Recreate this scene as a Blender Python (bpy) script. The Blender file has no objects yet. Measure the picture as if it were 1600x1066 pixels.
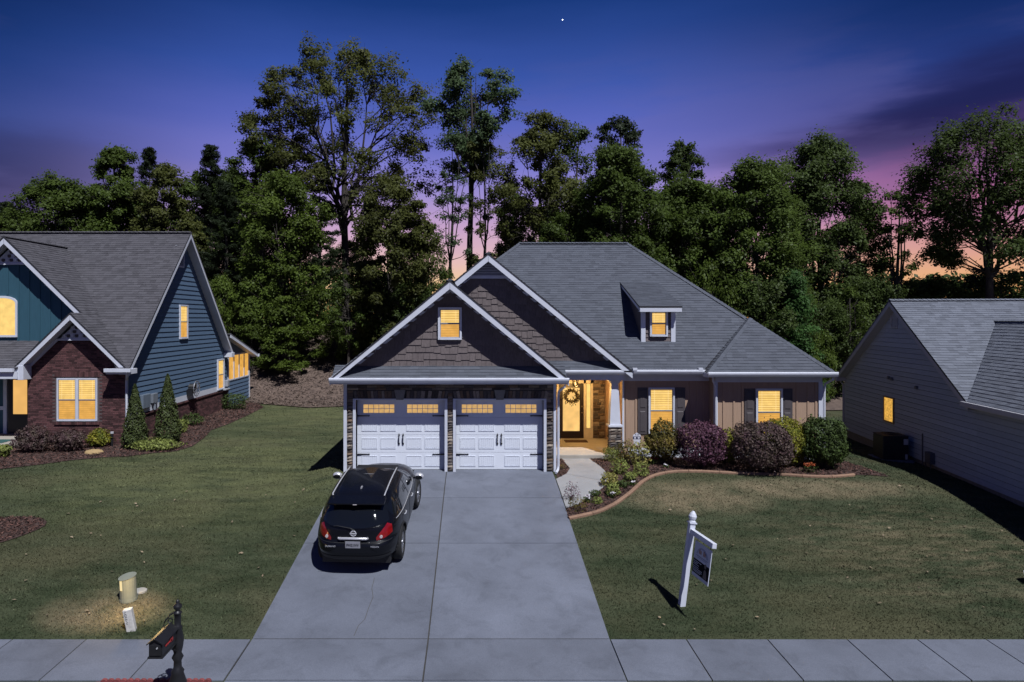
import bpy, math, random
import numpy as np
from mathutils import Matrix, Vector
R = math.radians
C = bpy.context.scene.collection
SC = bpy.context.scene
random.seed(7)
RNG = np.random.default_rng(7)

# ------------------------------------------------------------------ camera, sky, sun, exposure
CAMZ, F, CX, CY = 4.64, 1067.0, 738.0, 498.0
cam = bpy.data.cameras.new('camera')
cam.sensor_width = 36.0
cam.lens = 36.0 * F / 1600.0
cam.shift_x = (800 - CX) / 1600.0
cam.shift_y = -(533 - CY) / 1600.0
cam.clip_start = 0.1
cam.clip_end = 3000
camo = bpy.data.objects.new('camera', cam)
camo.location = (0, 0, CAMZ)
camo.rotation_euler = (R(90), 0, 0)
C.objects.link(camo)
SC.camera = camo

def s2l(c):
    return tuple((x / 255 / 12.92) if x / 255 <= 0.04045 else ((x / 255 + 0.055) / 1.055) ** 2.4 for x in c)

W = bpy.data.worlds.new('World')
SC.world = W
W.use_nodes = True
wt = W.node_tree
for n in list(wt.nodes): wt.nodes.remove(n)
def wn(t, **k):
    n = wt.nodes.new(t)
    for a, b in k.items(): setattr(n, a, b)
    return n
wl = wt.links.new
wout = wn('ShaderNodeOutputWorld'); wbg = wn('ShaderNodeBackground')
wl(wbg.outputs[0], wout.inputs[0])
tc = wn('ShaderNodeTexCoord')
sep = wn('ShaderNodeSeparateXYZ'); wl(tc.outputs['Generated'], sep.inputs[0])
def wmath(op, a, b=None, clamp=False):
    n = wn('ShaderNodeMath', operation=op); n.use_clamp = clamp
    for i, v in enumerate((a, b)):
        if v is None: continue
        if isinstance(v, (int, float)): n.inputs[i].default_value = v
        else: wl(v, n.inputs[i])
    return n.outputs[0]
def wramp(stops, fac):
    n = wn('ShaderNodeValToRGB'); wl(fac, n.inputs[0])
    cr = n.color_ramp
    while len(cr.elements) < len(stops): cr.elements.new(0.5)
    for e, (p, c) in zip(cr.elements, sorted(stops)):
        e.position = p; e.color = s2l(c) + (1,)
    return n.outputs[0]
def wmix(f, a, b):
    n = wn('ShaderNodeMix', data_type='RGBA'); n.clamp_factor = True
    for i, v in ((0, f), (6, a), (7, b)):
        if isinstance(v, (int, float)): n.inputs[i].default_value = v
        elif isinstance(v, tuple): n.inputs[i].default_value = v
        else: wl(v, n.inputs[i])
    return n.outputs[2]
def wsmooth(v, a, b):
    n = wn('ShaderNodeMapRange', interpolation_type='SMOOTHSTEP'); wl(v, n.inputs[0])
    n.inputs[1].default_value = a; n.inputs[2].default_value = b
    return n.outputs[0]
# soft streaky clouds: noise on the direction, squeezed vertically and tilted
mp = wn('ShaderNodeMapping'); wl(tc.outputs['Generated'], mp.inputs[0])
mp.inputs['Rotation'].default_value = (0, R(14), 0); mp.inputs['Scale'].default_value = (2.6, 2.6, 13)
cn = wn('ShaderNodeTexNoise'); wl(mp.outputs[0], cn.inputs[0])
cn.inputs['Scale'].default_value = 1.1; cn.inputs['Detail'].default_value = 5; cn.inputs['Roughness'].default_value = 0.52
cloud = cn.outputs[0]
zz = sep.outputs[2]
zd = wmath('ADD', zz, wmath('MULTIPLY', wmath('SUBTRACT', cloud, 0.5), 0.045))
center = wramp([(0.0, (238, 176, 104)), (0.045, (240, 202, 152)), (0.09, (228, 188, 188)), (0.125, (200, 164, 200)), (0.17, (158, 144, 208)),
                (0.215, (124, 124, 204)), (0.265, (94, 106, 192)), (0.33, (58, 86, 168)), (0.42, (26, 58, 124)), (0.6, (15, 40, 96)), (1.0, (12, 32, 82))], zd)
left = wramp([(0.0, (170, 124, 120)), (0.06, (160, 122, 150)), (0.11, (92, 78, 130)), (0.15, (50, 50, 96)), (0.19, (46, 56, 106)),
              (0.235, (50, 70, 134)), (0.3, (26, 56, 118)), (0.37, (10, 38, 90)), (0.6, (12, 34, 86)), (1.0, (12, 32, 82))], zd)
right = wramp([(0.0, (238, 160, 90)), (0.04, (236, 178, 122)), (0.08, (218, 160, 148)), (0.115, (192, 132, 156)), (0.15, (170, 102, 142)), (0.18, (150, 88, 134)),
               (0.21, (108, 74, 124)), (0.25, (60, 62, 124)), (0.3, (38, 58, 124)), (0.36, (16, 42, 98)), (0.6, (11, 34, 84)), (1.0, (12, 32, 82))], zd)
az = wmath('ARCTAN2', sep.outputs[0], sep.outputs[1])
sky = wmix(wsmooth(az, 0.18, 0.66), center, right)
sky = wmix(wsmooth(az, -0.24, -0.7), sky, left)
# far round to the sides and behind, the afterglow dies away into plain dusk blue
dusk = wramp([(0.0, (112, 104, 140)), (0.15, (92, 96, 150)), (0.3, (56, 74, 138)), (0.6, (24, 48, 106)), (1.0, (12, 32, 82))], zd)
sky = wmix(wsmooth(wmath('ABSOLUTE', az), 1.0, 1.9), sky, dusk)
# a dark streaky cloud bank rising to the right, and a low grey one at the left
zc = wmath('ADD', zz, wmath('MULTIPLY', wmath('SUBTRACT', cloud, 0.5), 0.16))
over = wmath('SUBTRACT', zc, wmath('ADD', 0.185, wmath('MULTIPLY', wmath('SUBTRACT', az, 0.2), 0.21)))
bank = wmath('MULTIPLY', wmath('MULTIPLY', wsmooth(az, 0.16, 0.46), wsmooth(az, 1.5, 1.0)), wmath('MULTIPLY', wsmooth(over, 0.05, -0.03), wsmooth(zc, 0.188, 0.24)))
sky = wmix(wmath('MULTIPLY', bank, 0.85), sky, s2l((25, 30, 76)) + (1,))
bank2 = wmath('MULTIPLY', wmath('MULTIPLY', wsmooth(az, -0.36, -0.6), wsmooth(az, -1.5, -1.0)), wmath('MULTIPLY', wsmooth(zc, 0.235, 0.18), wsmooth(zc, 0.09, 0.14)))
sky = wmix(wmath('MULTIPLY', bank2, 0.35), sky, s2l((40, 42, 84)) + (1,))
wisp = wmath('MULTIPLY', wsmooth(cloud, 0.5, 0.66), wmath('MULTIPLY', wsmooth(zz, 0.08, 0.16), wsmooth(zz, 0.4, 0.27)))
sky = wmix(wmath('MULTIPLY', wisp, 0.2), sky, s2l((120, 112, 170)) + (1,))
wl(sky, wbg.inputs[0]); wbg.inputs[1].default_value = 1.0

sun = bpy.data.lights.new('sun', 'SUN')
sun.energy = 5.0; sun.angle = R(0.53); sun.color = (0.95, 0.965, 1.0)
suno = bpy.data.objects.new('sun', sun)
TOSUN = Vector((0.30, -0.50, 0.87)).normalized()
suno.rotation_euler = TOSUN.to_track_quat('Z', 'Y').to_euler()
suno.location = (10, -10, 30)
C.objects.link(suno)
SC.view_settings.view_transform = 'Standard'
SC.view_settings.look = 'None'
SC.view_settings.exposure = 0.0
SC.view_settings.gamma = 1.0
SC.view_settings.use_curve_mapping = False
SC.cycles.max_bounces = 5
SC.cycles.transparent_max_bounces = 6
SC.cycles.caustics_reflective = False
SC.cycles.caustics_refractive = False

# ------------------------------------------------------------------ helpers
OFF = {}
SQUASH = {'on': False}
def tag(o, label=None, cat=None, group=None, kind=None):
    for k, v in (('label', label), ('category', cat), ('group', group), ('kind', kind)):
        if v: o[k] = v
    return o
def thing(name, label, cat, loc=(0, 0, 0), rot=(0, 0, 0), group=None, local=False):
    o = bpy.data.objects.new(name, None)
    o.location = loc; o.rotation_euler = rot; o.empty_display_size = 0.3
    C.objects.link(o)
    OFF[o.name] = Vector((0, 0, 0)) if local else Vector(loc)
    return tag(o, label, cat, group)
def link(o, parent):
    C.objects.link(o)
    if parent is not None:
        o.parent = parent
        OFF[o.name] = OFF.get(parent.name, Vector((0, 0, 0)))
    return o

class MB:
    """collects faces; build() links them as ONE mesh object"""
    def __init__(s, fr=None):
        s.v = []; s.f = []; s.t = []; s.fr = fr
    def add(s, vs, fs, tone=1.0):
        b = len(s.v)
        if s.fr:
            O, U, N, Wv = s.fr
            vs = [(O[0] + U[0]*p[0] + N[0]*p[1] + Wv[0]*p[2], O[1] + U[1]*p[0] + N[1]*p[1] + Wv[1]*p[2],
                   O[2] + U[2]*p[0] + N[2]*p[1] + Wv[2]*p[2]) for p in vs]
        s.v.extend(vs)
        for f in fs:
            s.f.append([i + b for i in f]); s.t.append(tone)
        return s
    def box(s, x0, x1, y0, y1, z0, z1, tone=1.0):
        vs = [(x0,y0,z0),(x1,y0,z0),(x1,y1,z0),(x0,y1,z0),(x0,y0,z1),(x1,y0,z1),(x1,y1,z1),(x0,y1,z1)]
        return s.add(vs, [(0,3,2,1),(4,5,6,7),(0,1,5,4),(1,2,6,5),(2,3,7,6),(3,0,4,7)], tone)
    def prism(s, a, b, tone=1.0):
        n = len(a)
        fs = [tuple(range(n)), tuple(range(2*n-1, n-1, -1))] + [(i, (i+1) % n, n + (i+1) % n, n + i) for i in range(n)]
        return s.add(list(a) + list(b), fs, tone)
    def xz(s, poly, y0, y1, tone=1.0):
        return s.prism([(p[0], y0, p[1]) for p in poly], [(p[0], y1, p[1]) for p in poly], tone)
    def yz(s, poly, x0, x1, tone=1.0):
        return s.prism([(x0, p[0], p[1]) for p in poly], [(x1, p[0], p[1]) for p in poly], tone)
    def xy(s, poly, z0, z1, tone=1.0):
        return s.prism([(p[0], p[1], z0) for p in poly], [(p[0], p[1], z1) for p in poly], tone)
    def tube(s, pts, rs, n=8, tone=1.0, caps=True):
        pts = [Vector(p) for p in pts]
        if isinstance(rs, (int, float)): rs = [rs] * len(pts)
        vs = []; fs = []
        for i, p in enumerate(pts):
            d = (pts[min(i+1, len(pts)-1)] - pts[max(i-1, 0)])
            d = d.normalized() if d.length > 1e-9 else Vector((0, 0, 1))
            a = d.cross(Vector((0, 0, 1)) if abs(d.z) < 0.9 else Vector((1, 0, 0))).normalized()
            b = d.cross(a)
            for k in range(n):
                t = 2*math.pi*k/n
                vs.append(tuple(p + (a*math.cos(t) + b*math.sin(t)) * rs[i]))
        for i in range(len(pts)-1):
            for k in range(n):
                fs.append((i*n+k, i*n+(k+1) % n, (i+1)*n+(k+1) % n, (i+1)*n+k))
        if caps:
            fs.append(tuple(range(n))); fs.append(tuple(range((len(pts)-1)*n, len(pts)*n)))
        return s.add(vs, fs, tone)
    def lathe(s, prof, c=(0, 0, 0), n=16, tone=1.0):
        vs = []; fs = []
        for r, z in prof:
            for k in range(n):
                t = 2*math.pi*k/n
                vs.append((c[0] + r*math.cos(t), c[1] + r*math.sin(t), c[2] + z))
        for i in range(len(prof)-1):
            for k in range(n):
                fs.append((i*n+k, i*n+(k+1) % n, (i+1)*n+(k+1) % n, (i+1)*n+k))
        fs.append(tuple(range(n))); fs.append(tuple(range((len(prof)-1)*n, len(prof)*n)))
        return s.add(vs, fs, tone)
    def build(s, name, mat, parent=None, smooth=False, bevel=0, kind=None, loc=None):
        me = bpy.data.meshes.new(name)
        if SQUASH['on']: s.v = [(p[0], p[1], p[2] if p[2] < 1.0 else 1.0+(p[2]-1.0)*0.86) for p in s.v]
        off = OFF.get(parent.name, Vector((0, 0, 0))) if parent is not None else Vector((0, 0, 0))
        if loc is not None: off = Vector(loc)
        me.from_pydata([(p[0]-off[0], p[1]-off[1], p[2]-off[2]) for p in s.v], [], s.f)
        a = me.attributes.new('tone', 'FLOAT', 'FACE'); a.data.foreach_set('value', np.array(s.t, dtype=np.float32))
        me.materials.append(mat)
        if smooth: me.polygons.foreach_set('use_smooth', [True]*len(me.polygons))
        o = bpy.data.objects.new(name, me)
        if loc is not None and parent is None: o.location = loc
        link(o, parent)
        if bevel:
            m = o.modifiers.new('bevel', 'BEVEL'); m.width = bevel; m.segments = 2; m.limit_method = 'ANGLE'
        if kind: o['kind'] = kind
        return o

def fast_mesh(name, verts, faces_n, nper, mat, tone=None, smooth=False):
    """verts (N*nper,3) -> N separate polygons"""
    me = bpy.data.meshes.new(name)
    me.vertices.add(len(verts)); me.vertices.foreach_set('co', np.asarray(verts, dtype=np.float32).ravel())
    me.loops.add(faces_n*nper); me.loops.foreach_set('vertex_index', np.arange(faces_n*nper, dtype=np.int32))
    me.polygons.add(faces_n); me.polygons.foreach_set('loop_start', np.arange(0, faces_n*nper, nper, dtype=np.int32))
    if tone is not None:
        a = me.attributes.new('tone', 'FLOAT', 'FACE'); a.data.foreach_set('value', np.asarray(tone, dtype=np.float32))
    me.materials.append(mat)
    me.update(calc_edges=True)
    return me

def clip(poly, con):
    """Sutherland-Hodgman: poly clipped by convex con (2D)"""
    area = sum(con[i][0]*con[(i+1) % len(con)][1] - con[(i+1) % len(con)][0]*con[i][1] for i in range(len(con)))
    if area < 0: con = con[::-1]
    out = list(poly)
    for i in range(len(con)):
        a, b = con[i], con[(i+1) % len(con)]
        def side(p): return (b[0]-a[0])*(p[1]-a[1]) - (b[1]-a[1])*(p[0]-a[0])
        inp, out = out, []
        for j in range(len(inp)):
            p, q = inp[j-1], inp[j]
            sp, sq = side(p), side(q)
            if (sp < -1e-9) != (sq < -1e-9):
                t = sp/(sp-sq); out.append((p[0]+(q[0]-p[0])*t, p[1]+(q[1]-p[1])*t))
            if sq >= -1e-9: out.append(q)
        if not out: return []
    return out
def parea(p):
    return abs(sum(p[i-1][0]*p[i][1]-p[i][0]*p[i-1][1] for i in range(len(p))))/2 if len(p) > 2 else 0

# ------------------------------------------------------------------ materials
MATS = {}
def nt_of(m):
    m.use_nodes = True
    return m.node_tree, m.node_tree.nodes['Principled BSDF']
def mat(name, col, rough=0.7, var=0.12, scale=6.0, bump=0.0, bscale=40.0, tone=0.0, obj=0.0, metal=0.0, spec=0.4, col2=None, stretch=(1, 1, 1), coat=0.0, trans=0.0, detail=5, ramp=None):
    """procedural: noise between col and col2, per-face tone, per-object random, bump"""
    m = bpy.data.materials.new(name); t, b = nt_of(m); L = t.links.new
    def N(ty, **k):
        n = t.nodes.new(ty)
        for a, c in k.items(): setattr(n, a, c)
        return n
    geo = N('ShaderNodeNewGeometry'); mp = N('ShaderNodeMapping'); L(geo.outputs['Position'], mp.inputs[0]); mp.inputs['Scale'].default_value = stretch
    nz = N('ShaderNodeTexNoise'); L(mp.outputs[0], nz.inputs[0]); nz.inputs['Scale'].default_value = scale; nz.inputs['Detail'].default_value = detail; nz.inputs['Roughness'].default_value = 0.6
    mx = N('ShaderNodeMix', data_type='RGBA')
    sharpen = N('ShaderNodeMapRange'); L(nz.outputs[0], sharpen.inputs[0]); sharpen.inputs[1].default_value = 0.3; sharpen.inputs[2].default_value = 0.7
    L(sharpen.outputs[0], mx.inputs[0])
    c2 = col2 or tuple(min(1, c*(1+var)) for c in col); c1 = col if col2 else tuple(c*(1-var) for c in col)
    mx.inputs[6].default_value = c1 + (1,); mx.inputs[7].default_value = c2 + (1,)
    cur = mx.outputs[2]
    if ramp:
        oi = N('ShaderNodeObjectInfo'); rp = N('ShaderNodeValToRGB'); L(oi.outputs['Random'], rp.inputs[0])
        rp.color_ramp.interpolation = 'CONSTANT'
        while len(rp.color_ramp.elements) < len(ramp): rp.color_ramp.elements.new(0.5)
        for i, c in enumerate(ramp):
            rp.color_ramp.elements[i].position = i/len(ramp); rp.color_ramp.elements[i].color = c + (1,)
        mm = N('ShaderNodeMix', data_type='RGBA', blend_type='MULTIPLY'); mm.inputs[0].default_value = 1
        L(rp.outputs[0], mm.inputs[6]); L(cur, mm.inputs[7]); cur = mm.outputs[2]
    fac = None
    if tone:
        at = N('ShaderNodeAttribute', attribute_name='tone'); fac = at.outputs['Fac']
        mr = N('ShaderNodeMapRange'); mr.clamp = False; L(fac, mr.inputs[0]); mr.inputs[3].default_value = 1-tone; mr.inputs[4].default_value = 1.0; fac = mr.outputs[0]
    if obj:
        oi = N('ShaderNodeObjectInfo'); mr = N('ShaderNodeMapRange'); L(oi.outputs['Random'], mr.inputs[0]); mr.inputs[3].default_value = 1-obj; mr.inputs[4].default_value = 1+obj
        if fac is None: fac = mr.outputs[0]
        else:
            mu = N('ShaderNodeMath', operation='MULTIPLY'); L(fac, mu.inputs[0]); L(mr.outputs[0], mu.inputs[1]); fac = mu.outputs[0]
    if fac is not None:
        vm = N('ShaderNodeVectorMath', operation='SCALE'); L(cur, vm.inputs[0]); L(fac, vm.inputs['Scale']); cur = vm.outputs[0]
    L(cur, b.inputs['Base Color'])
    b.inputs['Roughness'].default_value = rough; b.inputs['Metallic'].default_value = metal
    b.inputs['Specular IOR Level'].default_value = spec
    b.inputs['Coat Weight'].default_value = coat; b.inputs['Coat Roughness'].default_value = 0.03
    if bump:
        n2 = N('ShaderNodeTexNoise'); L(mp.outputs[0], n2.inputs[0]); n2.inputs['Scale'].default_value = bscale; n2.inputs['Detail'].default_value = 6
        bp = N('ShaderNodeBump'); L(n2.outputs[0], bp.inputs['Height']); bp.inputs['Strength'].default_value = min(1, bump); bp.inputs['Distance'].default_value = 0.02
        L(bp.outputs[0], b.inputs['Normal'])
    if trans:
        tr = N('ShaderNodeBsdfTranslucent'); L(cur, tr.inputs[0]); ms = N('ShaderNodeMixShader'); ms.inputs[0].default_value = trans
        out = t.nodes['Material Output']; L(b.outputs[0], ms.inputs[1]); L(tr.outputs[0], ms.inputs[2]); L(ms.outputs[0], out.inputs[0])
    MATS[name] = m
    return m
def glow(name, col, strength, var=0.12, scale=5.0):
    m = bpy.data.materials.new(name); t, b = nt_of(m); L = t.links.new
    geo = t.nodes.new('ShaderNodeNewGeometry'); nz = t.nodes.new('ShaderNodeTexNoise'); L(geo.outputs['Position'], nz.inputs[0]); nz.inputs['Scale'].default_value = scale
    mr = t.nodes.new('ShaderNodeMapRange'); L(nz.outputs[0], mr.inputs[0]); mr.inputs[1].default_value = 0.3; mr.inputs[2].default_value = 0.7
    mr.inputs[3].default_value = strength*(1-var); mr.inputs[4].default_value = strength*(1+var)
    b.inputs['Base Color'].default_value = (0.05, 0.04, 0.02, 1); b.inputs['Emission Color'].default_value = col + (1,); b.inputs['Roughness'].default_value = 0.25
    L(mr.outputs[0], b.inputs['Emission Strength'])
    return m

WHITE = mat('white_trim', (0.57, 0.59, 0.66), 0.5, 0.06, 3)
DOORW = mat('door_white', (0.68, 0.71, 0.78), 0.45, 0.03, 2)
SHING = mat('roof_shingle', (0.094, 0.102, 0.124), 0.95, 0.2, 60, 0.5, 200, tone=0.27, spec=0.2)
SHING2 = mat('roof_shingle_pale', (0.152, 0.164, 0.196), 0.95, 0.2, 60, 0.5, 200, tone=0.32, spec=0.2)
SHING3 = mat('roof_shingle_brownish', (0.088, 0.085, 0.096), 0.95, 0.2, 60, 0.5, 200, tone=0.36, spec=0.2)
EDGE = mat('drip_edge', (0.03, 0.03, 0.035), 0.6)
SHAKE = mat('cedar_shake', (0.132, 0.108, 0.107), 0.85, 0.2, 9, 0.4, 60, obj=0.10, stretch=(3, 3, 0.7))
BROWN = mat('brown_siding', (0.37, 0.25, 0.175), 0.8, 0.08, 5, 0.15, 60, stretch=(4, 4, 0.5))
SHUT = mat('shutter_paint', (0.075, 0.064, 0.068), 0.6, 0.1, 8)
STONE = mat('ledge_stone', (0.75, 0.75, 0.75), 0.9, 0.35, 14, 0.8, 50, col2=(1.15, 1.1, 1.05), ramp=[(0.11, 0.085, 0.07), (0.20, 0.165, 0.135), (0.065, 0.055, 0.05), (0.29, 0.25, 0.21), (0.13, 0.115, 0.11), (0.17, 0.12, 0.085), (0.09, 0.08, 0.08)])
MORTAR = mat('mortar', (0.05, 0.046, 0.043), 0.95, 0.2, 20, 0.4)
CAPST = mat('cast_stone', (0.2, 0.19, 0.175), 0.9, 0.1, 10, 0.3)
IRON = mat('black_iron', (0.012, 0.012, 0.014), 0.45, 0.2, 10, spec=0.5)
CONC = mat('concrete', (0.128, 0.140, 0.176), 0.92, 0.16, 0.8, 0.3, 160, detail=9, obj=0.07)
CONC2 = mat('porch_concrete', (0.34, 0.31, 0.27), 0.85, 0.1, 3, 0.2, 100)
def stain(m, amount, lo=0.5, hi=0.72, scale=1.7, speck=True):
    t = m.node_tree; b = t.nodes['Principled BSDF']; L = t.links.new; src = b.inputs['Base Color'].links[0].from_socket
    geo = t.nodes.new('ShaderNodeNewGeometry'); n = t.nodes.new('ShaderNodeTexNoise'); L(geo.outputs['Position'], n.inputs[0]); n.inputs['Scale'].default_value = scale; n.inputs['Detail'].default_value = 10; n.inputs['Roughness'].default_value = 0.68; n.inputs['Distortion'].default_value = 0.6
    mr = t.nodes.new('ShaderNodeMapRange'); L(n.outputs[0], mr.inputs[0]); mr.inputs[1].default_value = lo; mr.inputs[2].default_value = hi; mr.inputs[3].default_value = 1.0; mr.inputs[4].default_value = 1.0-amount
    n2 = t.nodes.new('ShaderNodeTexNoise'); L(geo.outputs['Position'], n2.inputs[0]); n2.inputs['Scale'].default_value = 55; n2.inputs['Detail'].default_value = 3
    mr2 = t.nodes.new('ShaderNodeMapRange'); L(n2.outputs[0], mr2.inputs[0]); mr2.inputs[1].default_value = 0.3; mr2.inputs[2].default_value = 0.7; mr2.inputs[3].default_value = 0.86; mr2.inputs[4].default_value = 1.12
    mu = t.nodes.new('ShaderNodeMath'); mu.operation = 'MULTIPLY'; L(mr.outputs[0], mu.inputs[0]); L(mr2.outputs[0], mu.inputs[1])
    v = t.nodes.new('ShaderNodeVectorMath'); v.operation = 'SCALE'; L(src, v.inputs[0]); L(mu.outputs[0], v.inputs['Scale']); L(v.outputs[0], b.inputs['Base Color'])
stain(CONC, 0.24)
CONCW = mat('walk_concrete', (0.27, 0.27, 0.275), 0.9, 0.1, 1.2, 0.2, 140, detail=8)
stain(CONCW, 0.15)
JOINT = mat('joint_dark', (0.05, 0.048, 0.045), 0.95, 0.2, 20)  # dark base that shows in the concrete joints
MULCH = mat('mulch', (0.05, 0.027, 0.022), 0.95, 0.5, 22, 0.9, 45, col2=(0.075, 0.047, 0.04))
CHIP = mat('mulch_chip', (0.14, 0.07, 0.055), 0.95, 0.3, 30, tone=0.85)
BLUE = mat('blue_siding', (0.084, 0.135, 0.212), 0.7, 0.08, 4, 0.1, 50, stretch=(1, 1, 4))
BLUE2 = mat('teal_board', (0.026, 0.082, 0.118), 0.7, 0.08, 4, 0.1, 50, stretch=(4, 4, .5))
BRICK = mat('brick', (0.115, 0.05, 0.05), 0.9, 0.3, 25, 0.5, 60, tone=0.75)
BMORT = mat('brick_mortar', (0.095, 0.075, 0.075), 0.95, 0.15, 20, 0.3)
GREYS = mat('grey_siding', (0.36, 0.40, 0.46), 0.75, 0.07, 4, 0.12, 50, stretch=(1, 1, 4), obj=0.08)
FOUND = mat('foundation', (0.2, 0.19, 0.18), 0.9, 0.15, 8, 0.3)
EDGING = mat('terracotta_edging', (0.23, 0.138, 0.092), 0.85, 0.15, 12, 0.3, 60, obj=0.12)
DOORB = mat('door_black', (0.018, 0.012, 0.01), 0.4, 0.1, 8)
PANE_A = glow('lit_pane_upper', (1.0, 0.67, 0.20), 0.95, 0.12, 4)
PANE_B = glow('lit_pane_lower', (0.90, 0.46, 0.09), 0.82, 0.16, 4)
PANE_D = glow('lit_door_pane', (1.0, 0.60, 0.20), 0.88, 0.25, 2)
PANE_G = glow('lit_garage_pane', (0.86, 0.52, 0.19), 0.72, 0.15, 9)
PANE_M = glow('lit_mottled_pane', (0.95, 0.50, 0.085), 0.72, 0.4, 14)
SLAT = glow('blind_slat', (0.82, 0.40, 0.075), 0.72, 0.1, 3)
FRAME = mat('window_frame', (0.30, 0.31, 0.34), 0.5, 0.05)
BARK = mat('bark', (0.05, 0.042, 0.036), 0.95, 0.35, 9, 0.8, 30, stretch=(3, 3, 0.6))
def leaf(name, col, var=0.28, tone=0.75):
    return mat(name, col, 0.5, var, 0.55, tone=tone, spec=0.16, trans=0.48, obj=0.12, detail=2)
LEAFS = {'mid': leaf('leaf_mid', (0.100, 0.145, 0.030)), 'dark': leaf('leaf_dark', (0.085, 0.122, 0.034)), 'bright': leaf('leaf_bright', (0.118, 0.168, 0.030)),
         'olive': leaf('leaf_olive', (0.112, 0.125, 0.034)), 'blueg': leaf('leaf_blue_green', (0.105, 0.158, 0.070)), 'pine': leaf('needle', (0.044, 0.062, 0.030)),
         'light_green': leaf('leaf_lush', (0.085, 0.175, 0.048))}
B_PURPLE = mat('leaf_burgundy', (0.14, 0.062, 0.095), 0.6, 0.35, 6, spec=0.2, tone=0.85, trans=0.15)
B_BRONZE = mat('leaf_bronze', (0.105, 0.085, 0.058), 0.6, 0.4, 4, spec=0.2, tone=0.85, trans=0.15, col2=(0.13, 0.07, 0.085))
B_GREEN = mat('leaf_boxwood', (0.066, 0.10, 0.026), 0.6, 0.3, 6, spec=0.2, tone=0.85, trans=0.15)
B_YELLOW = mat('leaf_golden', (0.34, 0.30, 0.03), 0.6, 0.3, 3, spec=0.2, tone=0.85, trans=0.2, col2=(0.11, 0.15, 0.026))
B_GOLD = mat('leaf_gold_bronze', (0.24, 0.18, 0.035), 0.6, 0.3, 3, spec=0.2, tone=0.85, trans=0.2, col2=(0.06, 0.07, 0.03))
B_CREAM = mat('leaf_variegated', (0.42, 0.36, 0.12), 0.7, 0.3, 12, spec=0.1, tone=0.7, trans=0.2, col2=(0.22, 0.24, 0.06))
B_LIME = mat('leaf_lime', (0.24, 0.28, 0.065), 0.7, 0.3, 12, tone=0.75, trans=0.2)
B_CONIF = mat('leaf_conifer', (0.06, 0.082, 0.018), 0.7, 0.3, 8, tone=0.85, trans=0.1)
B_RED = mat('petal_red', (0.32, 0.012, 0.03), 0.6, 0.2, 20, tone=0.4)
B_ORANGE = mat('petal_orange', (0.32, 0.07, 0.02), 0.6, 0.25, 20, tone=0.5)
B_WHITE = mat('petal_white', (0.55, 0.52, 0.55), 0.6, 0.1, 20)

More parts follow.
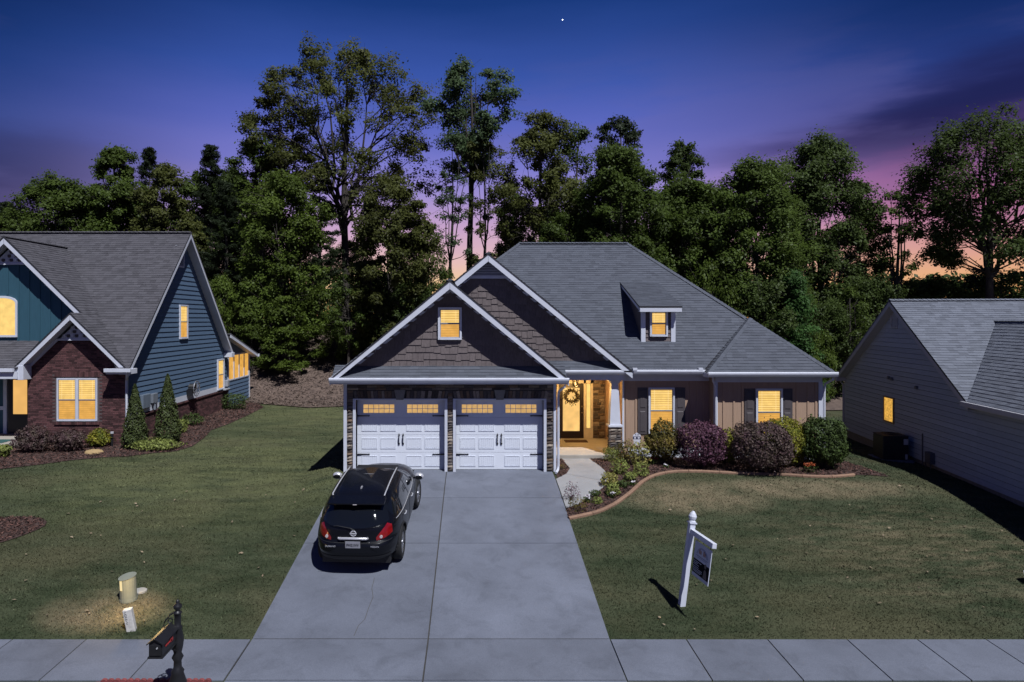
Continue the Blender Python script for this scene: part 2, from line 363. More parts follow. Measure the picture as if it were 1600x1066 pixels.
def grass_mat():
    m = bpy.data.materials.new('lawn_grass'); t, b = nt_of(m); L = t.links.new
    def N(ty, **k):
        n = t.nodes.new(ty)
        for a, c in k.items(): setattr(n, a, c)
        return n
    geo = N('ShaderNodeNewGeometry')
    def noise(scale, detail, stretch=(1, 1, 1), rot=0):
        mp = N('ShaderNodeMapping'); L(geo.outputs['Position'], mp.inputs[0]); mp.inputs['Scale'].default_value = stretch; mp.inputs['Rotation'].default_value = (0, 0, rot)
        n = N('ShaderNodeTexNoise'); L(mp.outputs[0], n.inputs[0]); n.inputs['Scale'].default_value = scale; n.inputs['Detail'].default_value = detail; n.inputs['Roughness'].default_value = 0.62
        return n.outputs[0]
    def rng(v, a, b2, c=0.0, d=1.0):
        mr = N('ShaderNodeMapRange'); L(v, mr.inputs[0]); mr.inputs[1].default_value = a; mr.inputs[2].default_value = b2; mr.inputs[3].default_value = c; mr.inputs[4].default_value = d; return mr.outputs[0]
    def mix(f, a, b2):
        n = N('ShaderNodeMix', data_type='RGBA'); L(f, n.inputs[0])
        for i, v in ((6, a), (7, b2)):
            if isinstance(v, tuple): n.inputs[i].default_value = v + (1,)
            else: L(v, n.inputs[i])
        return n.outputs[2]
    fine = rng(noise(34, 6), 0.3, 0.7); med = rng(noise(1.7, 9, (0.42, 1.25, 1), 0.55), 0.40, 0.62); big = rng(noise(0.42, 5, (0.6, 1, 1), -0.3), 0.46, 0.66)
    c = mix(fine, (0.024, 0.035, 0.017), (0.054, 0.070, 0.034))
    c = mix(rng(med, 0, 1, 0, 0.66), c, (0.088, 0.101, 0.056))
    c = mix(rng(big, 0, 1, 0, 0.5), c, (0.125, 0.11, 0.06))
    # dry, worn strip in front of the planting bed; left spot paints warm lamplight
    sx = N('ShaderNodeSeparateXYZ'); L(geo.outputs['Position'], sx.inputs[0])
    def M(op, a, b2=None):
        n = N('ShaderNodeMath', operation=op)
        for i, v in enumerate((a, b2)):
            if v is None: continue
            if isinstance(v, (int, float)): n.inputs[i].default_value = v
            else: L(v, n.inputs[i])
        return n.outputs[0]
    def spot(x, y, rx, ry):
        dx = M('DIVIDE', M('SUBTRACT', sx.outputs[0], x), rx); dy = M('DIVIDE', M('SUBTRACT', sx.outputs[1], y), ry)
        d = M('ADD', M('MULTIPLY', dx, dx), M('MULTIPLY', dy, dy))
        return rng(d, 0.15, 1.2, 1.0, 0.0)
    dry = M('MAXIMUM', M('MAXIMUM', spot(9.4, 19.2, 3.4, 0.9), spot(6.0, 18.6, 2.2, 1.3)), M('MAXIMUM', spot(-7.0, 13.0, 1.3, 0.8), M('MULTIPLY', spot(10.6, 15.4, 4.5, 3.0), rng(noise(3.2, 6, (0.5, 1.6, 1), -0.5), 0.42, 0.62, 0.0, 0.55))))  # includes the pedestal's warm pool of light painted near the sidewalk
    light_green = M('MULTIPLY', M('MAXIMUM', spot(-7.5, 23.0, 7.0, 7.0), spot(-3, 36, 14, 9)), rng(noise(1.6, 6, (0.5, 1.2, 1), 0.5), 0.32, 0.62, 0.1, 0.9))  # paler green patches over the far left and rear lawn
    c = mix(light_green, c, (0.142, 0.152, 0.070))
    dry = M('MULTIPLY', dry, rng(noise(1.3, 6), 0.3, 0.62, 0.15, 0.9))
    c = mix(dry, c, (0.25, 0.20, 0.125))
    at = N('ShaderNodeAttribute', attribute_name='tone')
    mr = N('ShaderNodeMapRange'); mr.clamp = False; L(at.outputs['Fac'], mr.inputs[0]); mr.inputs[3].default_value = 0.46; mr.inputs[4].default_value = 1.02
    vm = N('ShaderNodeVectorMath', operation='SCALE'); L(c, vm.inputs[0]); L(mr.outputs[0], vm.inputs['Scale'])
    L(vm.outputs[0], b.inputs['Base Color']); b.inputs['Roughness'].default_value = 0.9; b.inputs['Specular IOR Level'].default_value = 0.15
    bp = N('ShaderNodeBump'); L(noise(60, 5), bp.inputs['Height']); bp.inputs['Strength'].default_value = 0.7; bp.inputs['Distance'].default_value = 0.03; L(bp.outputs[0], b.inputs['Normal'])
    return m
GRASS = grass_mat()

# ------------------------------------------------------------------ ground shape
def ss(x):
    x = np.clip(x, 0, 1); return x*x*(3-2*x)
def G(X, Y):
    X = np.asarray(X, dtype=float); Y = np.asarray(Y, dtype=float)
    d = np.where(Y > 12.05, np.maximum(-1.03 + 0.1264*(Y-12.05), -1.03), -1.03 - 0.02*(12.05-Y))
    d = np.where(Y > 10.6, d, -1.06 - 0.05*(10.6-Y))
    k = np.clip((Y-20.2+1.2)/2.4, 0, 1)                      # round the knee at the garage apron
    d = np.where(Y > 19.0, np.where(Y < 21.4, -0.1517+ (0.1264*2.4)*(k-k*k/2), 0.0), d)
    d = d - 0.27*ss((-3.95-X)/1.5)*ss((Y-15)/5)
    d = d - 0.42*ss((X-11.6)/4)*ss((Y-15)/6) - 0.22*ss((X-12)/4)*ss((Y-22)/8)
    edge = np.where(X < 0, 40.0, 41.5)
    bank = 4.0*ss((Y-edge)/15.0) + 0.05*np.clip(Y-edge, 0, 4)
    d = d + bank
    return d
def g(x, y): return float(G(x, y))
def gp(px, py, dz=0.0):
    """where the sight line through pixel (px,py) of the photograph meets the ground"""
    ys = np.linspace(8, 70, 6201); xs = (px-CX)*ys/F; zs = CAMZ-(py-CY)*ys/F
    k = np.argmax(zs - G(xs, ys) - dz <= 0)
    return Vector((float(xs[k]), float(ys[k]), float(zs[k])))
def at(px, py, Y): return Vector(((px-CX)*Y/F, Y, CAMZ-(py-CY)*Y/F))

DL, DR = -3.88, 2.42
def on_concrete(X, Y):
    return ((X > DL-0.02) & (X < DR+0.02) & (Y < 20.75)) | ((Y > 10.72) & (Y < 12.04))
# ------------------------------------------------------------------ setting
def sheet(name, poly, mat_, cell=0.5, dz=0.02, kind='structure', parent=None):
    xs = [p[0] for p in poly]; ys = [p[1] for p in poly]
    mb = MB()
    x = min(xs)
    while x < max(xs):
        y = min(ys)
        while y < max(ys):
            q = clip(poly, [(x, y), (x+cell, y), (x+cell, y+cell), (x, y+cell)])
            if len(q) > 2 and parea(q) > 1e-5:
                mb.add([(p[0], p[1], g(*p)+dz) for p in q], [tuple(range(len(q)))])
            y += cell
        x += cell
    o = mb.build(name, mat_, parent, smooth=False)
    if kind: o['kind'] = kind
    return o

def inside(poly, X, Y):
    X = np.asarray(X); Y = np.asarray(Y); r = np.zeros(X.shape, bool)
    n = len(poly)
    for i in range(n):
        x1, y1 = poly[i-1][0], poly[i-1][1]; x2, y2 = poly[i][0], poly[i][1]
        c = ((y1 > Y) != (y2 > Y)) & (X < (x2-x1)*(Y-y1)/((y2-y1) if y2 != y1 else 1e-9)+x1)
        r ^= c
    return r

# bed and walk outlines (plan)
EDGE_PX = [(888, 812), (912, 807), (935, 801), (957, 791), (975, 779), (990, 767), (1003, 755), (1019, 746), (1036, 741), (1056, 738.5), (1078, 738), (1100, 738.5),
           (1140, 740.5), (1183, 742), (1226, 743.5), (1265, 746), (1300, 746.5), (1325, 744.5), (1338, 743)]
EDGE_PTS = [gp(*p) for p in EDGE_PX]
WALK = [(2.44, 19.9), (2.44, 17.75), (2.75, 17.95), (3.3, 18.6), (3.75, 19.3), (3.98, 20.0), (4.03, 20.7), (3.98, 21.4), (3.85, 22.5), (2.95, 22.5), (2.97, 21.9), (3.0, 21.0), (2.8, 20.4)]
BED_MAIN = [(p.x, p.y) for p in EDGE_PTS] + [(12.4, 20.3), (12.1, 22.2), (7.8, 22.7), (5.0, 22.78), (4.4, 22.78), (3.85, 22.5), (3.98, 21.4), (4.03, 20.7), (3.98, 20.0), (3.75, 19.3), (3.3, 18.6), (2.75, 17.95), (2.44, 17.75)]
BED_SMALL = [(2.5, 19.95), (2.82, 20.42), (3.0, 21.0), (2.97, 21.9), (2.95, 22.5), (2.55, 22.5)]
LB_PX = [(0, 734), (56, 727.5), (112, 720), (169, 715), (200, 714), (237, 709), (275, 706), (301, 698), (320, 684), (330, 673), (360, 662), (388, 649), (412, 637), (400, 629)]
LB = [(gp(*p).x, gp(*p).y) for p in LB_PX]
BED_LEFT = [(-24, LB[0][1]-0.4)] + LB + [(-13.4, 38.6), (-13.4, 26.55), (-24, 26.5)]
c0 = gp(-8, 830)
BED_ROUND = [(c0.x + 1.0*math.cos(t)*(1+0.08*math.sin(3*t)), c0.y + 1.05*math.sin(t)*(1+0.06*math.cos(2*t))) for t in np.linspace(0, 2*math.pi, 22)[:-1]]

def build_ground():
    xs = np.unique(np.round(np.concatenate([np.linspace(-420, -60, 13), np.linspace(-60, -18, 43), np.arange(-18, 20, 0.25), np.linspace(20, 60, 41), np.linspace(60, 420, 13)]), 4))
    ys = np.unique(np.round(np.concatenate([np.linspace(-30, 8, 20), np.arange(8, 46, 0.25), np.linspace(46, 70, 33), np.linspace(70, 700, 22)]), 4))
    X, Y = np.meshgrid(xs, ys)
    Z = G(X, Y)
    sink = ((X > DL+0.3) & (X < DR-0.3) & (Y < 20.5)) | ((Y > 11.0) & (Y < 11.8))
    Z = np.where(sink, Z-0.1, Z)
    Z = np.where(Y < 9.0, Z-0.1, Z)
    V = np.stack([X, Y, Z], -1).reshape(-1, 3)
    nx, ny = len(xs), len(ys)
    i = np.arange(ny-1)[:, None]*nx + np.arange(nx-1)[None]
    Fq = np.stack([i, i+1, i+1+nx, i+nx], -1).reshape(-1, 4)
    me = bpy.data.meshes.new('lawn'); me.from_pydata(V.tolist(), [], Fq.tolist())
    me.attributes.new('tone', 'FLOAT', 'FACE').data.foreach_set('value', np.full(len(Fq), 0.62, np.float32))
    me.materials.append(GRASS); me.polygons.foreach_set('use_smooth', [True]*len(Fq))
    o = bpy.data.objects.new('lawn', me); C.objects.link(o); o['kind'] = 'structure'
build_ground()

def slab(x0, x1, y0, y1, name, parent, mat_=CONC, dz=0.02, th=0.14):
    nx = max(2, int((x1-x0)/0.8)+1); ny = max(3, int((y1-y0)/0.4)+1)
    mb = MB(); xs = np.linspace(x0, x1, nx); ys = np.linspace(y0, y1, ny); e = 0.012
    vs = []; fs = []
    for j, y in enumerate(ys):
        for i, x in enumerate(xs):
            edge = i in (0, nx-1) or j in (0, ny-1)
            vs.append((x, y, g(0.0 if -4 < x < 3 else x, y)+dz))
    for j in range(ny-1):
        for i in range(nx-1): fs.append((j*nx+i, j*nx+i+1, (j+1)*nx+i+1, (j+1)*nx+i))
    ring = [i for i in range(nx)] + [j*nx+nx-1 for j in range(1, ny)] + [(ny-1)*nx+i for i in range(nx-2, -1, -1)] + [j*nx for j in range(ny-2, 0, -1)]
    b = len(vs)
    for k in ring:
        p = vs[k]; vs.append((p[0], p[1], p[2]-th))
    for q in range(len(ring)):
        r2 = (q+1) % len(ring); fs.append((ring[q], b+q, b+r2, ring[r2]))
    mb.add(vs, fs)
    return mb.build(name, mat_, parent)

drive = MB()
for y in np.arange(8.4, 20.9, 0.5):
    y2 = min(y+0.5, 20.9)
    drive.add([(DL+0.05, y, g(0, y)+0.004), (DR-0.05, y, g(0, y)+0.004), (DR-0.05, y2, g(0, y2)+0.004), (DL+0.05, y2, g(0, y2)+0.004)], [(0, 1, 2, 3)])
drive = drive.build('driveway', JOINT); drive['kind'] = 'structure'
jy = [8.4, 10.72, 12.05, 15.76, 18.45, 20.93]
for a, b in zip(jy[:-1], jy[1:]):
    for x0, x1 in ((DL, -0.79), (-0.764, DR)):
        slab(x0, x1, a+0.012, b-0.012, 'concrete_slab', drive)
# hairline crack wandering across one slab
cr = MB(); px = [(585, 905), (581, 922), (583, 935), (576, 952), (570, 970), (560, 980), (553, 996)]
pts = [gp(*p) for p in px]
for p, q in zip(pts[:-1], pts[1:]):
    w = 0.006
    cr.add([(p.x-w, p.y, g(0, p.y)+0.0235), (p.x+w, p.y, g(0, p.y)+0.0235), (q.x+w, q.y, g(0, q.y)+0.0235), (q.x-w, q.y, g(0, q.y)+0.0235)], [(0, 1, 2, 3)])
cr.build('crack', mat('crack_line', (0.075, 0.073, 0.072), 0.95), drive)

walkb = MB()
for x0, x1 in ((-30, DL-0.02), (DR+0.02, 30)):
    for x in np.arange(x0, x1, 2.0):
        x2 = min(x+2, x1)
        walkb.add([(x, 10.76, g(x, 10.76)+0.004), (x2, 10.76, g(x2, 10.76)+0.004), (x2, 12.0, g(x2, 12.0)+0.004), (x, 12.0, g(x, 12.0)+0.004)], [(0, 1, 2, 3)])
sidewalk = walkb.build('sidewalk', JOINT); sidewalk['kind'] = 'structure'
jr = [2.43, 3.77, 5.2, 6.6, 7.84, 9.05, 10.3, 11.6, 12.9, 14.2, 15.5, 17, 19]
jl = [-3.9, -5.4, -6.8, -8.1, -9.5, -10.9, -12.3, -13.7, -16, -18]
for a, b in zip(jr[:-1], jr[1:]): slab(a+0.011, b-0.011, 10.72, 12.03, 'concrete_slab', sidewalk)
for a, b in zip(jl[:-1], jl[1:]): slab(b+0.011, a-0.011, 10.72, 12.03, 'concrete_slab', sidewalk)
# street beyond the verge (mostly below the picture)
st = MB(); st.box(-60, 60, -12, 8.3, -1.6, -1.32); st = st.build('street', mat('asphalt', (0.05, 0.05, 0.052), 0.95, 0.2, 30, 0.4)); st['kind'] = 'structure'
kb = MB(); kb.box(-60, 60, 8.3, 8.45, -1.6, -1.19); kb = kb.build('kerb', CONC); kb['kind'] = 'structure'

walk = sheet('front_walk', WALK, CONCW, 0.5, 0.03)
# joint across the walk
jm = MB()
for (a, b) in (((2.8, 20.4), (4.0, 19.55)),):
    dx, dy = 0.006, 0.008
    n = 6
    for i in range(n):
        p = (a[0]+(b[0]-a[0])*i/n*0.98, a[1]+(b[1]-a[1])*i/n*0.98); q = (a[0]+(b[0]-a[0])*(i+1)/n*0.98, a[1]+(b[1]-a[1])*(i+1)/n*0.98)
        jm.add([(p[0], p[1]-dy, g(*p)+0.034), (q[0], q[1]-dy, g(*q)+0.034), (q[0], q[1]+dy, g(*q)+0.034), (p[0], p[1]+dy, g(*p)+0.034)], [(0, 1, 2, 3)])
jm.build('joint', JOINT, walk)
for nm, poly in (('mulch_bed', BED_MAIN), ('mulch_bed', BED_SMALL), ('mulch_bed', BED_LEFT), ('mulch_bed', BED_ROUND)):
    sheet(nm, poly, MULCH, 0.5, 0.022)
BANK = mat('bank_straw', (0.06, 0.042, 0.035), 0.95, 0.4, 3.5, 0.9, 25, col2=(0.165, 0.118, 0.095), detail=8)
hp = [(-60, 41.5), (-16, 41.0), (-12.2, 39.2), (-9.0, 37.4), (-5, 38.6), (0, 40), (8, 40.5), (16, 40.5), (20, 39), (60, 42), (60, 110), (-60, 110)]
sheet('wooded_bank', hp, BANK, 1.6, 0.05)

# ------------------------------------------------------------------ shingled roofs
def shingle_plane(mb, poly, expo=0.145, tabw=(0.16, 0.34), lift=0.0, rng=random):
    P = [Vector(p) for p in poly]
    n = Vector((0, 0, 0))
    for i in range(len(P)): n += P[i-1].cross(P[i])
    n.normalize()
    if n.z < 0: n = -n
    u = Vector((0, 0, 1)).cross(n).normalized(); v = n.cross(u).normalized()
    if v.z < 0: v = -v
    O = min(P, key=lambda p: p.z)
    con = [((p-O).dot(u), (p-O).dot(v)) for p in P]
    u0 = min(c[0] for c in con); u1 = max(c[0] for c in con); v1 = max(c[1] for c in con)
    r = 0
    while r*expo < v1:
        va, vb = r*expo, (r+1)*expo
        x = u0 - rng.random()*0.3
        while x < u1:
            w = rng.uniform(*tabw)
            q = clip([(x, va), (x+w, va), (x+w, vb), (x, vb)], con)
            if len(q) > 2 and parea(q) > 1e-4:
                t = rng.choice((0.35, 0.6, 0.75, 0.85, 1.0, 1.1)) if rng.random() < 0.75 else rng.uniform(0.2, 1.3)
                th = rng.uniform(0.008, 0.016)
                def H(vv): return lift + 0.003 + th*(vb-vv)/expo
                vs = [tuple(O + u*a + v*b + n*H(b)) for a, b in q]
                k = len(q); fs = [tuple(range(k))]
                low = [i for i in range(k) if abs(q[i][1]-va) < 1e-6 and abs(q[(i+1) % k][1]-va) < 1e-6]
                for i in low:
                    j = (i+1) % k
                    vs += [tuple(O + u*q[i][0] + v*va), tuple(O + u*q[j][0] + v*va)]
                    fs.append((i, len(vs)-2, len(vs)-1, j))
                mb.add(vs, fs, t)
            x += w
        r += 1
def roof(parent, planes, mat_, th=0.06, expo=0.145, name='roof'):
    deck = MB(); sh = MB()
    for p in planes:
        deck.prism([(a[0], a[1], a[2]) for a in p], [(a[0], a[1], a[2]-th) for a in p])
        shingle_plane(sh, p, expo)
    d = deck.build(name, EDGE, parent)
    s = sh.build('shingles', mat_, d); s['kind'] = 'stuff'
    return d
def ridge_caps(parent, a, b, mat_, w=0.15, step=0.16):
    a = Vector(a); b = Vector(b); L = (b-a).length; n = max(1, int(L/step)); mb = MB()
    d = (b-a).normalized(); s = d.cross(Vector((0, 0, 1))).normalized(); up = s.cross(d)
    for i in range(n):
        p = a + d*(L*i/n); q = a + d*(L*(i+1)/n); t = random.uniform(0.4, 1.1)
        h0, h1 = 0.035, 0.02
        vs = []
        for c, h in ((p, h0), (q, h1)):
            vs += [tuple(c - s*w + up*(h-0.06)), tuple(c + up*h), tuple(c + s*w + up*(h-0.06))]
        mb.add(vs, [(0, 1, 4, 3), (1, 2, 5, 4), (0, 2, 1), (3, 4, 5)], t)
    return mb.build('ridge_cap', mat_, parent)

# ------------------------------------------------------------------ wall pieces
def frame_of(O, U, N, Wv=(0, 0, 1)): return (tuple(O), tuple(U), tuple(N), tuple(Wv))
def relief(name, poly, fr, ob, ot, mat_, parent, z0=None, z1=None, smooth=False):
    """poly in (u,w); front face proud by ob at the bottom and ot at the top"""
    if len(poly) < 3 or parea(poly) < 2e-4: return None
    if z0 is None: z0 = min(p[1] for p in poly); z1 = max(p[1] for p in poly)
    n = len(poly); mb = MB(fr)
    f = [(p[0], ob + (ot-ob)*(p[1]-z0)/max(1e-6, z1-z0), p[1]) for p in poly]; b = [(p[0], 0, p[1]) for p in poly]
    mb.add(f+b, [tuple(range(n))] + [(i, (i+1) % n, n+(i+1) % n, n+i) for i in range(n)])
    return mb.build(name, mat_, parent)
def shakes(parent, con, fr, row=0.215, keep=None):
    z0 = min(p[1] for p in con); z1 = max(p[1] for p in con); x0 = min(p[0] for p in con); x1 = max(p[0] for p in con)
    z = z0 - 0.02; k = 0
    while z < z1:
        x = x0 - random.random()*0.25
        while x < x1:
            w = random.uniform(0.17, 0.33); dz = random.choice((-0.032, 0.0, 0.022))
            if keep is None or keep(x+w/2, z+0.1):
                q = clip([(x+0.004, z+dz), (x+w-0.004, z+dz), (x+w-0.004, z+row+0.035), (x+0.004, z+row+0.035)], con)
                relief('shake', q, fr, 0.034, 0.008, SHAKE, parent, z+dz, z+row+0.035)
            x += w
        z += row; k += 1
def lap_boards(parent, con, fr, mat_, expo=0.18, butt=0.03, gap=-0.004, top=0.002):
    z0 = min(p[1] for p in con); z1 = max(p[1] for p in con); x0 = min(p[0] for p in con)-1; x1 = max(p[0] for p in con)+1
    z = z0
    while z < z1:
        q = clip([(x0, z), (x1, z), (x1, z+expo-gap), (x0, z+expo-gap)], con)
        relief('siding_board', q, fr, butt, top, mat_, parent, z, z+expo)
        z += expo
_rocks = []
def rock_mesh(i):
    while len(_rocks) < 7:
        r = random.Random(40+len(_rocks)); mb = MB()
        vs = []; fs = []
        nx, nz = 4, 3
        for j in range(nz):
            for k in range(nx):
                e = 0.5 if (k in (0, nx-1) or j in (0, nz-1)) else 1.0
                vs.append((k/(nx-1)-0.5+r.uniform(-.05, .05)*(e > .6), -e*r.uniform(0.55, 1.0), j/(nz-1)-0.5+r.uniform(-.08, .08)*(e > .6)))
        for j in range(nz-1):
            for k in range(nx-1): fs.append((j*nx+k, j*nx+k+1, (j+1)*nx+k+1, (j+1)*nx+k))
        ring = [0, 1, 2, 3, 7, 11, 10, 9, 8, 4]
        b = len(vs)
        for q in ring: p = vs[q]; vs.append((p[0]*1.0, 0.0, p[2]*1.0))
        for q in range(len(ring)): fs.append((ring[q], b+q, b+(q+1) % len(ring), ring[(q+1) % len(ring)]))
        mb.add(vs, fs)
        me = bpy.data.meshes.new('stone'); me.from_pydata(mb.v, [], mb.f)
        me.attributes.new('tone', 'FLOAT', 'FACE').data.foreach_set('value', np.ones(len(mb.f), np.float32)); me.materials.append(STONE)
        _rocks.append(me)
    return _rocks[i % 7]
def stone(parent, cx, y, cz, w, h, d, yaw=0.0, roll=0.0):
    o = bpy.data.objects.new('stone', rock_mesh(random.randrange(7)))
    off = OFF.get(parent.name, Vector((0, 0, 0)))
    o.location = (cx-off.x, y-off.y, cz-off.z); o.scale = (w, d, h); o.rotation_euler = (0, roll, yaw)
    return link(o, parent)
def stone_field(parent, x0, x1, z0, z1, y, hs=(0.06, 0.11), ws=(0.12, 0.3), d=(0.03, 0.075), yaw=0.0, ox=None):
    """courses of ledge stone on a front face at depth y (or, with yaw, on a side face; then x runs along the side)"""
    z = z0
    while z < z1-0.02:
        h = min(random.uniform(*hs), z1-z)
        if z1-(z+h) < 0.035: h = z1-z
        x = x0
        while x < x1-0.01:
            w = random.uniform(*ws)
            if x1-(x+w) < 0.07: w = x1-x
            dd = random.uniform(*d)
            if ox is None: stone(parent, x+w/2, y, z+h/2, w-0.008, h-0.008, dd)
            else: stone(parent, ox, x+w/2, z+h/2, w-0.008, h-0.008, dd, yaw)
            x += w
        z += h

def window(parent, O, U, N, w, h, lower=0.5, trim=0.07, blinds=True, mats=None, grid=True, out=0.05, mull=None, name='window', push=0.04):
    """double-hung window centred at the bottom middle O; frame, sash bars, lit panes, blind slats"""
    O = tuple(O[i]+N[i]*push for i in range(3)); fr = frame_of(O, U, N); up, lo = mats or (PANE_A, PANE_B)
    fm = MB(fr); x0, x1 = -w/2, w/2
    fm.box(x0-trim, x0, -0.05, out, -trim, h+trim); fm.box(x1, x1+trim, -0.05, out, -trim, h+trim)
    fm.box(x0, x1, -0.05, out, h, h+trim); fm.box(x0, x1, -0.05, out+0.02, -trim, 0)
    sash = 0.025; zm = h*lower
    cells = [(x0, x1)] if not mull else [(x0, -mull/2), (mull/2, x1)]
    if mull: fm.box(-mull/2, mull/2, -0.05, out, 0, h)
    f = fm.build(name, WHITE if not mull else WHITE, parent)
    for a, b in cells:
        s = MB(fr)
        for z0, z1, y in ((0, zm, 0.012), (zm, h, 0.024)):
            s.box(a, a+sash, -0.01, y, z0, z1); s.box(b-sash, b, -0.01, y, z0, z1)
            s.box(a+sash, b-sash, -0.01, y, z0, z0+sash); s.box(a+sash, b-sash, -0.01, y, z1-sash, z1)
        s.build('sash', FRAME, f)
        for z0, z1, m_ in ((0, zm, lo), (zm, h, up)):
            p = MB(fr); p.box(a+sash, b-sash, -0.03, -0.004, z0+sash, z1-sash); p.build('pane', m_, f)
        if blinds:
            bl = MB(fr); z = sash+0.03
            while z < h-sash:
                if abs(z-zm) > sash*1.2: bl.box(a+sash+0.004, b-sash-0.004, -0.003, 0.0006, z, z+0.016)
                z += 0.074
            bl.build('blind', SLAT, f)
        if grid:
            gb = MB(fr); wdt = b-a
            for t in (0.2, 0.8): gb.box(a+wdt*t-0.006, a+wdt*t+0.006, -0.003, 0.003, zm+sash, h-sash)
            for z in (zm+(h-zm)*0.25, zm+(h-zm)*0.82): gb.box(a+sash, b-sash, -0.003, 0.0035, z-0.006, z+0.006)
            gb.build('grille', PANE_W, f)
    return f
PANE_W = glow('lit_grille', (1.0, 0.72, 0.32), 1.0, 0.02)

# ================================================================== MAIN HOUSE
HL = (4.0, 22.5, 0.0)
house = thing('house', 'stone and brown sided house with two garage doors, steep grey roof and lit porch', 'house', HL)
fX = frame_of((0, 0, 0), (1, 0, 0), (0, -1, 0))
def fY(y): return frame_of((0, y, 0), (1, 0, 0), (0, -1, 0))
# --- carcass walls
w = MB()
w.box(-3.86, -3.62, 20.72, 34.2, -0.4, 2.8)                     # left side wall
w.box(-3.62, 2.24, 20.72, 20.94, 2.2, 2.8)                      # above the garage doors
w.box(-3.62, -3.53, 20.72, 20.95, -0.1, 2.2); w.box(-0.84, -0.50, 20.72, 20.95, -0.1, 2.2); w.box(2.16, 2.24, 20.72, 20.95, -0.1, 2.2)
w.box(2.24, 2.50, 20.72, 25.6, -0.1, 2.8)                       # right garage wall, also the porch's left wall
garage_wall = w.build('garage_wall', MORTAR, house)
w = MB(); w.xz([(-3.72, 2.8), (2.42, 2.8), (2.42, 3.19), (-0.664, 5.70), (-3.72, 3.19)], 20.76, 20.9)
gable1 = w.build('gable_wall', SHAKE, house)
w = MB(); w.xz([(-3.7, 2.9), (4.85, 2.9), (4.85, 3.1), (0.52, 6.66), (-3.7, 3.2)], 22.72, 22.86)
gable2 = w.build('gable_wall', SHAKE, house)
w = MB()
w.box(5.0, 5.2, 22.8, 25.6, 0.1, 2.8); w.box(5.2, 7.98, 22.8, 23.0, 0.3, 2.8); w.box(7.94, 11.42, 22.35, 22.5, 0.3, 2.8)
w.box(7.9, 8.1, 22.4, 23.0, 0.3, 2.8); w.box(11.3, 11.42, 22.5, 34.2, -0.6, 2.8); w.box(-3.6, 11.3, 34.05, 34.2, -0.6, 2.8)
w.box(2.5, 5.0, 25.62, 25.8, 0.1, 2.8)
front_wall = w.build('front_wall', BROWN, house)
w = MB(); w.box(5.2, 7.9, 22.77, 22.9, -0.3, 0.33); w.box(7.9, 11.44, 22.32, 22.6, -0.5, 0.33)
w.build('foundation', WHITE, house)
# battens on the brown walls
def batten(x, y, z0, z1, par=front_wall):
    b = MB(); b.box(x-0.028, x+0.028, y-0.024, y, z0, z1); return b.build('batten', BROWN, par)
for x in (5.15, 5.46, 7.28, 7.5, 7.72): batten(x, 22.8, 0.36, 2.62)
for x in (6.05, 6.3, 6.55): batten(x, 22.8, 2.43, 2.62)
for x in (8.22, 8.56, 8.86-0.02, 10.62, 10.98, 11.24): batten(x, 22.35, 0.36, 2.62)
for x in (9.4, 9.7, 10.0): batten(x, 22.35, 2.45, 2.62)
for y in (23.2, 23.6, 24.0, 24.4, 24.8, 25.2):
    b = MB(); b.box(4.976, 5.0, y-0.028, y+0.028, 0.3, 2.7); b.build('batten', BROWN, front_wall)
t = MB(); t.box(5.0, 7.98, 22.775, 22.8, 2.56, 2.78); t.box(7.94, 11.44, 22.325, 22.35, 2.56, 2.78); t.build('frieze_board', WHITE, house)
def trim(x0, x1, y0, y1, z0, z1, name='corner_board'):
    b = MB(); b.box(x0, x1, y0, y1, z0, z1); return b.build(name, WHITE, house, bevel=0.006)
trim(-3.90, -3.80, 20.66, 20.80, -0.15, 2.68); trim(2.46, 2.54, 20.66, 20.80, 0.0, 2.68)
trim(7.91, 8.02, 22.31, 22.4, 0.33, 2.56); trim(11.32, 11.46, 22.31, 22.42, 0.1, 2.56); trim(5.0, 5.06, 22.76, 22.84, 0.33, 2.56)

# --- garage stone: courses, soldier arches with keystones
for x0, x1 in ((-3.80, -3.61), (-0.76, -0.58), (2.24, 2.46)):
    stone_field(garage_wall, x0, x1, 0.02, 2.2, 20.72, (0.07, 0.115), (0.13, 0.24), (0.04, 0.10))
stone_field(garage_wall, -3.80, 2.46, 2.47, 2.68, 20.72, (0.06, 0.08), (0.22, 0.45), (0.03, 0.07))
stone_field(garage_wall, -3.80, -3.62, 2.2, 2.46, 20.72); stone_field(garage_wall, -0.74, -0.60, 2.2, 2.46, 20.72); stone_field(garage_wall, 2.26, 2.46, 2.2, 2.46, 20.72)
for cx in (-2.19, 0.83):
    x = -1.40
    while x < 1.40:
        w_ = random.uniform(0.085, 0.13)
        if abs(x+w_/2) > 0.14:
            stone(garage_wall, cx+x+w_/2, 20.72, 2.325, w_-0.012, 0.235, random.uniform(0.04, 0.07), 0, (x+w_/2)*0.16)
        x += w_
    k = MB(); k.xz([(cx-0.10, 2.2), (cx+0.10, 2.2), (cx+0.15, 2.47), (cx-0.15, 2.47)], 20.61, 20.72); k.build('keystone', CAPST, garage_wall, bevel=0.012)

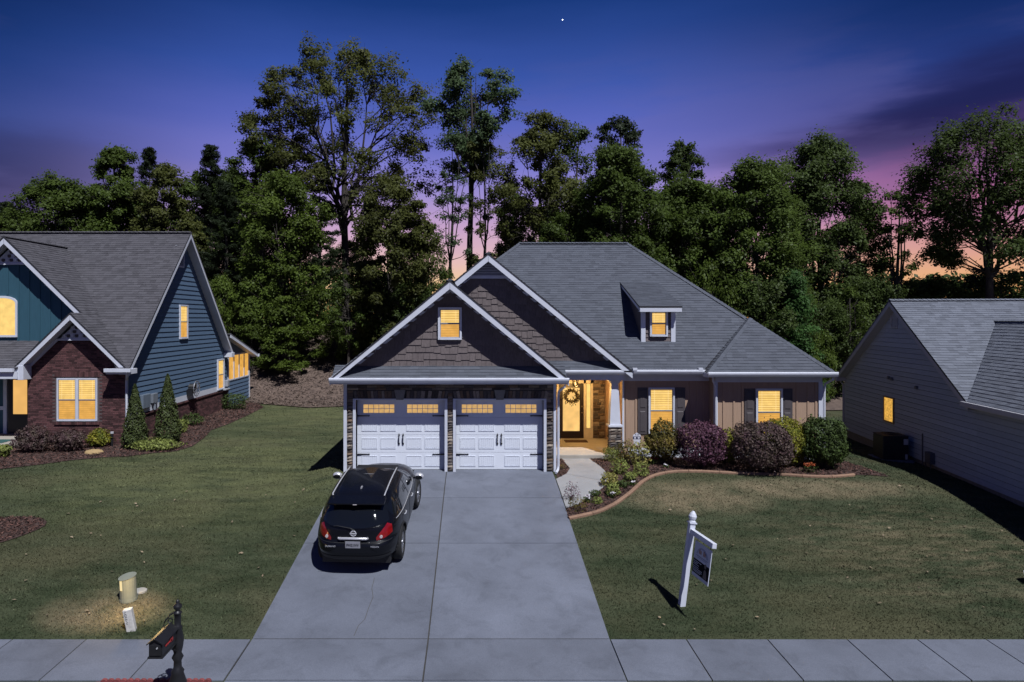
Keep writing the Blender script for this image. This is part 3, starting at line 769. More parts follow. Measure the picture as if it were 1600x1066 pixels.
# --- garage doors
def garage_door(cx, xa, xb):
    f = MB(); f.box(xa-0.085, xa, 20.655, 20.95, 0.0, 2.18); f.box(xb, xb+0.085, 20.655, 20.95, 0.0, 2.18); f.box(xa-0.085, xb+0.085, 20.655, 20.95, 2.18, 2.215)
    f.build('door_frame', WHITE, house, bevel=0.006)
    m = MB()
    zs = [0.012, 0.535, 1.07, 1.605, 2.19]
    for a, b in zip(zs[:-1], zs[1:]): m.box(xa-0.01, xb+0.01, 20.95, 21.0, a+0.004, b-0.004)
    m.box(xa, xb, 20.97, 21.02, 0.0, 2.19)
    d = m.build('garage_door', DOORW, house, bevel=0.004)
    for (z0, z1) in ((0.11, 0.44), (0.65, 0.98), (1.19, 1.52)):
        for (a, b) in ((-1.21, -0.73), (-0.635, -0.16), (0.16, 0.635), (0.73, 1.21)):
            p = MB(); fr = 0.022
            p.box(cx+a, cx+b, 20.936, 20.95, z0, z0+fr); p.box(cx+a, cx+b, 20.936, 20.95, z1-fr, z1)
            p.box(cx+a, cx+a+fr, 20.936, 20.95, z0+fr, z1-fr); p.box(cx+b-fr, cx+b, 20.936, 20.95, z0+fr, z1-fr)
            n = 7; wd = (b-a-2*fr)/n
            for i in range(n): p.box(cx+a+fr+i*wd+0.005, cx+a+fr+(i+1)*wd-0.005, 20.943, 20.95, z0+fr+0.012, z1-fr-0.012)
            p.build('door_panel', DOORW, d)
    for a, b in ((-1.16, -0.20), (0.18, 1.14)):
        z0, z1 = 1.745, 2.015
        wf = MB(); wf.box(cx+a-0.02, cx+b+0.02, 20.938, 20.95, z0-0.02, z1+0.02); wf.build('window_frame', DOORW, d)
        for i in range(6):
            for j in range(2):
                w_ = (b-a)/6; h_ = (z1-z0)/2
                q = MB(); q.box(cx+a+i*w_+0.009, cx+a+(i+1)*w_-0.009, 20.934, 20.937, z0+j*h_+0.009, z0+(j+1)*h_-0.009); q.build('pane', PANE_G, d)
    for z in (1.66, 0.48):
        for s in (-1, 1):
            h = MB(); xo = (xb-0.01) if s > 0 else (xa+0.01); xi = xo - s*0.38
            h.xz([(xo, z-0.022), (xi+s*0.05, z-0.013), (xi+s*0.03, z-0.024), (xi, z), (xi+s*0.03, z+0.024), (xi+s*0.05, z+0.013), (xo, z+0.022)], 20.925, 20.945)
            h.build('strap_hinge', IRON, d)
    for s in (-1, 1):
        h = MB(); x = cx+s*0.062
        h.tube([(x, 20.935, 0.82), (x, 20.90, 0.85), (x, 20.895, 0.95), (x, 20.90, 1.04), (x, 20.935, 1.07)], [0.012, 0.013, 0.016, 0.013, 0.012], 6)
        h.xz([(x-0.03, 1.06), (x+0.03, 1.06), (x, 1.13)], 20.925, 20.945); h.xz([(x-0.03, 0.83), (x+0.03, 0.83), (x+0.02, 0.77), (x-0.02, 0.77)], 20.925, 20.945)
        h.build('handle', IRON, d)
garage_door(-2.185, -3.53, -0.84)
garage_door(0.83, -0.50, 2.16)

# --- roofs
pent = [(-4.17, 20.22, 2.87), (2.80, 20.22, 2.87), (2.80, 20.78, 3.22), (-4.17, 20.78, 3.22)]
roof(house, [pent], SHING, name='pent_roof')
gR = [(2.86, 20.2, 2.85), (2.86, 22.72, 2.85), (-0.664, 22.72, 5.78), (-0.664, 20.2, 5.78)]
gL = [(-4.22, 20.2, 2.85), (-4.22, 22.72, 2.85), (-0.664, 22.72, 5.78), (-0.664, 20.2, 5.78)]
r1 = roof(house, [gR, gL], SHING, 0.05, name='gable_roof')
g2R = [(5.22, 22.25, 2.93), (0.52, 22.25, 6.77), (0.52, 27.14, 6.77), (5.22, 22.35, 2.94)]
g2L = [(-4.22, 22.25, 2.88), (-4.22, 32.0, 2.88), (0.52, 32.0, 6.77), (0.52, 22.25, 6.77)]
r2 = roof(house, [g2R, g2L], SHING, 0.05, name='gable_roof')
mf = [(2.0, 22.35, 2.95), (11.63, 22.35, 2.95), (6.44, 28.4, 7.78), (1.97, 28.4, 7.78), (0.4, 26.9, 6.58)]
mr_ = [(11.63, 22.35, 2.95), (11.63, 34.4, 2.95), (6.44, 28.4, 7.78)]
mb_ = [(-3.5, 34.4, 2.95), (11.63, 34.4, 2.95), (6.44, 28.4, 7.78), (1.97, 28.4, 7.78)]
ml_ = [(1.97, 28.4, 7.78), (0.4, 26.9, 6.58), (-3.5, 30, 3.1), (-3.5, 34.4, 2.95)]
rm = roof(house, [mf, mr_], SHING, 0.05, name='main_roof')
dk = MB()
for p in (mb_, ml_): dk.add(p, [tuple(range(len(p)))])
dk.build('rear_roof', SHING, house)
bf = [(7.57, 21.9, 2.905), (11.63, 21.9, 2.905), (9.82, 24.15, 4.635)]
bl_ = [(7.57, 21.9, 2.905), (9.82, 24.15, 4.635), (9.82, 24.48, 4.635), (7.57, 22.35, 2.955)]
br_ = [(11.63, 21.9, 2.905), (11.63, 22.4, 2.95), (9.82, 24.48, 4.635), (9.82, 24.15, 4.635)]
rb = roof(house, [bf, bl_, br_], SHING, 0.05, name='bay_roof')
ridge_caps(rm, (1.97, 28.4, 7.79), (6.44, 28.4, 7.79), SHING); ridge_caps(rm, (6.44, 28.4, 7.79), (9.82, 24.45, 4.66), SHING, 0.12)
ridge_caps(rm, (1.97, 28.4, 7.79), (0.45, 26.95, 6.6), SHING, 0.12)
ridge_caps(rb, (9.82, 24.2, 4.655), (11.63, 21.9, 2.92), SHING, 0.12); ridge_caps(rb, (9.82, 24.15, 4.655), (7.57, 21.9, 2.92), SHING, 0.1)
ridge_caps(r1, (-0.664, 20.2, 5.79), (-0.664, 22.72, 5.79), SHING, 0.12); ridge_caps(r2, (0.52, 22.25, 6.78), (0.52, 27.1, 6.78), SHING, 0.12)
# valley weave, a darker strip beside the bay
# --- rakes, soffits, friezes of the two gables
def rake(xa, za, xb, zb, y, par, h=0.20, th=0.04, drop=0.055):
    b = MB(); b.xz([(xa, za-drop), (xb, zb-drop), (xb, zb-drop-h), (xa, za-drop-h)], y, y+th); return b.build('rake_board', WHITE, par, bevel=0.004)
def soffit(xa, za, xb, zb, y0, y1, par):
    b = MB(); b.xz([(xa, za-0.20), (xb, zb-0.20), (xb, zb-0.215), (xa, za-0.215)], y0, y1); return b.build('soffit', WHITE, par)
for (xa, za, xb, zb, y, yw) in ((-4.22, 2.93, -0.664, 5.78, 20.21, 20.76), (2.86, 2.90, -0.664, 5.78, 20.21, 20.76)):
    rake(xa, za, xb, zb, y, r1); soffit(xa, za, xb, zb, y+0.04, yw, r1)
    b = MB(); b.xz([(xa*0.93+xb*0.07, (za*0.93+zb*0.07)-0.2), (xb, zb-0.2), (xb, zb-0.33), (xa*0.93+xb*0.07, (za*0.93+zb*0.07)-0.33)], 20.735, 20.76); b.build('frieze_board', WHITE, r1)
for (xa, za, xb, zb, y, yw) in ((5.22, 2.95, 0.52, 6.77, 22.26, 22.72), (-0.8, 5.69, 0.52, 6.77, 22.26, 22.72)):
    rake(xa, za, xb, zb, y, r2); soffit(xa, za, xb, zb, y+0.04, yw, r2)
    b = MB(); b.xz([(xa*0.93+xb*0.07, (za*0.93+zb*0.07)-0.2), (xb, zb-0.2), (xb, zb-0.32), (xa*0.93+xb*0.07, (za*0.93+zb*0.07)-0.32)], 22.695, 22.72); b.build('frieze_board', WHITE, r2)
# triangular louvred vent under the upper gable's peak
v = MB(); v.xz([(-0.42, 5.97), (1.46, 5.97), (1.34, 6.07), (-0.30, 6.07)], 22.66, 22.72); v.xz([(-0.2, 6.07), (1.24, 6.07), (0.52, 6.66)], 22.685, 22.715)
v = v.build('gable_vent', WHITE, house)
for i in range(6):
    z = 6.09+i*0.085; hw = (6.60-z)*1.18-0.05
    if hw > 0.06:
        s = MB(); s.yz([(22.685, z+0.06), (22.645, z), (22.655, z-0.006), (22.69, z+0.05)], 0.52-hw, 0.52+hw); s.build('louvre', FRAME, v)
# shakes on both gables
shakes(gable1, [(-3.66, 3.19), (2.36, 3.19), (-0.664, 5.66)], fY(20.76))
shakes(gable2, [(-1.5, 3.19), (4.73, 3.19), (1.35, 5.97), (-0.4, 5.97)], fY(22.72), keep=lambda x, z: x > -0.664+(5.95-z)/0.825-0.35)
# windows
window(house, (-0.68, 20.76, 4.06), (1, 0, 0), (0, -1, 0), 0.60, 0.86, 0.5, 0.06, out=0.06)
window(house, (6.30, 22.8, 0.85), (1, 0, 0), (0, -1, 0), 0.76, 1.44, 0.5, 0.055)
window(house, (9.69, 22.35, 0.86), (1, 0, 0), (0, -1, 0), 0.76, 1.44, 0.5, 0.055)
def shutter(x0, x1, y, z0, z1):
    b = MB(); b.box(x0, x1, y-0.03, y, z0, z1); zm = (z0+z1)/2+0.05
    s = b.build('shutter', SHUT, house, bevel=0.005)
    for a, c in ((z0+0.07, zm-0.04), (zm+0.04, z1-0.07)):
        p = MB(); p.xz([(x0+0.05, a), (x1-0.05, a), (x1-0.05, c), (x0+0.05, c)], y-0.034, y-0.03)
        p.prism([(x0+0.065, y-0.034, a+0.015), (x1-0.065, y-0.034, a+0.015), (x1-0.065, y-0.034, c-0.015), (x0+0.065, y-0.034, c-0.015)], [(x0+0.09, y-0.046, a+0.04), (x1-0.09, y-0.046, a+0.04), (x1-0.09, y-0.046, c-0.04), (x0+0.09, y-0.046, c-0.04)])
        p.build('shutter_panel', SHUT, s)
shutter(5.52, 5.84, 22.8, 0.78, 2.34); shutter(6.76, 7.10, 22.8, 0.78, 2.34)
shutter(8.90, 9.24, 22.35, 0.8, 2.35); shutter(10.13, 10.47, 22.35, 0.8, 2.35)
# --- dormer
d = MB(); d.yz([(23.5, 3.86), (23.5, 5.0), (26.2, 6.0)], 5.82, 5.94); d.yz([(23.5, 3.86), (23.5, 5.0), (26.2, 6.0)], 6.84, 6.96); d.box(5.94, 6.84, 23.5, 23.6, 3.86, 5.0)
dw = d.build('dormer_wall', SHAKE, house)
shk = frame_of((0, 23.5, 0), (1, 0, 0), (0, -1, 0))
lap_boards(dw, [(5.94, 3.86), (6.84, 3.86), (6.84, 4.98), (5.94, 4.98)], shk, SHAKE, 0.14)
b = MB(); b.box(5.80, 5.95, 23.455, 23.52, 3.84, 5.0); b.box(6.83, 6.98, 23.455, 23.52, 3.84, 5.0); b.build('corner_board', WHITE, dw)
dr = roof(house, [[(5.66, 23.14, 5.06), (7.12, 23.14, 5.06), (7.12, 26.3, 6.07), (5.66, 26.3, 6.07)]], SHING, 0.05, name='dormer_roof')
b = MB(); b.box(5.68, 7.10, 23.13, 23.17, 4.87, 5.0); b.box(5.70, 7.08, 23.17, 23.5, 4.88, 4.90); b.build('fascia', WHITE, dr)
b = MB(); b.yz([(23.17, 5.0), (23.17, 4.9), (26.2, 5.9), (26.2, 6.0)], 5.67, 5.71); b.build('fascia', WHITE, dr)
window(dw, (6.40, 23.5, 4.08), (1, 0, 0), (0, -1, 0), 0.50, 0.78, 0.5, 0.055, out=0.06)
# --- gutters, fascia, soffits, downspouts
def gutter(x0, x1, y, z):
    b = MB(); b.yz([(y, z), (y-0.02, z-0.05), (y-0.02, z-0.02), (y-0.10, z+0.02), (y-0.12, z+0.0), (y-0.12, z-0.05), (y-0.085, z-0.12), (y, z-0.12)], x0, x1); return b.build('gutter', WHITE, house)
gutter(-4.23, 2.86, 20.24, 2.87); gutter(2.9, 5.26, 22.38, 2.94); gutter(5.26, 7.6, 22.36, 2.95); gutter(7.54, 11.70, 21.92, 2.91)
b = MB(); b.box(-4.22, 2.86, 20.24, 20.27, 2.70, 2.86); b.box(-4.22, 2.86, 20.27, 20.72, 2.69, 2.705); b.build('eave_soffit', WHITE, house)
b = MB(); b.box(2.6, 7.6, 22.38, 22.41, 2.78, 2.93); b.box(2.54, 7.6, 22.41, 22.82, 2.775, 2.79); b.box(7.54, 11.66, 21.94, 21.97, 2.75, 2.89); b.box(7.54, 11.66, 21.97, 22.37, 2.745, 2.76)
b.box(7.54, 7.57, 21.97, 22.4, 2.76, 2.9); b.build('eave_soffit', WHITE, house)
def downspout(pts, name='downspout', par=house):
    b = MB(); b.tube(pts, 0.04, 6); return b.build(name, WHITE, par)
downspout([(2.78, 20.2, 2.76), (2.74, 20.25, 2.62), (2.62, 20.6, 2.46), (2.60, 20.64, 2.3), (2.60, 20.64, 0.2), (2.58, 20.6, 0.08), (2.5, 20.36, 0.04)])
downspout([(7.86, 22.3, 2.8), (7.86, 22.27, 2.6), (7.95, 22.27, 2.4), (7.95, 22.27, 0.2)])
downspout([(11.6, 21.9, 2.8), (11.58, 21.94, 2.68), (11.52, 22.3, 2.5), (11.5, 22.32, 2.3), (11.5, 22.32, 0.0)])
for (x, y, z) in ((2.95, 22.3, 2.97), (5.0+0.3, 22.28, 2.98), (7.45, 22.3, 2.98)):
    b = MB(); b.box(x-0.07, x+0.07, y-0.06, y+0.08, z-0.03, z+0.05); b.build('gutter_hanger', WHITE, house)

# --- porch
b = MB(); b.box(2.5, 5.0, 22.5, 25.66, -0.15, 0.15); b.build('porch_slab', CONC2, house, bevel=0.02)
b = MB(); b.box(2.5, 5.0, 22.8, 25.62, 2.7, 2.76); b.build('porch_ceiling', WHITE, house)
b = MB(); b.box(2.52, 5.0, 22.42, 22.8, 2.42+0.2, 2.78); b.build('porch_beam', WHITE, house)
stone_field(front_wall, 4.52, 4.97, 0.16, 2.66, 25.62, (0.09, 0.14), (0.14, 0.3), (0.03, 0.07))
fr_ = MB()
yb = 25.62
fr_.box(3.16, 3.24, yb-0.06, yb, 0.15, 2.34); fr_.box(4.17, 4.26, yb-0.06, yb, 0.15, 2.34); fr_.box(4.43, 4.52, yb-0.06, yb, 0.15, 2.34)
fr_.box(3.16, 4.52, yb-0.06, yb, 2.22, 2.34); fr_.box(4.26, 4.43, yb-0.05, yb, 0.15, 0.52)
fr_.box(3.0, 4.56, yb-0.05, yb, 2.40, 2.62)
fr_.build('door_surround', mat('surround_cream', (0.55, 0.5, 0.42), 0.6), house)
dd = MB(); xa, xb = 3.24, 4.17
dd.box(xa, xa+0.15, yb-0.05, yb, 0.17, 2.21); dd.box(xb-0.15, xb, yb-0.05, yb, 0.17, 2.21); dd.box(xa+0.15, xb-0.15, yb-0.05, yb, 0.17, 0.43); dd.box(xa+0.15, xb-0.15, yb-0.05, yb, 2.05, 2.21)
fd = dd.build('front_door', DOORB, house)
b = MB(); b.box(xa+0.15, xb-0.15, yb-0.03, yb-0.02, 0.43, 2.05); b.build('pane', PANE_D, fd)
b = MB(); b.box(4.28, 4.42, yb-0.03, yb-0.02, 0.54, 2.2); b.build('sidelight', PANE_A, house)
b = MB(); b.tube([(xb-0.07, yb-0.05, 1.12), (xb-0.07, yb-0.11, 1.12)], 0.025, 8); b.tube([(xb-0.07, yb-0.05, 1.35), (xb-0.07, yb-0.08, 1.35)], 0.028, 8); b.build('handle', mat('brass', (0.4, 0.3, 0.15), 0.3, metal=1.0), fd)
# tapered column on a stone pedestal
cxx, cy_ = 4.72, 22.72
b = MB(); b.prism([(cxx-.18, cy_-.18, 1.12), (cxx+.18, cy_-.18, 1.12), (cxx+.18, cy_+.18, 1.12), (cxx-.18, cy_+.18, 1.12)], [(cxx-.115, cy_-.115, 2.55), (cxx+.115, cy_-.115, 2.55), (cxx+.115, cy_+.115, 2.55), (cxx-.115, cy_+.115, 2.55)])
b.box(cxx-.23, cxx+.23, cy_-.23, cy_+.23, 1.06, 1.13); b.box(cxx-.15, cxx+.15, cy_-.15, cy_+.15, 2.50, 2.56); b.box(cxx-.2, cxx+.2, cy_-.2, cy_+.2, 2.56, 2.64)
col = b.build('porch_column', WHITE, house, bevel=0.006)
b = MB(); b.box(cxx-.16, cxx+.16, cy_-.16, cy_+.16, -0.1, 1.06); ped = b.build('column_pedestal', MORTAR, house)
stone_field(ped, cxx-.21, cxx+.21, 0.0, 1.05, cy_-.16, (0.07, 0.11), (0.12, 0.3), (0.04, 0.07))
stone_field(ped, cy_-.2, cy_+.18, 0.0, 1.05, 0, (0.08, 0.12), (0.15, 0.3), (0.04, 0.07), yaw=R(-90), ox=cxx-.16)
pl = bpy.data.lights.new('porch_lamp', 'POINT'); pl.energy = 105; pl.color = (1.0, 0.56, 0.17); pl.shadow_soft_size = 0.08
plo = bpy.data.objects.new('porch_lamp', pl); plo.location = (3.75, 24.3, 2.16); C.objects.link(plo)
# ================================================================== LEFT HOUSE
blue = thing('house', 'blue sided house with dark brick front gable and arched window at the left', 'house', (-17.0, 31.0, -0.3))
XS = -13.46
w = MB()
w.yz([(26.52, 0.8), (37.4, 0.8), (37.4, 2.6), (31.7, 8.5), (26.52, 3.1)], XS-0.2, XS)
w.box(XS-0.2, XS-0.004, 37.4, 41.2, -0.5, 2.7); w.box(-40, XS-0.1, 37.2, 37.4, -0.5, 2.7); w.box(-22, XS-0.1, 41.0, 41.2, -0.5, 2.5)
side = w.build('side_wall', BLUE, blue)
frS = frame_of((XS, 0, 0), (0, 1, 0), (1, 0, 0))
lap_boards(side, [(26.55, 1.05), (37.35, 1.05), (37.35, 2.65), (31.7, 8.4), (26.55, 3.1)], frS, BLUE, 0.215)
lap_boards(side, [(37.5, -0.35), (41.1, -0.35), (41.1, 1.2), (37.5, 1.2)], frS, BLUE, 0.215)
lap_boards(side, [(37.5, 2.62), (41.1, 2.6), (37.5, 3.55)], frS, BLUE, 0.215)
b = MB(); b.box(XS, XS+0.03, 26.52, 37.4, 0.80, 1.06); b.build('skirt_board', WHITE, side)
b = MB(); b.box(XS, XS+0.05, 26.5, 26.62, 1.0, 2.75); b.box(XS, XS+0.04, 41.08, 41.22, -0.4, 2.6); b.build('corner_board', WHITE, side)
def bricks(parent, con, fr, skip=(), name='bricks', L=0.203, H=0.057, J=0.011):
    z0 = min(p[1] for p in con); z1 = max(p[1] for p in con); x0 = min(p[0] for p in con); x1 = max(p[0] for p in con)
    mb = MB(fr); z = z0; k = 0
    while z < z1:
        x = x0 - (L+J)*(0.5 if k % 2 else 0)
        while x < x1:
            q = clip([(x, z), (x+L, z), (x+L, z+H), (x, z+H)], con)
            cx_, cz_ = x+L/2, z+H/2
            if len(q) > 2 and parea(q) > 4e-4 and not any(a < cx_ < b and c < cz_ < d for a, b, c, d in skip):
                p = random.uniform(0.008, 0.014); n = len(q)
                mb.add([(a, p, b) for a, b in q]+[(a, 0, b) for a, b in q], [tuple(range(n))]+[(i, (i+1) % n, n+(i+1) % n, n+i) for i in range(n)], random.uniform(0.1, 1.25))
            x += L+J
        z += H+J; k += 1
    o = mb.build(name, BRICK, parent); o['kind'] = 'stuff'; return o
def soldier(parent, x0, x1, z0, z1, fr, p=0.03):
    mb = MB(fr); x = x0
    while x < x1-0.02:
        mb.box(x, min(x+0.062, x1), 0, p, z0, z1, random.uniform(0.1, 1.2)); x += 0.073
    o = mb.build('soldier_course', BRICK, parent); o['kind'] = 'stuff'
fB = fY(26.5)
w = MB(); w.xz([(-17.25, -0.6), (XS, -0.6), (XS, 2.8), (-15.33, 4.68), (-17.25, 2.8)], 26.505, 26.7); w.box(-17.25, -17.05, 26.7, 28.2, -0.6, 2.8)
bw = w.build('brick_wall', BMORT, blue)
bricks(bw, [(-17.25, -0.5), (XS, -0.5), (XS, 2.75), (-15.0, 4.2), (-15.66, 4.2), (-17.25, 2.75)], frame_of((0, 26.505, 0), (1, 0, 0), (0, -1, 0)), [(-16.2, -14.45, 0.55, 2.58)])
b = MB(); b.box(XS-0.15, XS+0.012, 26.5, 37.6, -0.7, 0.78); sb = b.build('brick_foundation', BMORT, blue)
frF = frame_of((XS+0.012, 0, 0), (0, 1, 0), (1, 0, 0))
bricks(sb, [(26.5, -0.5), (37.6, -0.5), (37.6, 0.72), (26.5, 0.72)], frF)
b = MB(frF); y = 26.5
while y < 37.55: b.box(y, y+0.1, 0, 0.06, 0.72, 0.785, random.uniform(0.1, 1.2)); y += 0.11
o = b.build('brick_ledge', BRICK, sb); o['kind'] = 'stuff'
soldier(bw, -16.2, -14.45, 2.38, 2.58, frame_of((0, 26.505, 0), (1, 0, 0), (0, -1, 0)))
soldier(bw, -16.2, -14.45, 0.53, 0.64, frame_of((0, 26.505, 0), (1, 0, 0), (0, -1, 0)), 0.06)
window(bw, (-15.325, 26.5, 0.72), (1, 0, 0), (0, -1, 0), 1.46, 1.56, 0.49, 0.05, mull=0.10, out=0.03, push=0.02)
# decorative gable frieze: board with rows of fish-scale shingles
def scallops(parent, cx, z0, apex, slope, y, n=4):
    b = MB(); hw = (apex-z0)/slope; b.xz([(cx-hw, z0), (cx+hw, z0), (cx, apex)], y-0.02, y); b.box(cx-hw, cx+hw, y-0.06, y, z0-0.07, z0)
    f = b.build('gable_frieze', WHITE, parent)
    for r in range(n):
        z = z0+0.04+r*0.16; half = (apex-z-0.16)/slope; k = int(half/0.16)
        for i in range(-k, k+1):
            x = cx+(i+(0.5 if r % 2 else 0))*0.16
            if abs(x-cx) > half: continue
            s = MB(); s.xz([(x-0.06, z+0.13), (x-0.06, z+0.05), (x-0.03, z+0.012), (x+0.03, z+0.012), (x+0.06, z+0.05), (x+0.06, z+0.13)], y-0.055, y-0.02)
            s.build('scallop', WHITE if (r+i) % 2 else SHUT, f)
scallops(blue, -15.33, 3.86, 4.62, 0.97, 26.49)
# big gable with arched window
w = MB(); w.xz([(-23.4, 3.0), (-13.7, 3.0), (-18.4, 7.55), (-23.2, 3.0)], 27.3, 27.5); w.box(-24, -17.2, 28.0, 28.2, -0.4, 3.0)
bg = w.build('front_wall', BLUE2, blue)
for i in range(9):
    x = -19.4+i*0.42
    zt = min(6.8, 7.5-0.98*abs(x+18.4)) if abs(x+18.4) < 4.2 else 3.6
    zb = 5.6 if -19.35 < x < -18.15 else 3.72
    if zt > zb:
        b = MB(); b.box(x-0.03, x+0.03, 27.275, 27.3, zb, zt); b.build('batten', BLUE2, bg)
scallops(blue, -18.4, 6.86, 7.52, 0.98, 27.29, 4)
fr = MB(); n = 10; cxw = -18.76; hw = 0.52
arc = [(cxw+hw*math.cos(t), 5.26+0.2*math.sin(t)) for t in np.linspace(0, math.pi, n)]
arco = [(cxw+(hw+0.08)*math.cos(t), 5.26+0.29*math.sin(t)) for t in np.linspace(0, math.pi, n)]
for i in range(n-1): fr.xz([arc[i], arc[i+1], arco[i+1], arco[i]], 27.24, 27.3)
fr.box(cxw-hw-0.08, cxw-hw, 27.24, 27.3, 3.98, 5.26); fr.box(cxw+hw, cxw+hw+0.08, 27.24, 27.3, 3.98, 5.26); fr.box(cxw-hw-0.08, cxw+hw+0.08, 27.22, 27.3, 3.9, 3.98)
aw = fr.build('arched_window', WHITE, bg)
b = MB(); b.xz([(cxw-hw, 3.98), (cxw+hw, 3.98)]+arc, 27.265, 27.28); b.build('pane', PANE_M2 if 'PANE_M2' in globals() else PANE_A, aw)
# roofs
vB = lambda z: (-18.4+(7.85-z)/0.981, 26+(z-2.75)/1.035, z)
mainF = [(-13.55, 26.0, 2.75), (-13.05, 26.0, 2.75), (-13.05, 31.7, 8.65), (-19.6, 31.7, 8.65), (-18.75, 30.9, 7.82)]
mainG = [(-40, 30.9, 7.82), (-18.3, 30.9, 7.82), (-19.2, 31.7, 8.65), (-40, 31.7, 8.65)]
rl = roof(blue, [mainF, mainG], SHING3, 0.08, name='main_roof')
b = MB(); b.prism([(-40, 31.7, 8.65), (-13.05, 31.7, 8.65), (-13.05, 37.3, 2.85), (-40, 37.3, 2.85)], [(-40, 31.7, 8.57), (-13.05, 31.7, 8.57), (-13.05, 37.3, 2.77), (-40, 37.3, 2.77)]); b.build('rear_roof', SHING3, blue)
ridge_caps(rl, (-40, 31.7, 8.66), (-13.05, 31.7, 8.66), SHING3, 0.16, 0.2)
rA = [(-18.4, 26.8, 7.87), (-15.33, 26.8, 4.86), vB(4.86), vB(7.87)]
rB = [(-15.33, 26.0, 4.86), (-13.2, 26.0, 2.77), vB(4.86)]
rC = [(-18.4, 26.8, 7.87), (-18.4, 31.0, 7.87), (-23.6, 26.8, 2.77)]
rD = [(-15.33, 26.0, 4.86), (-15.33, 27.3, 4.86), (-17.45, 27.3, 2.80), (-17.45, 26.0, 2.80)]
rE = [(-24, 25.95, 2.76), (-17.3, 25.95, 2.76), (-17.3, 27.32, 3.76), (-24, 27.32, 3.76)]
rg = roof(blue, [rA, rB, rC, rD], SHING3, 0.06, name='gable_roof')
roof(blue, [rE], SHING3, 0.05, name='porch_roof')
ridge_caps(rg, (-18.4, 26.8, 7.88), (-18.4, 30.9, 7.88), SHING3, 0.12)
for (xa, za, xb, zb, y, yw) in ((-15.1, 4.62, -18.4, 7.85, 26.81, 27.3), (-23.6, 2.8, -18.4, 7.85, 26.81, 27.3), (-13.2, 2.78, -15.33, 4.86, 26.01, 26.5), (-17.45, 2.8, -15.33, 4.86, 26.01, 26.5)):
    rake(xa, za, xb, zb, y, rg, 0.2, 0.04, 0.06); soffit(xa, za, xb, zb, y+0.04, yw, rg)
    if y < 26.5:
        b = MB(); b.xz([(xa+(xb-xa)*.1, za+(zb-za)*.1-0.2), (xb, zb-0.2), (xb, zb-0.36), (xa+(xb-xa)*.1, za+(zb-za)*.1-0.36)], 26.47, 26.5); b.build('frieze_board', WHITE, rg)
# rake boards and soffit of the side gable
for (ya, za) in ((26.0, 2.75), (37.3, 2.85)):
    b = MB(); b.yz([(ya, za-0.06), (31.7, 8.59), (31.7, 8.38), (ya, za-0.28)], -13.09, -13.05); b.build('rake_board', WHITE, rl)
    b = MB(); b.yz([(ya, za-0.22), (31.7, 8.42), (31.7, 8.40), (ya, za-0.24)], XS, -13.09); b.build('soffit', WHITE, rl)
# boxed eave returns and gutters
b = MB(); b.box(-13.95, -13.0, 25.98, 26.5, 2.52, 2.72); b.box(-13.98, -12.97, 25.88, 25.98, 2.6, 2.74); b.build('eave_return', WHITE, blue, bevel=0.01)
b = MB(); b.box(-17.4, -17.1, 26.0, 26.5, 2.3, 2.85); b.build('eave_return', WHITE, blue, bevel=0.01)
b = MB(); b.box(-13.5, -13.0, 36.9, 37.35, 2.55, 2.8); b.build('eave_return', WHITE, blue, bevel=0.01)
b = MB(); b.box(-24, -17.4, 25.84, 25.95, 2.62, 2.75); b.build('gutter', WHITE, blue)
b = MB(); b.box(-24, -17.3, 25.95, 26.2, 2.35, 2.62); b.build('porch_beam', WHITE, blue)
b = MB(); b.tube([(-13.1, 25.95, 2.6), (-13.15, 26.05, 2.45), (-13.38, 26.42, 2.25), (-13.38, 26.44, 0.1)], 0.045, 6); b.build('downspout', WHITE, blue)
# porch corner: trim post, black door with lit glass, slab
b = MB(); b.box(-19.17, -19.03, 27.9, 28.0, -0.1, 2.6); b.box(-19.03, -17.4, 27.93, 28.0, 2.35, 2.5); b.box(-19.6, -19.17, 27.94, 28.0, 0.9, 1.05); b.build('door_surround', WHITE, blue)
b = MB(); b.box(-18.98, -18.05, 27.92, 27.98, -0.05, 2.35); ld = b.build('front_door', DOORB, blue)
b = MB(); b.box(-18.76, -18.2, 27.9, 27.92, 0.74, 2.14); b.build('pane', glow('lit_amber_pane', (1.0, 0.55, 0.16), 0.82, 0.1, 1.5), ld)
b = MB(); b.xy([(-24, 25.0), (-17.5, 25.15), (-17.3, 26.45), (-17.3, 28.0), (-24, 28.0)], -0.6, -0.06); b.build('porch_slab', CONC2, blue)
b = MB(); b.box(-20.5, -17.75, 25.75, 26.5, -0.058, -0.045); o = b.build('porch_mat', mat('mat_teal', (0.03, 0.09, 0.085), 0.9)); tag(o, 'teal mat lying along the edge of the blue house porch', 'mat')
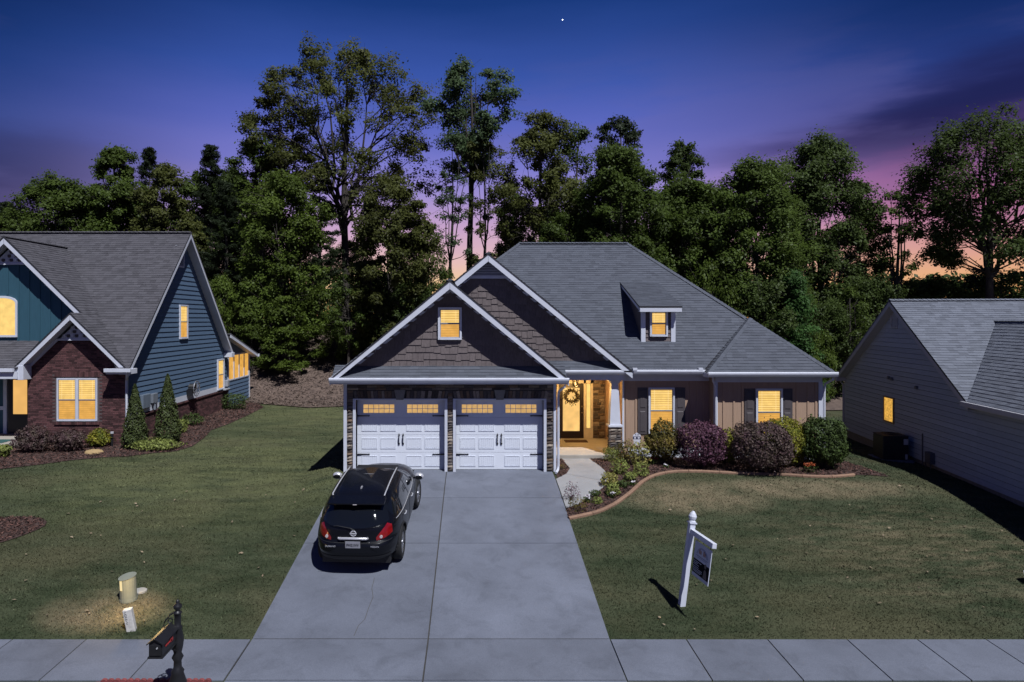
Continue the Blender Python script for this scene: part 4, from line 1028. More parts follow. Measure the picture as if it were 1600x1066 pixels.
# windows in the side wall
window(side, (XS, 31.75, 3.76), (0, 1, 0), (1, 0, 0), 0.76, 1.46, 0.5, 0.06, out=0.04)
window(side, (XS, 36.4, 0.92), (0, 1, 0), (1, 0, 0), 0.8, 1.5, 0.49, 0.06, out=0.05, blinds=True, grid=False)
pw = MB()
for y in (37.62, 38.48, 39.33, 40.18, 41.0): pw.box(XS, XS+0.04, y-0.06, y+0.06, 1.26, 2.62)
pw.box(XS, XS+0.04, 37.62, 41.0, 1.2, 1.27); pw.box(XS, XS+0.04, 37.62, 41.0, 2.58, 2.66)
pwf = pw.build('sunroom_window', WHITE, side)
for y in (37.68, 38.54, 39.39, 40.24):
    b = MB(); b.box(XS+0.004, XS+0.012, y, y+0.74, 1.27, 2.58); b.build('pane', PANE_B, pwf)
b = MB(); b.box(XS, XS+0.05, 30.98, 31.82, 7.0, 7.07); b.box(XS, XS+0.05, 30.98, 31.05, 7.07, 7.95); b.box(XS, XS+0.05, 31.75, 31.82, 7.07, 7.95); b.box(XS, XS+0.05, 30.98, 31.82, 7.9, 7.97)
lv = b.build('gable_vent', WHITE, side)
for i in range(9):
    z = 7.1+i*0.09; b = MB(); b.box(XS, XS+0.04, 31.05, 31.75, z, z+0.035); b.build('louvre', FRAME, lv)
# shed roof of the rear sunroom
rs = MB(); rs.prism([(-22, 36.9, 3.85), (-13.05, 36.9, 3.85), (-13.05, 41.7, 2.5), (-22, 41.7, 2.5)], [(-22, 36.9, 3.78), (-13.05, 36.9, 3.78), (-13.05, 41.7, 2.43), (-22, 41.7, 2.43)]); rs = rs.build('sunroom_roof', SHING3, blue)
b = MB(); b.yz([(36.9, 3.76), (41.7, 2.42), (41.7, 2.28), (36.9, 3.6)], -13.08, -13.04); b.yz([(36.9, 3.66), (41.7, 2.32), (41.7, 2.31), (36.9, 3.65)], XS, -13.08); b.box(-13.6, -13.0, 41.6, 41.75, 2.34, 2.5); b.build('rake_board', WHITE, rs)
# wall boxes
b = MB(); b.box(XS+0.02, XS+0.16, 27.6, 28.25, 0.98, 1.55); b.build('meter_box', mat('meter_blue_grey', (0.13, 0.16, 0.2), 0.5), side, bevel=0.02)
b = MB(); b.box(XS+0.02, XS+0.14, 28.5, 28.95, 1.1, 1.5); b.tube([(XS+0.1, 28.72, 1.1), (XS+0.1, 28.72, 0.8)], 0.06, 6); b.build('meter_box', mat('meter_grey', (0.16, 0.18, 0.21), 0.5), side, bevel=0.02)
b = MB(); b.box(XS+0.02, XS+0.2, 37.0, 37.3, 0.95, 1.3); b.box(XS+0.02, XS+0.25, 36.6, 37.3, 0.78, 0.86); b.build('meter_box', FRAME, side, bevel=0.02)
# hose reel on the wall
hr = thing('hose_reel', 'round metal hose reel mounted on the blue side wall between tall conifers', 'hose reel', (XS+0.25, 32.4, 1.25))
b = MB(); c = Vector((XS+0.42, 32.4, 1.32))
ring = lambda x, r: [(x, c.y+r*math.cos(t), c.z+r*math.sin(t)) for t in np.linspace(0, 2*math.pi, 17)]
STEEL = mat('steel', (0.45, 0.45, 0.48), 0.35, metal=0.8)
b.tube(ring(XS+0.38, 0.36), 0.022, 5, caps=False); b.build('wheel_rim', STEEL, hr)
b = MB()
for i in range(6):
    t = i*math.pi/6; b.tube([(XS+0.38, c.y+0.36*math.cos(t), c.z+0.36*math.sin(t)), (XS+0.38, c.y-0.36*math.cos(t), c.z-0.36*math.sin(t))], 0.012, 4)
b.build('spoke', STEEL, hr)
b = MB()
for k in range(5): b.tube([(XS+0.08+k*0.05, c.y+0.22*math.cos(t), c.z+0.22*math.sin(t)) for t in np.linspace(0, 2*math.pi, 13)], 0.025, 5, caps=False)
b.build('hose', IRON, hr)
b = MB(); b.box(XS+0.02, XS+0.3, c.y-0.3, c.y-0.24, 1.0, 1.3); b.build('bracket', IRON, hr)

# ================================================================== RIGHT HOUSE
TH = R(-8.63)
RO = Vector((16.66, 30.5, -0.28))
gray = thing('house', 'grey sided house in shade with pale shingled roof at the right edge', 'house', RO, (0, 0, TH), local=True)
def r2w(x, y, z=0): return RO + Vector((x*math.cos(TH)-y*math.sin(TH), x*math.sin(TH)+y*math.cos(TH), z))
w = MB(); w.yz([(0, -0.02), (0, 2.3), (-5.17, 5.48), (-10.25, 2.3), (-19, 2.3), (-19, -0.02)], 0.0, 0.2); w.box(0.2, 14, -0.2, 0, 0, 2.4)
gw = w.build('side_wall', GREYS, gray)
frR = frame_of((0, 0, 0), (0, 1, 0), (-1, 0, 0))
lap_boards(gw, [(0, 0), (0, 2.3), (-5.17, 5.44), (-10.2, 2.3), (-10.2, 0)], frR, GREYS, 0.175, 0.05, 0.015, 0.034)  # open slots between boards, shaped to darken into shade lines
lap_boards(gw, [(-10.2, 0), (-19, 0), (-19, 2.3), (-10.2, 2.3)], frR, GREYS, 0.175, 0.05, 0.015, 0.034)
b = MB(); b.box(0.03, 0.3, -19, 0.0, -1.2, -0.02); b.build('foundation', FOUND, gray)
b = MB(); b.box(-0.035, 0.02, -0.1, 0.03, 0, 2.25); b.build('corner_board', GREYS, gray)
rmn = [(-0.36, -10.3, 2.41), (-0.36, -5.17, 5.61), (14, -5.17, 5.61), (14, -10.3, 2.41)]
rr = roof(gray, [rmn], SHING2, 0.07, name='main_roof')
b = MB(); b.prism([(-0.36, 0.12, 2.36), (-0.36, -5.17, 5.61), (14, -5.17, 5.61), (14, 0.12, 2.36)], [(-0.36, 0.12, 2.29), (-0.36, -5.17, 5.54), (14, -5.17, 5.54), (14, 0.12, 2.29)]); b.build('rear_roof', SHING2, gray)
wl_ = [(-0.36, -10.32, 2.43), (2.6, -6.42, 4.86), (2.6, -19, 4.86), (-0.36, -19, 2.43)]
wr_ = [(2.6, -6.42, 4.86), (5.55, -10.3, 2.43), (5.55, -19, 2.43), (2.6, -19, 4.86)]
rw = roof(gray, [wl_, wr_], SHING2, 0.07, name='wing_roof')
ridge_caps(rr, (-0.36, -5.17, 5.62), (14, -5.17, 5.62), SHING2, 0.14); ridge_caps(rw, (2.6, -6.4, 4.87), (2.6, -19, 4.87), SHING2, 0.12)
GT = mat('grey_trim', (0.42, 0.42, 0.45), 0.5, 0.05)
for (ya, za) in ((0.12, 2.36), (-10.32, 2.41)):
    b = MB(); b.yz([(ya, za-0.07), (-5.17, 5.54), (-5.17, 5.38), (ya, za-0.24)], -0.36, -0.32); b.build('rake_board', GT, rr)
    b = MB(); b.yz([(ya, za-0.2), (-5.17, 5.40), (-5.17, 5.38), (ya, za-0.22)], -0.32, 0.0); b.build('soffit', GT, rr)
b = MB(); b.yz([(-10.2, 2.42), (-10.2, 2.28), (-10.34, 2.3), (-10.34, 2.42)], -0.42, 0); b.box(-0.46, -0.36, -19, -10.1, 2.30, 2.43); b.box(-0.36, 0.0, -19, -10.2, 2.26, 2.28); b.build('gutter', GT, gray)
b = MB(); b.box(-0.42, -0.02, -0.15, 0.15, 2.15, 2.36); b.build('eave_return', GT, gray, bevel=0.01)
b = MB(); b.tube([(-0.2, 0.14, 2.25), (-0.16, 0.1, 2.1), (-0.06, 0.06, 1.95), (-0.06, 0.06, -0.3)], 0.04, 6); b.build('downspout', GT, gray)
b = MB(frR)
for a, c, d_, e in ((-5.14, -4.62, 4.56, 4.61), (-5.14, -4.62, 5.07, 5.12), (-5.14, -5.09, 4.61, 5.07), (-4.67, -4.62, 4.61, 5.07)): b.box(a, c, 0.0, 0.08, d_, e)
lv = b.build('gable_vent', GT, gw)
for i in range(6):
    b = MB(frR); b.box(-5.09, -4.67, 0.01, 0.07, 4.63+i*0.075, 4.66+i*0.075); b.build('louvre', GT, lv)
b = MB(frR)
for a, c, d_, e in ((-4.86, -4.0, 0.94, 1.0), (-4.86, -4.0, 1.88, 1.93), (-4.86, -4.8, 1.0, 1.88), (-4.05, -4.0, 1.0, 1.88)): b.box(a, c, -0.02, 0.085, d_, e)
wf = b.build('window', mat('amber_frame', (0.3, 0.2, 0.1), 0.6), gw)
b = MB(frR); b.box(-4.8, -4.05, -0.01, 0.06, 1.0, 1.88); b.build('pane', PANE_M, wf)
for (y, z) in ((-4.45, 2.66), (-4.7, 2.64), (-6.6, 2.5)):
    b = MB(frR); b.box(y-0.07, y+0.07, 0.0, 0.12, z-0.06, z+0.05); b.build('wall_vent', mat('vent_grey', (0.12, 0.12, 0.13), 0.6) if 'vent_grey' not in MATS else MATS['vent_grey'], gw, bevel=0.015)
b = MB(frR); b.tube([(-7.0, 0.06, -0.4), (-7.0, 0.06, 0.95)], 0.025, 6); b.tube([(-7.25, 0.08, -0.4), (-7.25, 0.08, 0.2), (-7.5, 0.08, 0.3)], 0.02, 6); b.box(-7.8, -7.45, 0.02, 0.2, 0.05, 0.42); b.tube([(-7.62, 0.1, 0.05), (-7.62, 0.1, -0.4)], 0.02, 6)
b.build('gas_meter', mat('meter_dark', (0.09, 0.09, 0.1), 0.6), gw)
# air conditioner
ap = r2w(-0.66, -6.0); ap.z = g(ap.x, ap.y)
ac = thing('air_conditioner', 'black square outdoor air conditioner standing beside the grey house wall', 'air conditioner', ap, (0, 0, TH), local=True)
ACM = mat('ac_black', (0.02, 0.021, 0.023), 0.5)
b = MB(); b.box(-0.55, 0.55, -0.55, 0.55, -0.05, 0.07); b.build('pad', CONC, ac)
b = MB(); b.box(-0.42, 0.42, -0.42, 0.42, 0.07, 0.88); b.box(-0.43, 0.43, -0.43, 0.43, 0.88, 0.92); b.build('cabinet', ACM, ac, bevel=0.04)
for k in range(12):
    z = 0.14+k*0.06
    b = MB(); b.box(-0.40, 0.40, -0.432, -0.42, z, z+0.03); b.box(-0.432, -0.42, -0.40, 0.40, z, z+0.03); b.build('louvre', ACM, ac)
b = MB()
for r_ in (0.1, 0.18, 0.26, 0.34): b.tube([(r_*math.cos(t), r_*math.sin(t), 0.945) for t in np.linspace(0, 2*math.pi, 19)], 0.008, 4, caps=False)
b.build('fan_grille', ACM, ac)
b = MB(); b.box(0.25, 0.4, -0.436, -0.43, 0.62, 0.82); b.box(0.3, 0.38, -0.436, -0.43, 0.1, 0.28); b.build('data_plate', GT, ac)

# ================================================================== CAR
CARX, CARY = -2.46, 14.15
ZQ = 0.86
car = thing('parked_car', 'black crossover car parked facing the garage, roof rails and red tail lights', 'car', (CARX, CARY, g(0, CARY)+0.022), (math.atan(0.1264), 0, R(-2.5)), local=True)
SQUASH['on'] = True
PAINT = mat('car_paint', (0.004, 0.0045, 0.007), 0.26, 0.05, 3, spec=0.25, coat=0.12)
CLAD = mat('car_cladding', (0.015, 0.015, 0.017), 0.6, 0.1, 30)
GLASS = mat('car_glass', (0.006, 0.007, 0.009), 0.04, 0.02, 3, spec=0.7)
CHROME = mat('chrome', (0.62, 0.62, 0.65), 0.25, 0.02, 3, metal=0.45)
TYRE = mat('tyre', (0.012, 0.012, 0.013), 0.85, 0.2, 40, 0.3)
ALLOY = mat('alloy', (0.5, 0.5, 0.53), 0.25, 0.05, 9, metal=0.9)
REDL = mat('tail_red', (0.20, 0.004, 0.006), 0.15, 0.25, 14, spec=0.6, coat=0.6)
CLR = mat('tail_clear', (0.55, 0.5, 0.5), 0.2, spec=0.6)
TBL = np.array([ # z, rear, front, half-width
 (0.22, 0.30, 4.30, 0.74), (0.30, 0.14, 4.52, 0.84), (0.40, 0.05, 4.64, 0.895), (0.55, 0.00, 4.72, 0.915), (0.68, 0.005, 4.73, 0.92), (0.735, 0.035, 4.71, 0.92), (0.77, 0.085, 4.69, 0.92),
 (0.90, 0.10, 4.55, 0.918), (0.98, 0.115, 4.30, 0.91), (1.03, 0.13, 4.02, 0.90), (1.08, 0.155, 3.66, 0.885), (1.16, 0.20, 3.40, 0.86), (1.30, 0.30, 3.08, 0.80), (1.42, 0.41, 2.82, 0.745),
 (1.52, 0.52, 2.60, 0.69), (1.58, 0.62, 2.46, 0.64), (1.62, 0.74, 2.34, 0.575), (1.645, 0.90, 2.22, 0.49), (1.662, 1.12, 2.05, 0.36), (1.67, 1.4, 1.8, 0.16)])
SCX = 2.05
TBL[0, 0] = 0.30; TBL[1, 0] = 0.345
def prof(z): return [float(np.interp(z, TBL[:, 0], TBL[:, k])) for k in (1, 2, 3)]
def nr_(z): return float(np.interp(z, [0.2, 0.75, 1.0, 1.5], [4.2, 4.4, 4.0, 3.4]))
def nf_(z): return float(np.interp(z, [0.2, 0.75, 1.0, 1.5], [3.0, 3.0, 2.8, 3.6]))
def outline(t, z):
    r, f, w = prof(z); c, s = math.cos(t), math.sin(t)
    n = nf_(z) if c > 0 else nr_(z); a = (f-SCX) if c > 0 else (SCX-r)
    return (w*math.copysign(abs(s)**(2/n), s), SCX + math.copysign(a*abs(c)**(2/n), c))
def xside(s, z):
    r, f, w = prof(z); n = nf_(z) if s > SCX else nr_(z); a = (f-SCX) if s > SCX else (SCX-r)
    return w*max(0.0, 1-abs((s-SCX)/a)**n)**(1/n)
def srear(x, z):
    r, f, w = prof(z); n = nr_(z); return SCX-(SCX-r)*max(0.0, 1-abs(x/w)**n)**(1/n)
WHEELS = (0.95, 3.78); WR = 0.365
zs = np.unique(np.concatenate([TBL[:, 0], np.linspace(0.22, 1.1, 30), np.linspace(1.1, 1.6, 14)]))
NT = 160; mb = MB(); ts = 2*math.pi*np.arange(NT)/NT
vs = [(outline(t, z)[0], outline(t, z)[1], z) for z in zs for t in ts]
fs = []
for j in range(len(zs)-1):
    for k in range(NT):
        q = (j*NT+k, j*NT+(k+1) % NT, (j+1)*NT+(k+1) % NT, (j+1)*NT+k)
        cx_ = sum(vs[i][0] for i in q)/4; cs = sum(vs[i][1] for i in q)/4; cz = sum(vs[i][2] for i in q)/4
        if abs(cx_) > 0.55 and any(math.hypot(cs-ws, cz-WR) < 0.425 for ws in WHEELS): continue
        fs.append(q)
fs.append(tuple((len(zs)-1)*NT+k for k in range(NT)))
mb.add(vs, fs); body = mb.build('body', PAINT, car, smooth=True)
b = MB(); b.box(-0.72, 0.72, 0.3, 4.3, 0.2, 0.8); b.box(-0.5, 0.5, 0.6, 3.0, 0.8, 1.45); b.build('underbody', CLAD, car)
def grid_patch(name, fn, nu, nv, m_, parent, off=0.004, smooth=True):
    mb = MB(); vs = [fn(i/nu, j/nv) for j in range(nv+1) for i in range(nu+1)]
    fs = [(j*(nu+1)+i, j*(nu+1)+i+1, (j+1)*(nu+1)+i+1, (j+1)*(nu+1)+i) for j in range(nv) for i in range(nu)]
    mb.add(vs, fs); return mb.build(name, m_, parent, smooth=smooth)
def lerp(a, b, t): return a+(b-a)*t
# rear window, smile-shaped lower edge
def rw_(u, v):
    xm = lerp(0.70, 0.60, v); x = lerp(-xm, xm, u); k = (x/xm)
    z = lerp(1.03+0.09*k*k, 1.45-0.02*k*k, v); return (x, srear(x, z)-0.006, z)
grid_patch('rear_window', rw_, 24, 8, GLASS, car)
# chrome line under the rear window
mb = MB(); mb.tube([(lerp(-0.5, 0.68, u), srear(lerp(-0.5, 0.68, u), 1.02+0.09*(lerp(-0.5, 0.68, u)/0.7)**2)-0.012, 1.02+0.09*(lerp(-0.5, 0.68, u)/0.7)**2) for u in np.linspace(0, 1, 18)], 0.005, 5); mb.build('tailgate_crease', PAINT, car)
# spoiler
mb = MB()
pr = []
for x in np.linspace(-0.60, 0.60, 13):
    k = (x/0.6)**2; pr.append(((x, 0.72, 1.608-0.03*k), (x, 0.30+0.10*k, 1.565-0.045*k), (x, 0.31+0.10*k, 1.525-0.045*k), (x, 0.62, 1.545-0.03*k)))
vs = [p for q in pr for p in q]; fs = []
for i in range(12):
    for k in range(4): fs.append((i*4+k, i*4+(k+1) % 4, (i+1)*4+(k+1) % 4, (i+1)*4+k))
fs += [(0, 1, 2, 3), (48, 49, 50, 51)]
mb.add(vs, fs); sp = mb.build('spoiler', PAINT, car, smooth=False, bevel=0.012)
mb = MB(); mb.box(-0.04, 0.04, 0.295, 0.30, 1.535, 1.555); mb.build('brake_lamp', CLR, sp)
# side windows with chrome sill line
for sd in (-1, 1):
    wins = ((1.98, 3.02, 0.0), (1.00, 1.93, 0.0), (0.56, 0.95, 0.10))
    for (s0, s1, up) in wins:
        def sw(u, v, s0=s0, s1=s1, up=up):
            s = lerp(s0, s1, u); zl = 1.075+up*(1-u); zt = 1.475-0.018*(s-1.6)**2 - (0.0 if s < 2.35 else (s-2.35)**1.15*0.50) - (max(0, 0.95-s)*0.25)
            zt = max(zt, zl+0.01); z = lerp(zl, zt, v)
            return (sd*(xside(s, z)+0.005), s, z)
        grid_patch('side_window', sw, 10, 5, GLASS, car)
    mb = MB(); mb.tube([(sd*(xside(s, 1.06)+0.006), s, 1.06) for s in np.linspace(0.62, 3.05, 20)], 0.008, 5); mb.build('window_trim', CHROME, car)
    for s in (1.12, 2.15):
        mb = MB(); z = 0.93; x = xside(s+0.1, z); mb.tube([(sd*(x+0.002), s, z), (sd*(x+0.028), s+0.03, z), (sd*(x+0.028), s+0.17, z), (sd*(x+0.002), s+0.2, z)], 0.014, 6); mb.build('door_handle', CHROME, car)
    # door seams
    for s in (1.0, 1.95, 3.0):
        mb = MB(); mb.tube([(sd*(xside(s, z)+0.001), s, z) for z in np.linspace(0.42, 1.05, 8)], 0.004, 4); mb.build('door_seam', CLAD, car)
    mb = MB(); mb.tube([(sd*(xside(s, 0.30)+0.0), s, 0.30) for s in np.linspace(1.4, 3.35, 8)], 0.045, 6); mb.build('sill', CLAD, car)
    for ws in WHEELS:
        mb = MB()
        a = [(sd*(xside(ws+0.425*math.cos(t), max(0.25, WR+0.425*math.sin(t)))+0.001), ws+0.425*math.cos(t), max(0.2, WR+0.425*math.sin(t))) for t in np.linspace(-0.3, math.pi+0.3, 22)]
        mb.tube(a, 0.022, 6); mb.build('wheel_arch', CLAD, car)
    # mirror
    mb = MB(); n = 10
    vs = []; fs = []
    for i in range(n+1):
        ph = math.pi*i/n
        for k in range(14):
            th = 2*math.pi*k/14; vs.append((sd*1.02+0.12*math.sin(ph)*math.cos(th), 2.98+0.085*math.sin(ph)*math.sin(th), 1.13+0.105*math.cos(ph)))
    for i in range(n):
        for k in range(14): fs.append((i*14+k, i*14+(k+1) % 14, (i+1)*14+(k+1) % 14, (i+1)*14+k))
    mb.add(vs, fs); mr = mb.build('mirror', CHROME, car, smooth=True)
    mb = MB(); mb.tube([(sd*0.86, 3.02, 1.07), (sd*0.98, 2.99, 1.10)], 0.03, 6); mb.build('mirror_stalk', CLAD, mr)
    mb = MB(); mb.xz([(sd*1.02+0.09*math.cos(t), 1.13+0.06*math.sin(t)) for t in np.linspace(0, 2*math.pi, 17)[:-1]], 2.882, 2.895); mb.build('mirror_glass', GLASS, mr)
    # roof rail
    mb = MB(); rl_ = [(sd*0.565, s, 1.635+0.03*math.sin(math.pi*(s-0.72)/1.66)) for s in np.linspace(0.72, 2.38, 12)]
    rl_ = [(sd*0.555, 0.70, 1.60)]+rl_+[(sd*0.55, 2.42, 1.57)]; mb.tube(rl_, 0.016, 6); mb.build('roof_rail', CHROME, car, smooth=True)
    # tail light wrapping the corner
    t0, t1 = (math.pi-0.24, math.pi-0.76)
    def tl(u, v):
        t = lerp(t0, t1, u); lo = 0.785+0.085*u**1.4; hi = 0.84+0.32*u**0.8 if u < 0.72 else 0.84+0.32*0.72**0.8-(u-0.72)*0.22
        z = lerp(lo, hi, v); x, s = outline(t, z); x2, s2 = outline(t, z)
        nx = math.sin(t)**3*0.014; return (sd*(x+abs(nx)), s-0.010*abs(math.cos(t)), z)
    lt = grid_patch('tail_light', tl, 18, 6, REDL, car)
    x, s = outline(math.pi-0.37, 0.845)
    mb = MB(); mb.xz([(sd*x+0.032*math.cos(t), 0.85+0.032*math.sin(t)) for t in np.linspace(0, 2*math.pi, 13)[:-1]], s-0.028, s-0.008); mb.build('reversing_lamp', CLR, lt)
    for ws in WHEELS:
        wo = bpy.data.objects.new('wheel', None); wo.location = (sd*0.80, ws, WR); wo.empty_display_size = 0.2; wo.rotation_euler = (0, 0, R(-4) if ws > 2 else 0); link(wo, car)
        mb = MB(); pf = [(0.23, -0.10), (0.30, -0.112), (0.345, -0.10), (0.365, -0.06), (0.365, 0.06), (0.345, 0.10), (0.30, 0.112), (0.23, 0.10)]
        vs = []; fs = []
        for i, (r_, xx) in enumerate(pf):
            for k in range(32): t = 2*math.pi*k/32; vs.append((sd*xx, r_*math.cos(t), r_*math.sin(t)))
        for i in range(len(pf)-1):
            for k in range(32): fs.append((i*32+k, i*32+(k+1) % 32, (i+1)*32+(k+1) % 32, (i+1)*32+k))
        mb.add(vs, fs); mb.build('tyre', TYRE, wo, smooth=True)
        mb = MB(); fr_x = frame_of((sd*0.075, 0, 0), (0, 1, 0), (sd, 0, 0)); mb2 = MB(fr_x)
        for i in range(len(ts)): pass
        mb2.prism([(0.055*math.cos(t), 0.02, 0.055*math.sin(t)) for t in np.linspace(0, 2*math.pi, 13)[:-1]], [(0.055*math.cos(t), -0.02, 0.055*math.sin(t)) for t in np.linspace(0, 2*math.pi, 13)[:-1]])
        for k in range(7):
            t = 2*math.pi*k/7; ca, sa = math.cos(t), math.sin(t)
            def P(r_, q): return (r_*ca-q*sa, r_*sa+q*ca)
            pl_ = [P(0.04, -0.03), P(0.235, -0.04), P(0.235, 0.04), P(0.04, 0.03)]
            mb2.prism([(p[0], 0.012, p[1]) for p in pl_], [(p[0], -0.02, p[1]) for p in pl_])
        rg_ = np.linspace(0, 2*math.pi, 29)
        mb2.tube([(0.235*math.cos(t), 0.0, 0.235*math.sin(t)) for t in rg_], 0.022, 6, caps=False)
        mb2.build('rim', ALLOY, wo)
        mb = MB(frame_of((sd*0.02, 0, 0), (0, 1, 0), (sd, 0, 0))); mb.prism([(0.235*math.cos(t), 0.0, 0.235*math.sin(t)) for t in rg_[:-1]], [(0.235*math.cos(t), -0.02, 0.235*math.sin(t)) for t in rg_[:-1]]); mb.build('brake_disc', CLAD, wo)
# windshield
def ws_(u, v):
    z = lerp(1.10, 1.54, v); r, f, w = prof(z); xm = w*0.86; x = lerp(-xm, xm, u); n = nf_(z); return (x, SCX+(f-SCX)*max(0, 1-abs(x/w)**n)**(1/n)+0.006, z)
grid_patch('windshield', ws_, 16, 8, GLASS, car)
mb = MB(); mb.tube([(x, 2.36-0.10*(x/0.5)**2, 1.627-0.03*(x/0.5)**2) for x in np.linspace(-0.5, 0.5, 11)], 0.007, 4); mb.build('sunroof_edge', CLAD, car)
mb = MB(); mb.tube([(x, 1.86-0.05*(x/0.5)**2, 1.667-0.035*(x/0.5)**2) for x in np.linspace(-0.48, 0.48, 11)], 0.006, 4); mb.build('sunroof_edge', CHROME, car)
mb = MB(); mb.prism([(-0.018, 0.95, 1.655), (0.018, 0.95, 1.655), (0.012, 1.12, 1.66), (-0.012, 1.12, 1.66)], [(-0.006, 0.95, 1.70), (0.006, 0.95, 1.70), (0.006, 1.05, 1.69), (-0.006, 1.05, 1.69)]); mb.build('antenna', CHROME, car)
mb = MB(); mb.tube([(0.02, srear(0, 1.0)-0.03, 1.0), (-0.06, srear(0, 1.03)-0.035, 1.05), (-0.34, srear(.3, 1.08)-0.02, 1.085), (-0.42, srear(.4, 1.07)-0.015, 1.07)], [0.016, 0.012, 0.009, 0.006], 6); mb.build('rear_wiper', CLAD, car)
# badge: chrome ring with a bar across it
yb_ = srear(0, 0.93)-0.02
mb = MB(); mb.tube([(0.055*math.cos(t), yb_, 0.935+0.055*math.sin(t)) for t in np.linspace(0, 2*math.pi, 21)], 0.011, 6, caps=False); mb.box(-0.07, 0.07, yb_-0.012, yb_+0.004, 0.922, 0.948); mb.build('badge', CHROME, car, smooth=False)
mb = MB(); yh = srear(0, 0.83)-0.03; mb.tube([(-0.31, yh+0.02, 0.835), (-0.28, yh-0.005, 0.835), (0, yh-0.012, 0.838), (0.28, yh-0.005, 0.835), (0.31, yh+0.02, 0.835)], [0.022, 0.03, 0.031, 0.03, 0.022], 8); mb.build('tailgate_bar', CHROME, car, smooth=True)
yp = srear(0, 0.72)-0.03
mb = MB(); mb.box(-0.155, 0.155, yp-0.0, yp+0.008, 0.655, 0.80); pf_ = mb.build('licence_plate', mat('plate_white', (0.27, 0.27, 0.3), 0.5), car, bevel=0.004)
mb = MB(); mb.box(-0.17, 0.17, yp+0.008, yp+0.012, 0.64, 0.815); mb.build('plate_frame', CLAD, car)
def text(s, size, loc, rot, m_, parent, name='lettering', ext=0.002, sx=1.0):
    cu = bpy.data.curves.new(name, 'FONT'); cu.body = s; cu.size = size; cu.align_x = 'CENTER'; cu.align_y = 'CENTER'; cu.extrude = ext; cu.resolution_u = 2
    to = bpy.data.objects.new(name, cu); C.objects.link(to)
    bpy.context.view_layer.update()
    me = bpy.data.meshes.new_from_object(to); bpy.data.objects.remove(to)
    me.materials.clear(); me.materials.append(m_)
    o = bpy.data.objects.new(name, me); o.location = loc; o.rotation_euler = rot; o.scale = (sx, 1, 1)
    return link(o, parent)
BLK = mat('print_black', (0.02, 0.02, 0.024), 0.6)
text('PHZ1IVV', 0.078, (0, yp-0.004, 0.722), (R(90), 0, 0), BLK, pf_, 'plate_number', sx=0.86)
text('MURANO', 0.05, (-0.46, srear(0.46, 0.66)-0.045, 0.70), (R(90), 0, R(2)), CHROME, car, 'lettering')
text('NISSAN', 0.052, (0.46, srear(0.46, 0.66)-0.045, 0.70), (R(90), 0, R(-2)), CHROME, car, 'lettering')
# lower bumper
def lb(u, v):
    t = lerp(math.pi-0.72, math.pi+0.72, u); z = lerp(0.345, 0.47, v); x, s = outline(t, z); return (x*1.004, s-0.008, z)
grid_patch('rear_bumper', lb, 30, 5, CLAD, car)
mb = MB(); mb.tube([(outline(t, 0.748)[0], outline(t, 0.748)[1]-0.008, 0.748) for t in np.linspace(math.pi-0.75, math.pi+0.75, 24)], 0.006, 4); mb.build('bumper_seam', CLAD, car)
mb = MB(); mb.tube([(x, srear(x, 0.30)-0.012, 0.29) for x in np.linspace(-0.62, 0.62, 14)], 0.008, 4); mb.build('skid_trim', ALLOY, car)

SQUASH['on'] = False
# ================================================================== STREET FURNITURE AND SMALL THINGS
# for-sale sign post with arm and hanging panel
sbp = gp(1065, 946); sbp.z -= 0.02
SROT = (0, R(7.5), R(8))
post = thing('sign_post', 'leaning white sign post with pointed finial standing in the front lawn', 'sign post', sbp, SROT, local=True)
b = MB(); b.box(-0.055, 0.055, -0.055, 0.055, -0.15, 1.62); b.build('post', WHITE, post, bevel=0.006)
b = MB(); b.lathe([(0.0, 1.85), (0.02, 1.845), (0.055, 1.80), (0.078, 1.745), (0.07, 1.70), (0.05, 1.675), (0.066, 1.655), (0.066, 1.62)][::-1], n=14); b.box(-0.072, 0.072, -0.072, 0.072, 1.612, 1.635); b.build('finial', WHITE, post)
b = MB(); b.box(-0.042, 0.042, -0.93, -0.055, 1.42, 1.515); b.build('arm', WHITE, post, bevel=0.005)
panel = thing('hanging_sign', 'white and black real estate sign panel hanging from the leaning post arm', 'sign', sbp, SROT, local=True)
PNLW = mat('panel_white', (0.5, 0.52, 0.6), 0.5, 0.03); PNLB = mat('panel_black', (0.006, 0.006, 0.009), 0.9, spec=0.1)
b = MB(); b.box(-0.008, 0.008, -0.87, -0.24, 0.72, 1.36); b.build('panel', PNLW, panel, bevel=0.003)
b = MB(); b.box(-0.0095, -0.008, -0.865, -0.245, 0.785, 1.04); b.box(0.008, 0.0095, -0.865, -0.245, 0.785, 1.04); b.build('black_print', PNLB, panel)
b = MB()
for t0_, t1_, r_ in ((0.15, math.pi-0.15, 0.21), (0.15, math.pi-0.15, 0.185)):
    tt = np.linspace(t0_, t1_, 15); b.tube([(-0.009, -0.555-r_*math.cos(t), 1.13+r_*0.75*math.sin(t)) for t in tt], 0.004, 4)
b.box(-0.010, -0.0085, -0.77, -0.34, 1.115, 1.125); b.box(-0.010, -0.0085, -0.74, -0.38, 1.09, 1.097)
b.build('arch_logo', mat('logo_blue', (0.08, 0.10, 0.2), 0.5), panel)
b = MB()
for y, c in ((-0.66, 0), (-0.61, 1), (-0.5, 0), (-0.45, 1)): b.box(-0.010, -0.0085, y-0.02, y+0.02, 1.17, 1.235 + 0.02*c)
b.build('logo_windows', mat('logo_orange', (0.3, 0.15, 0.1), 0.5), panel)
b = MB(); random.seed(3)
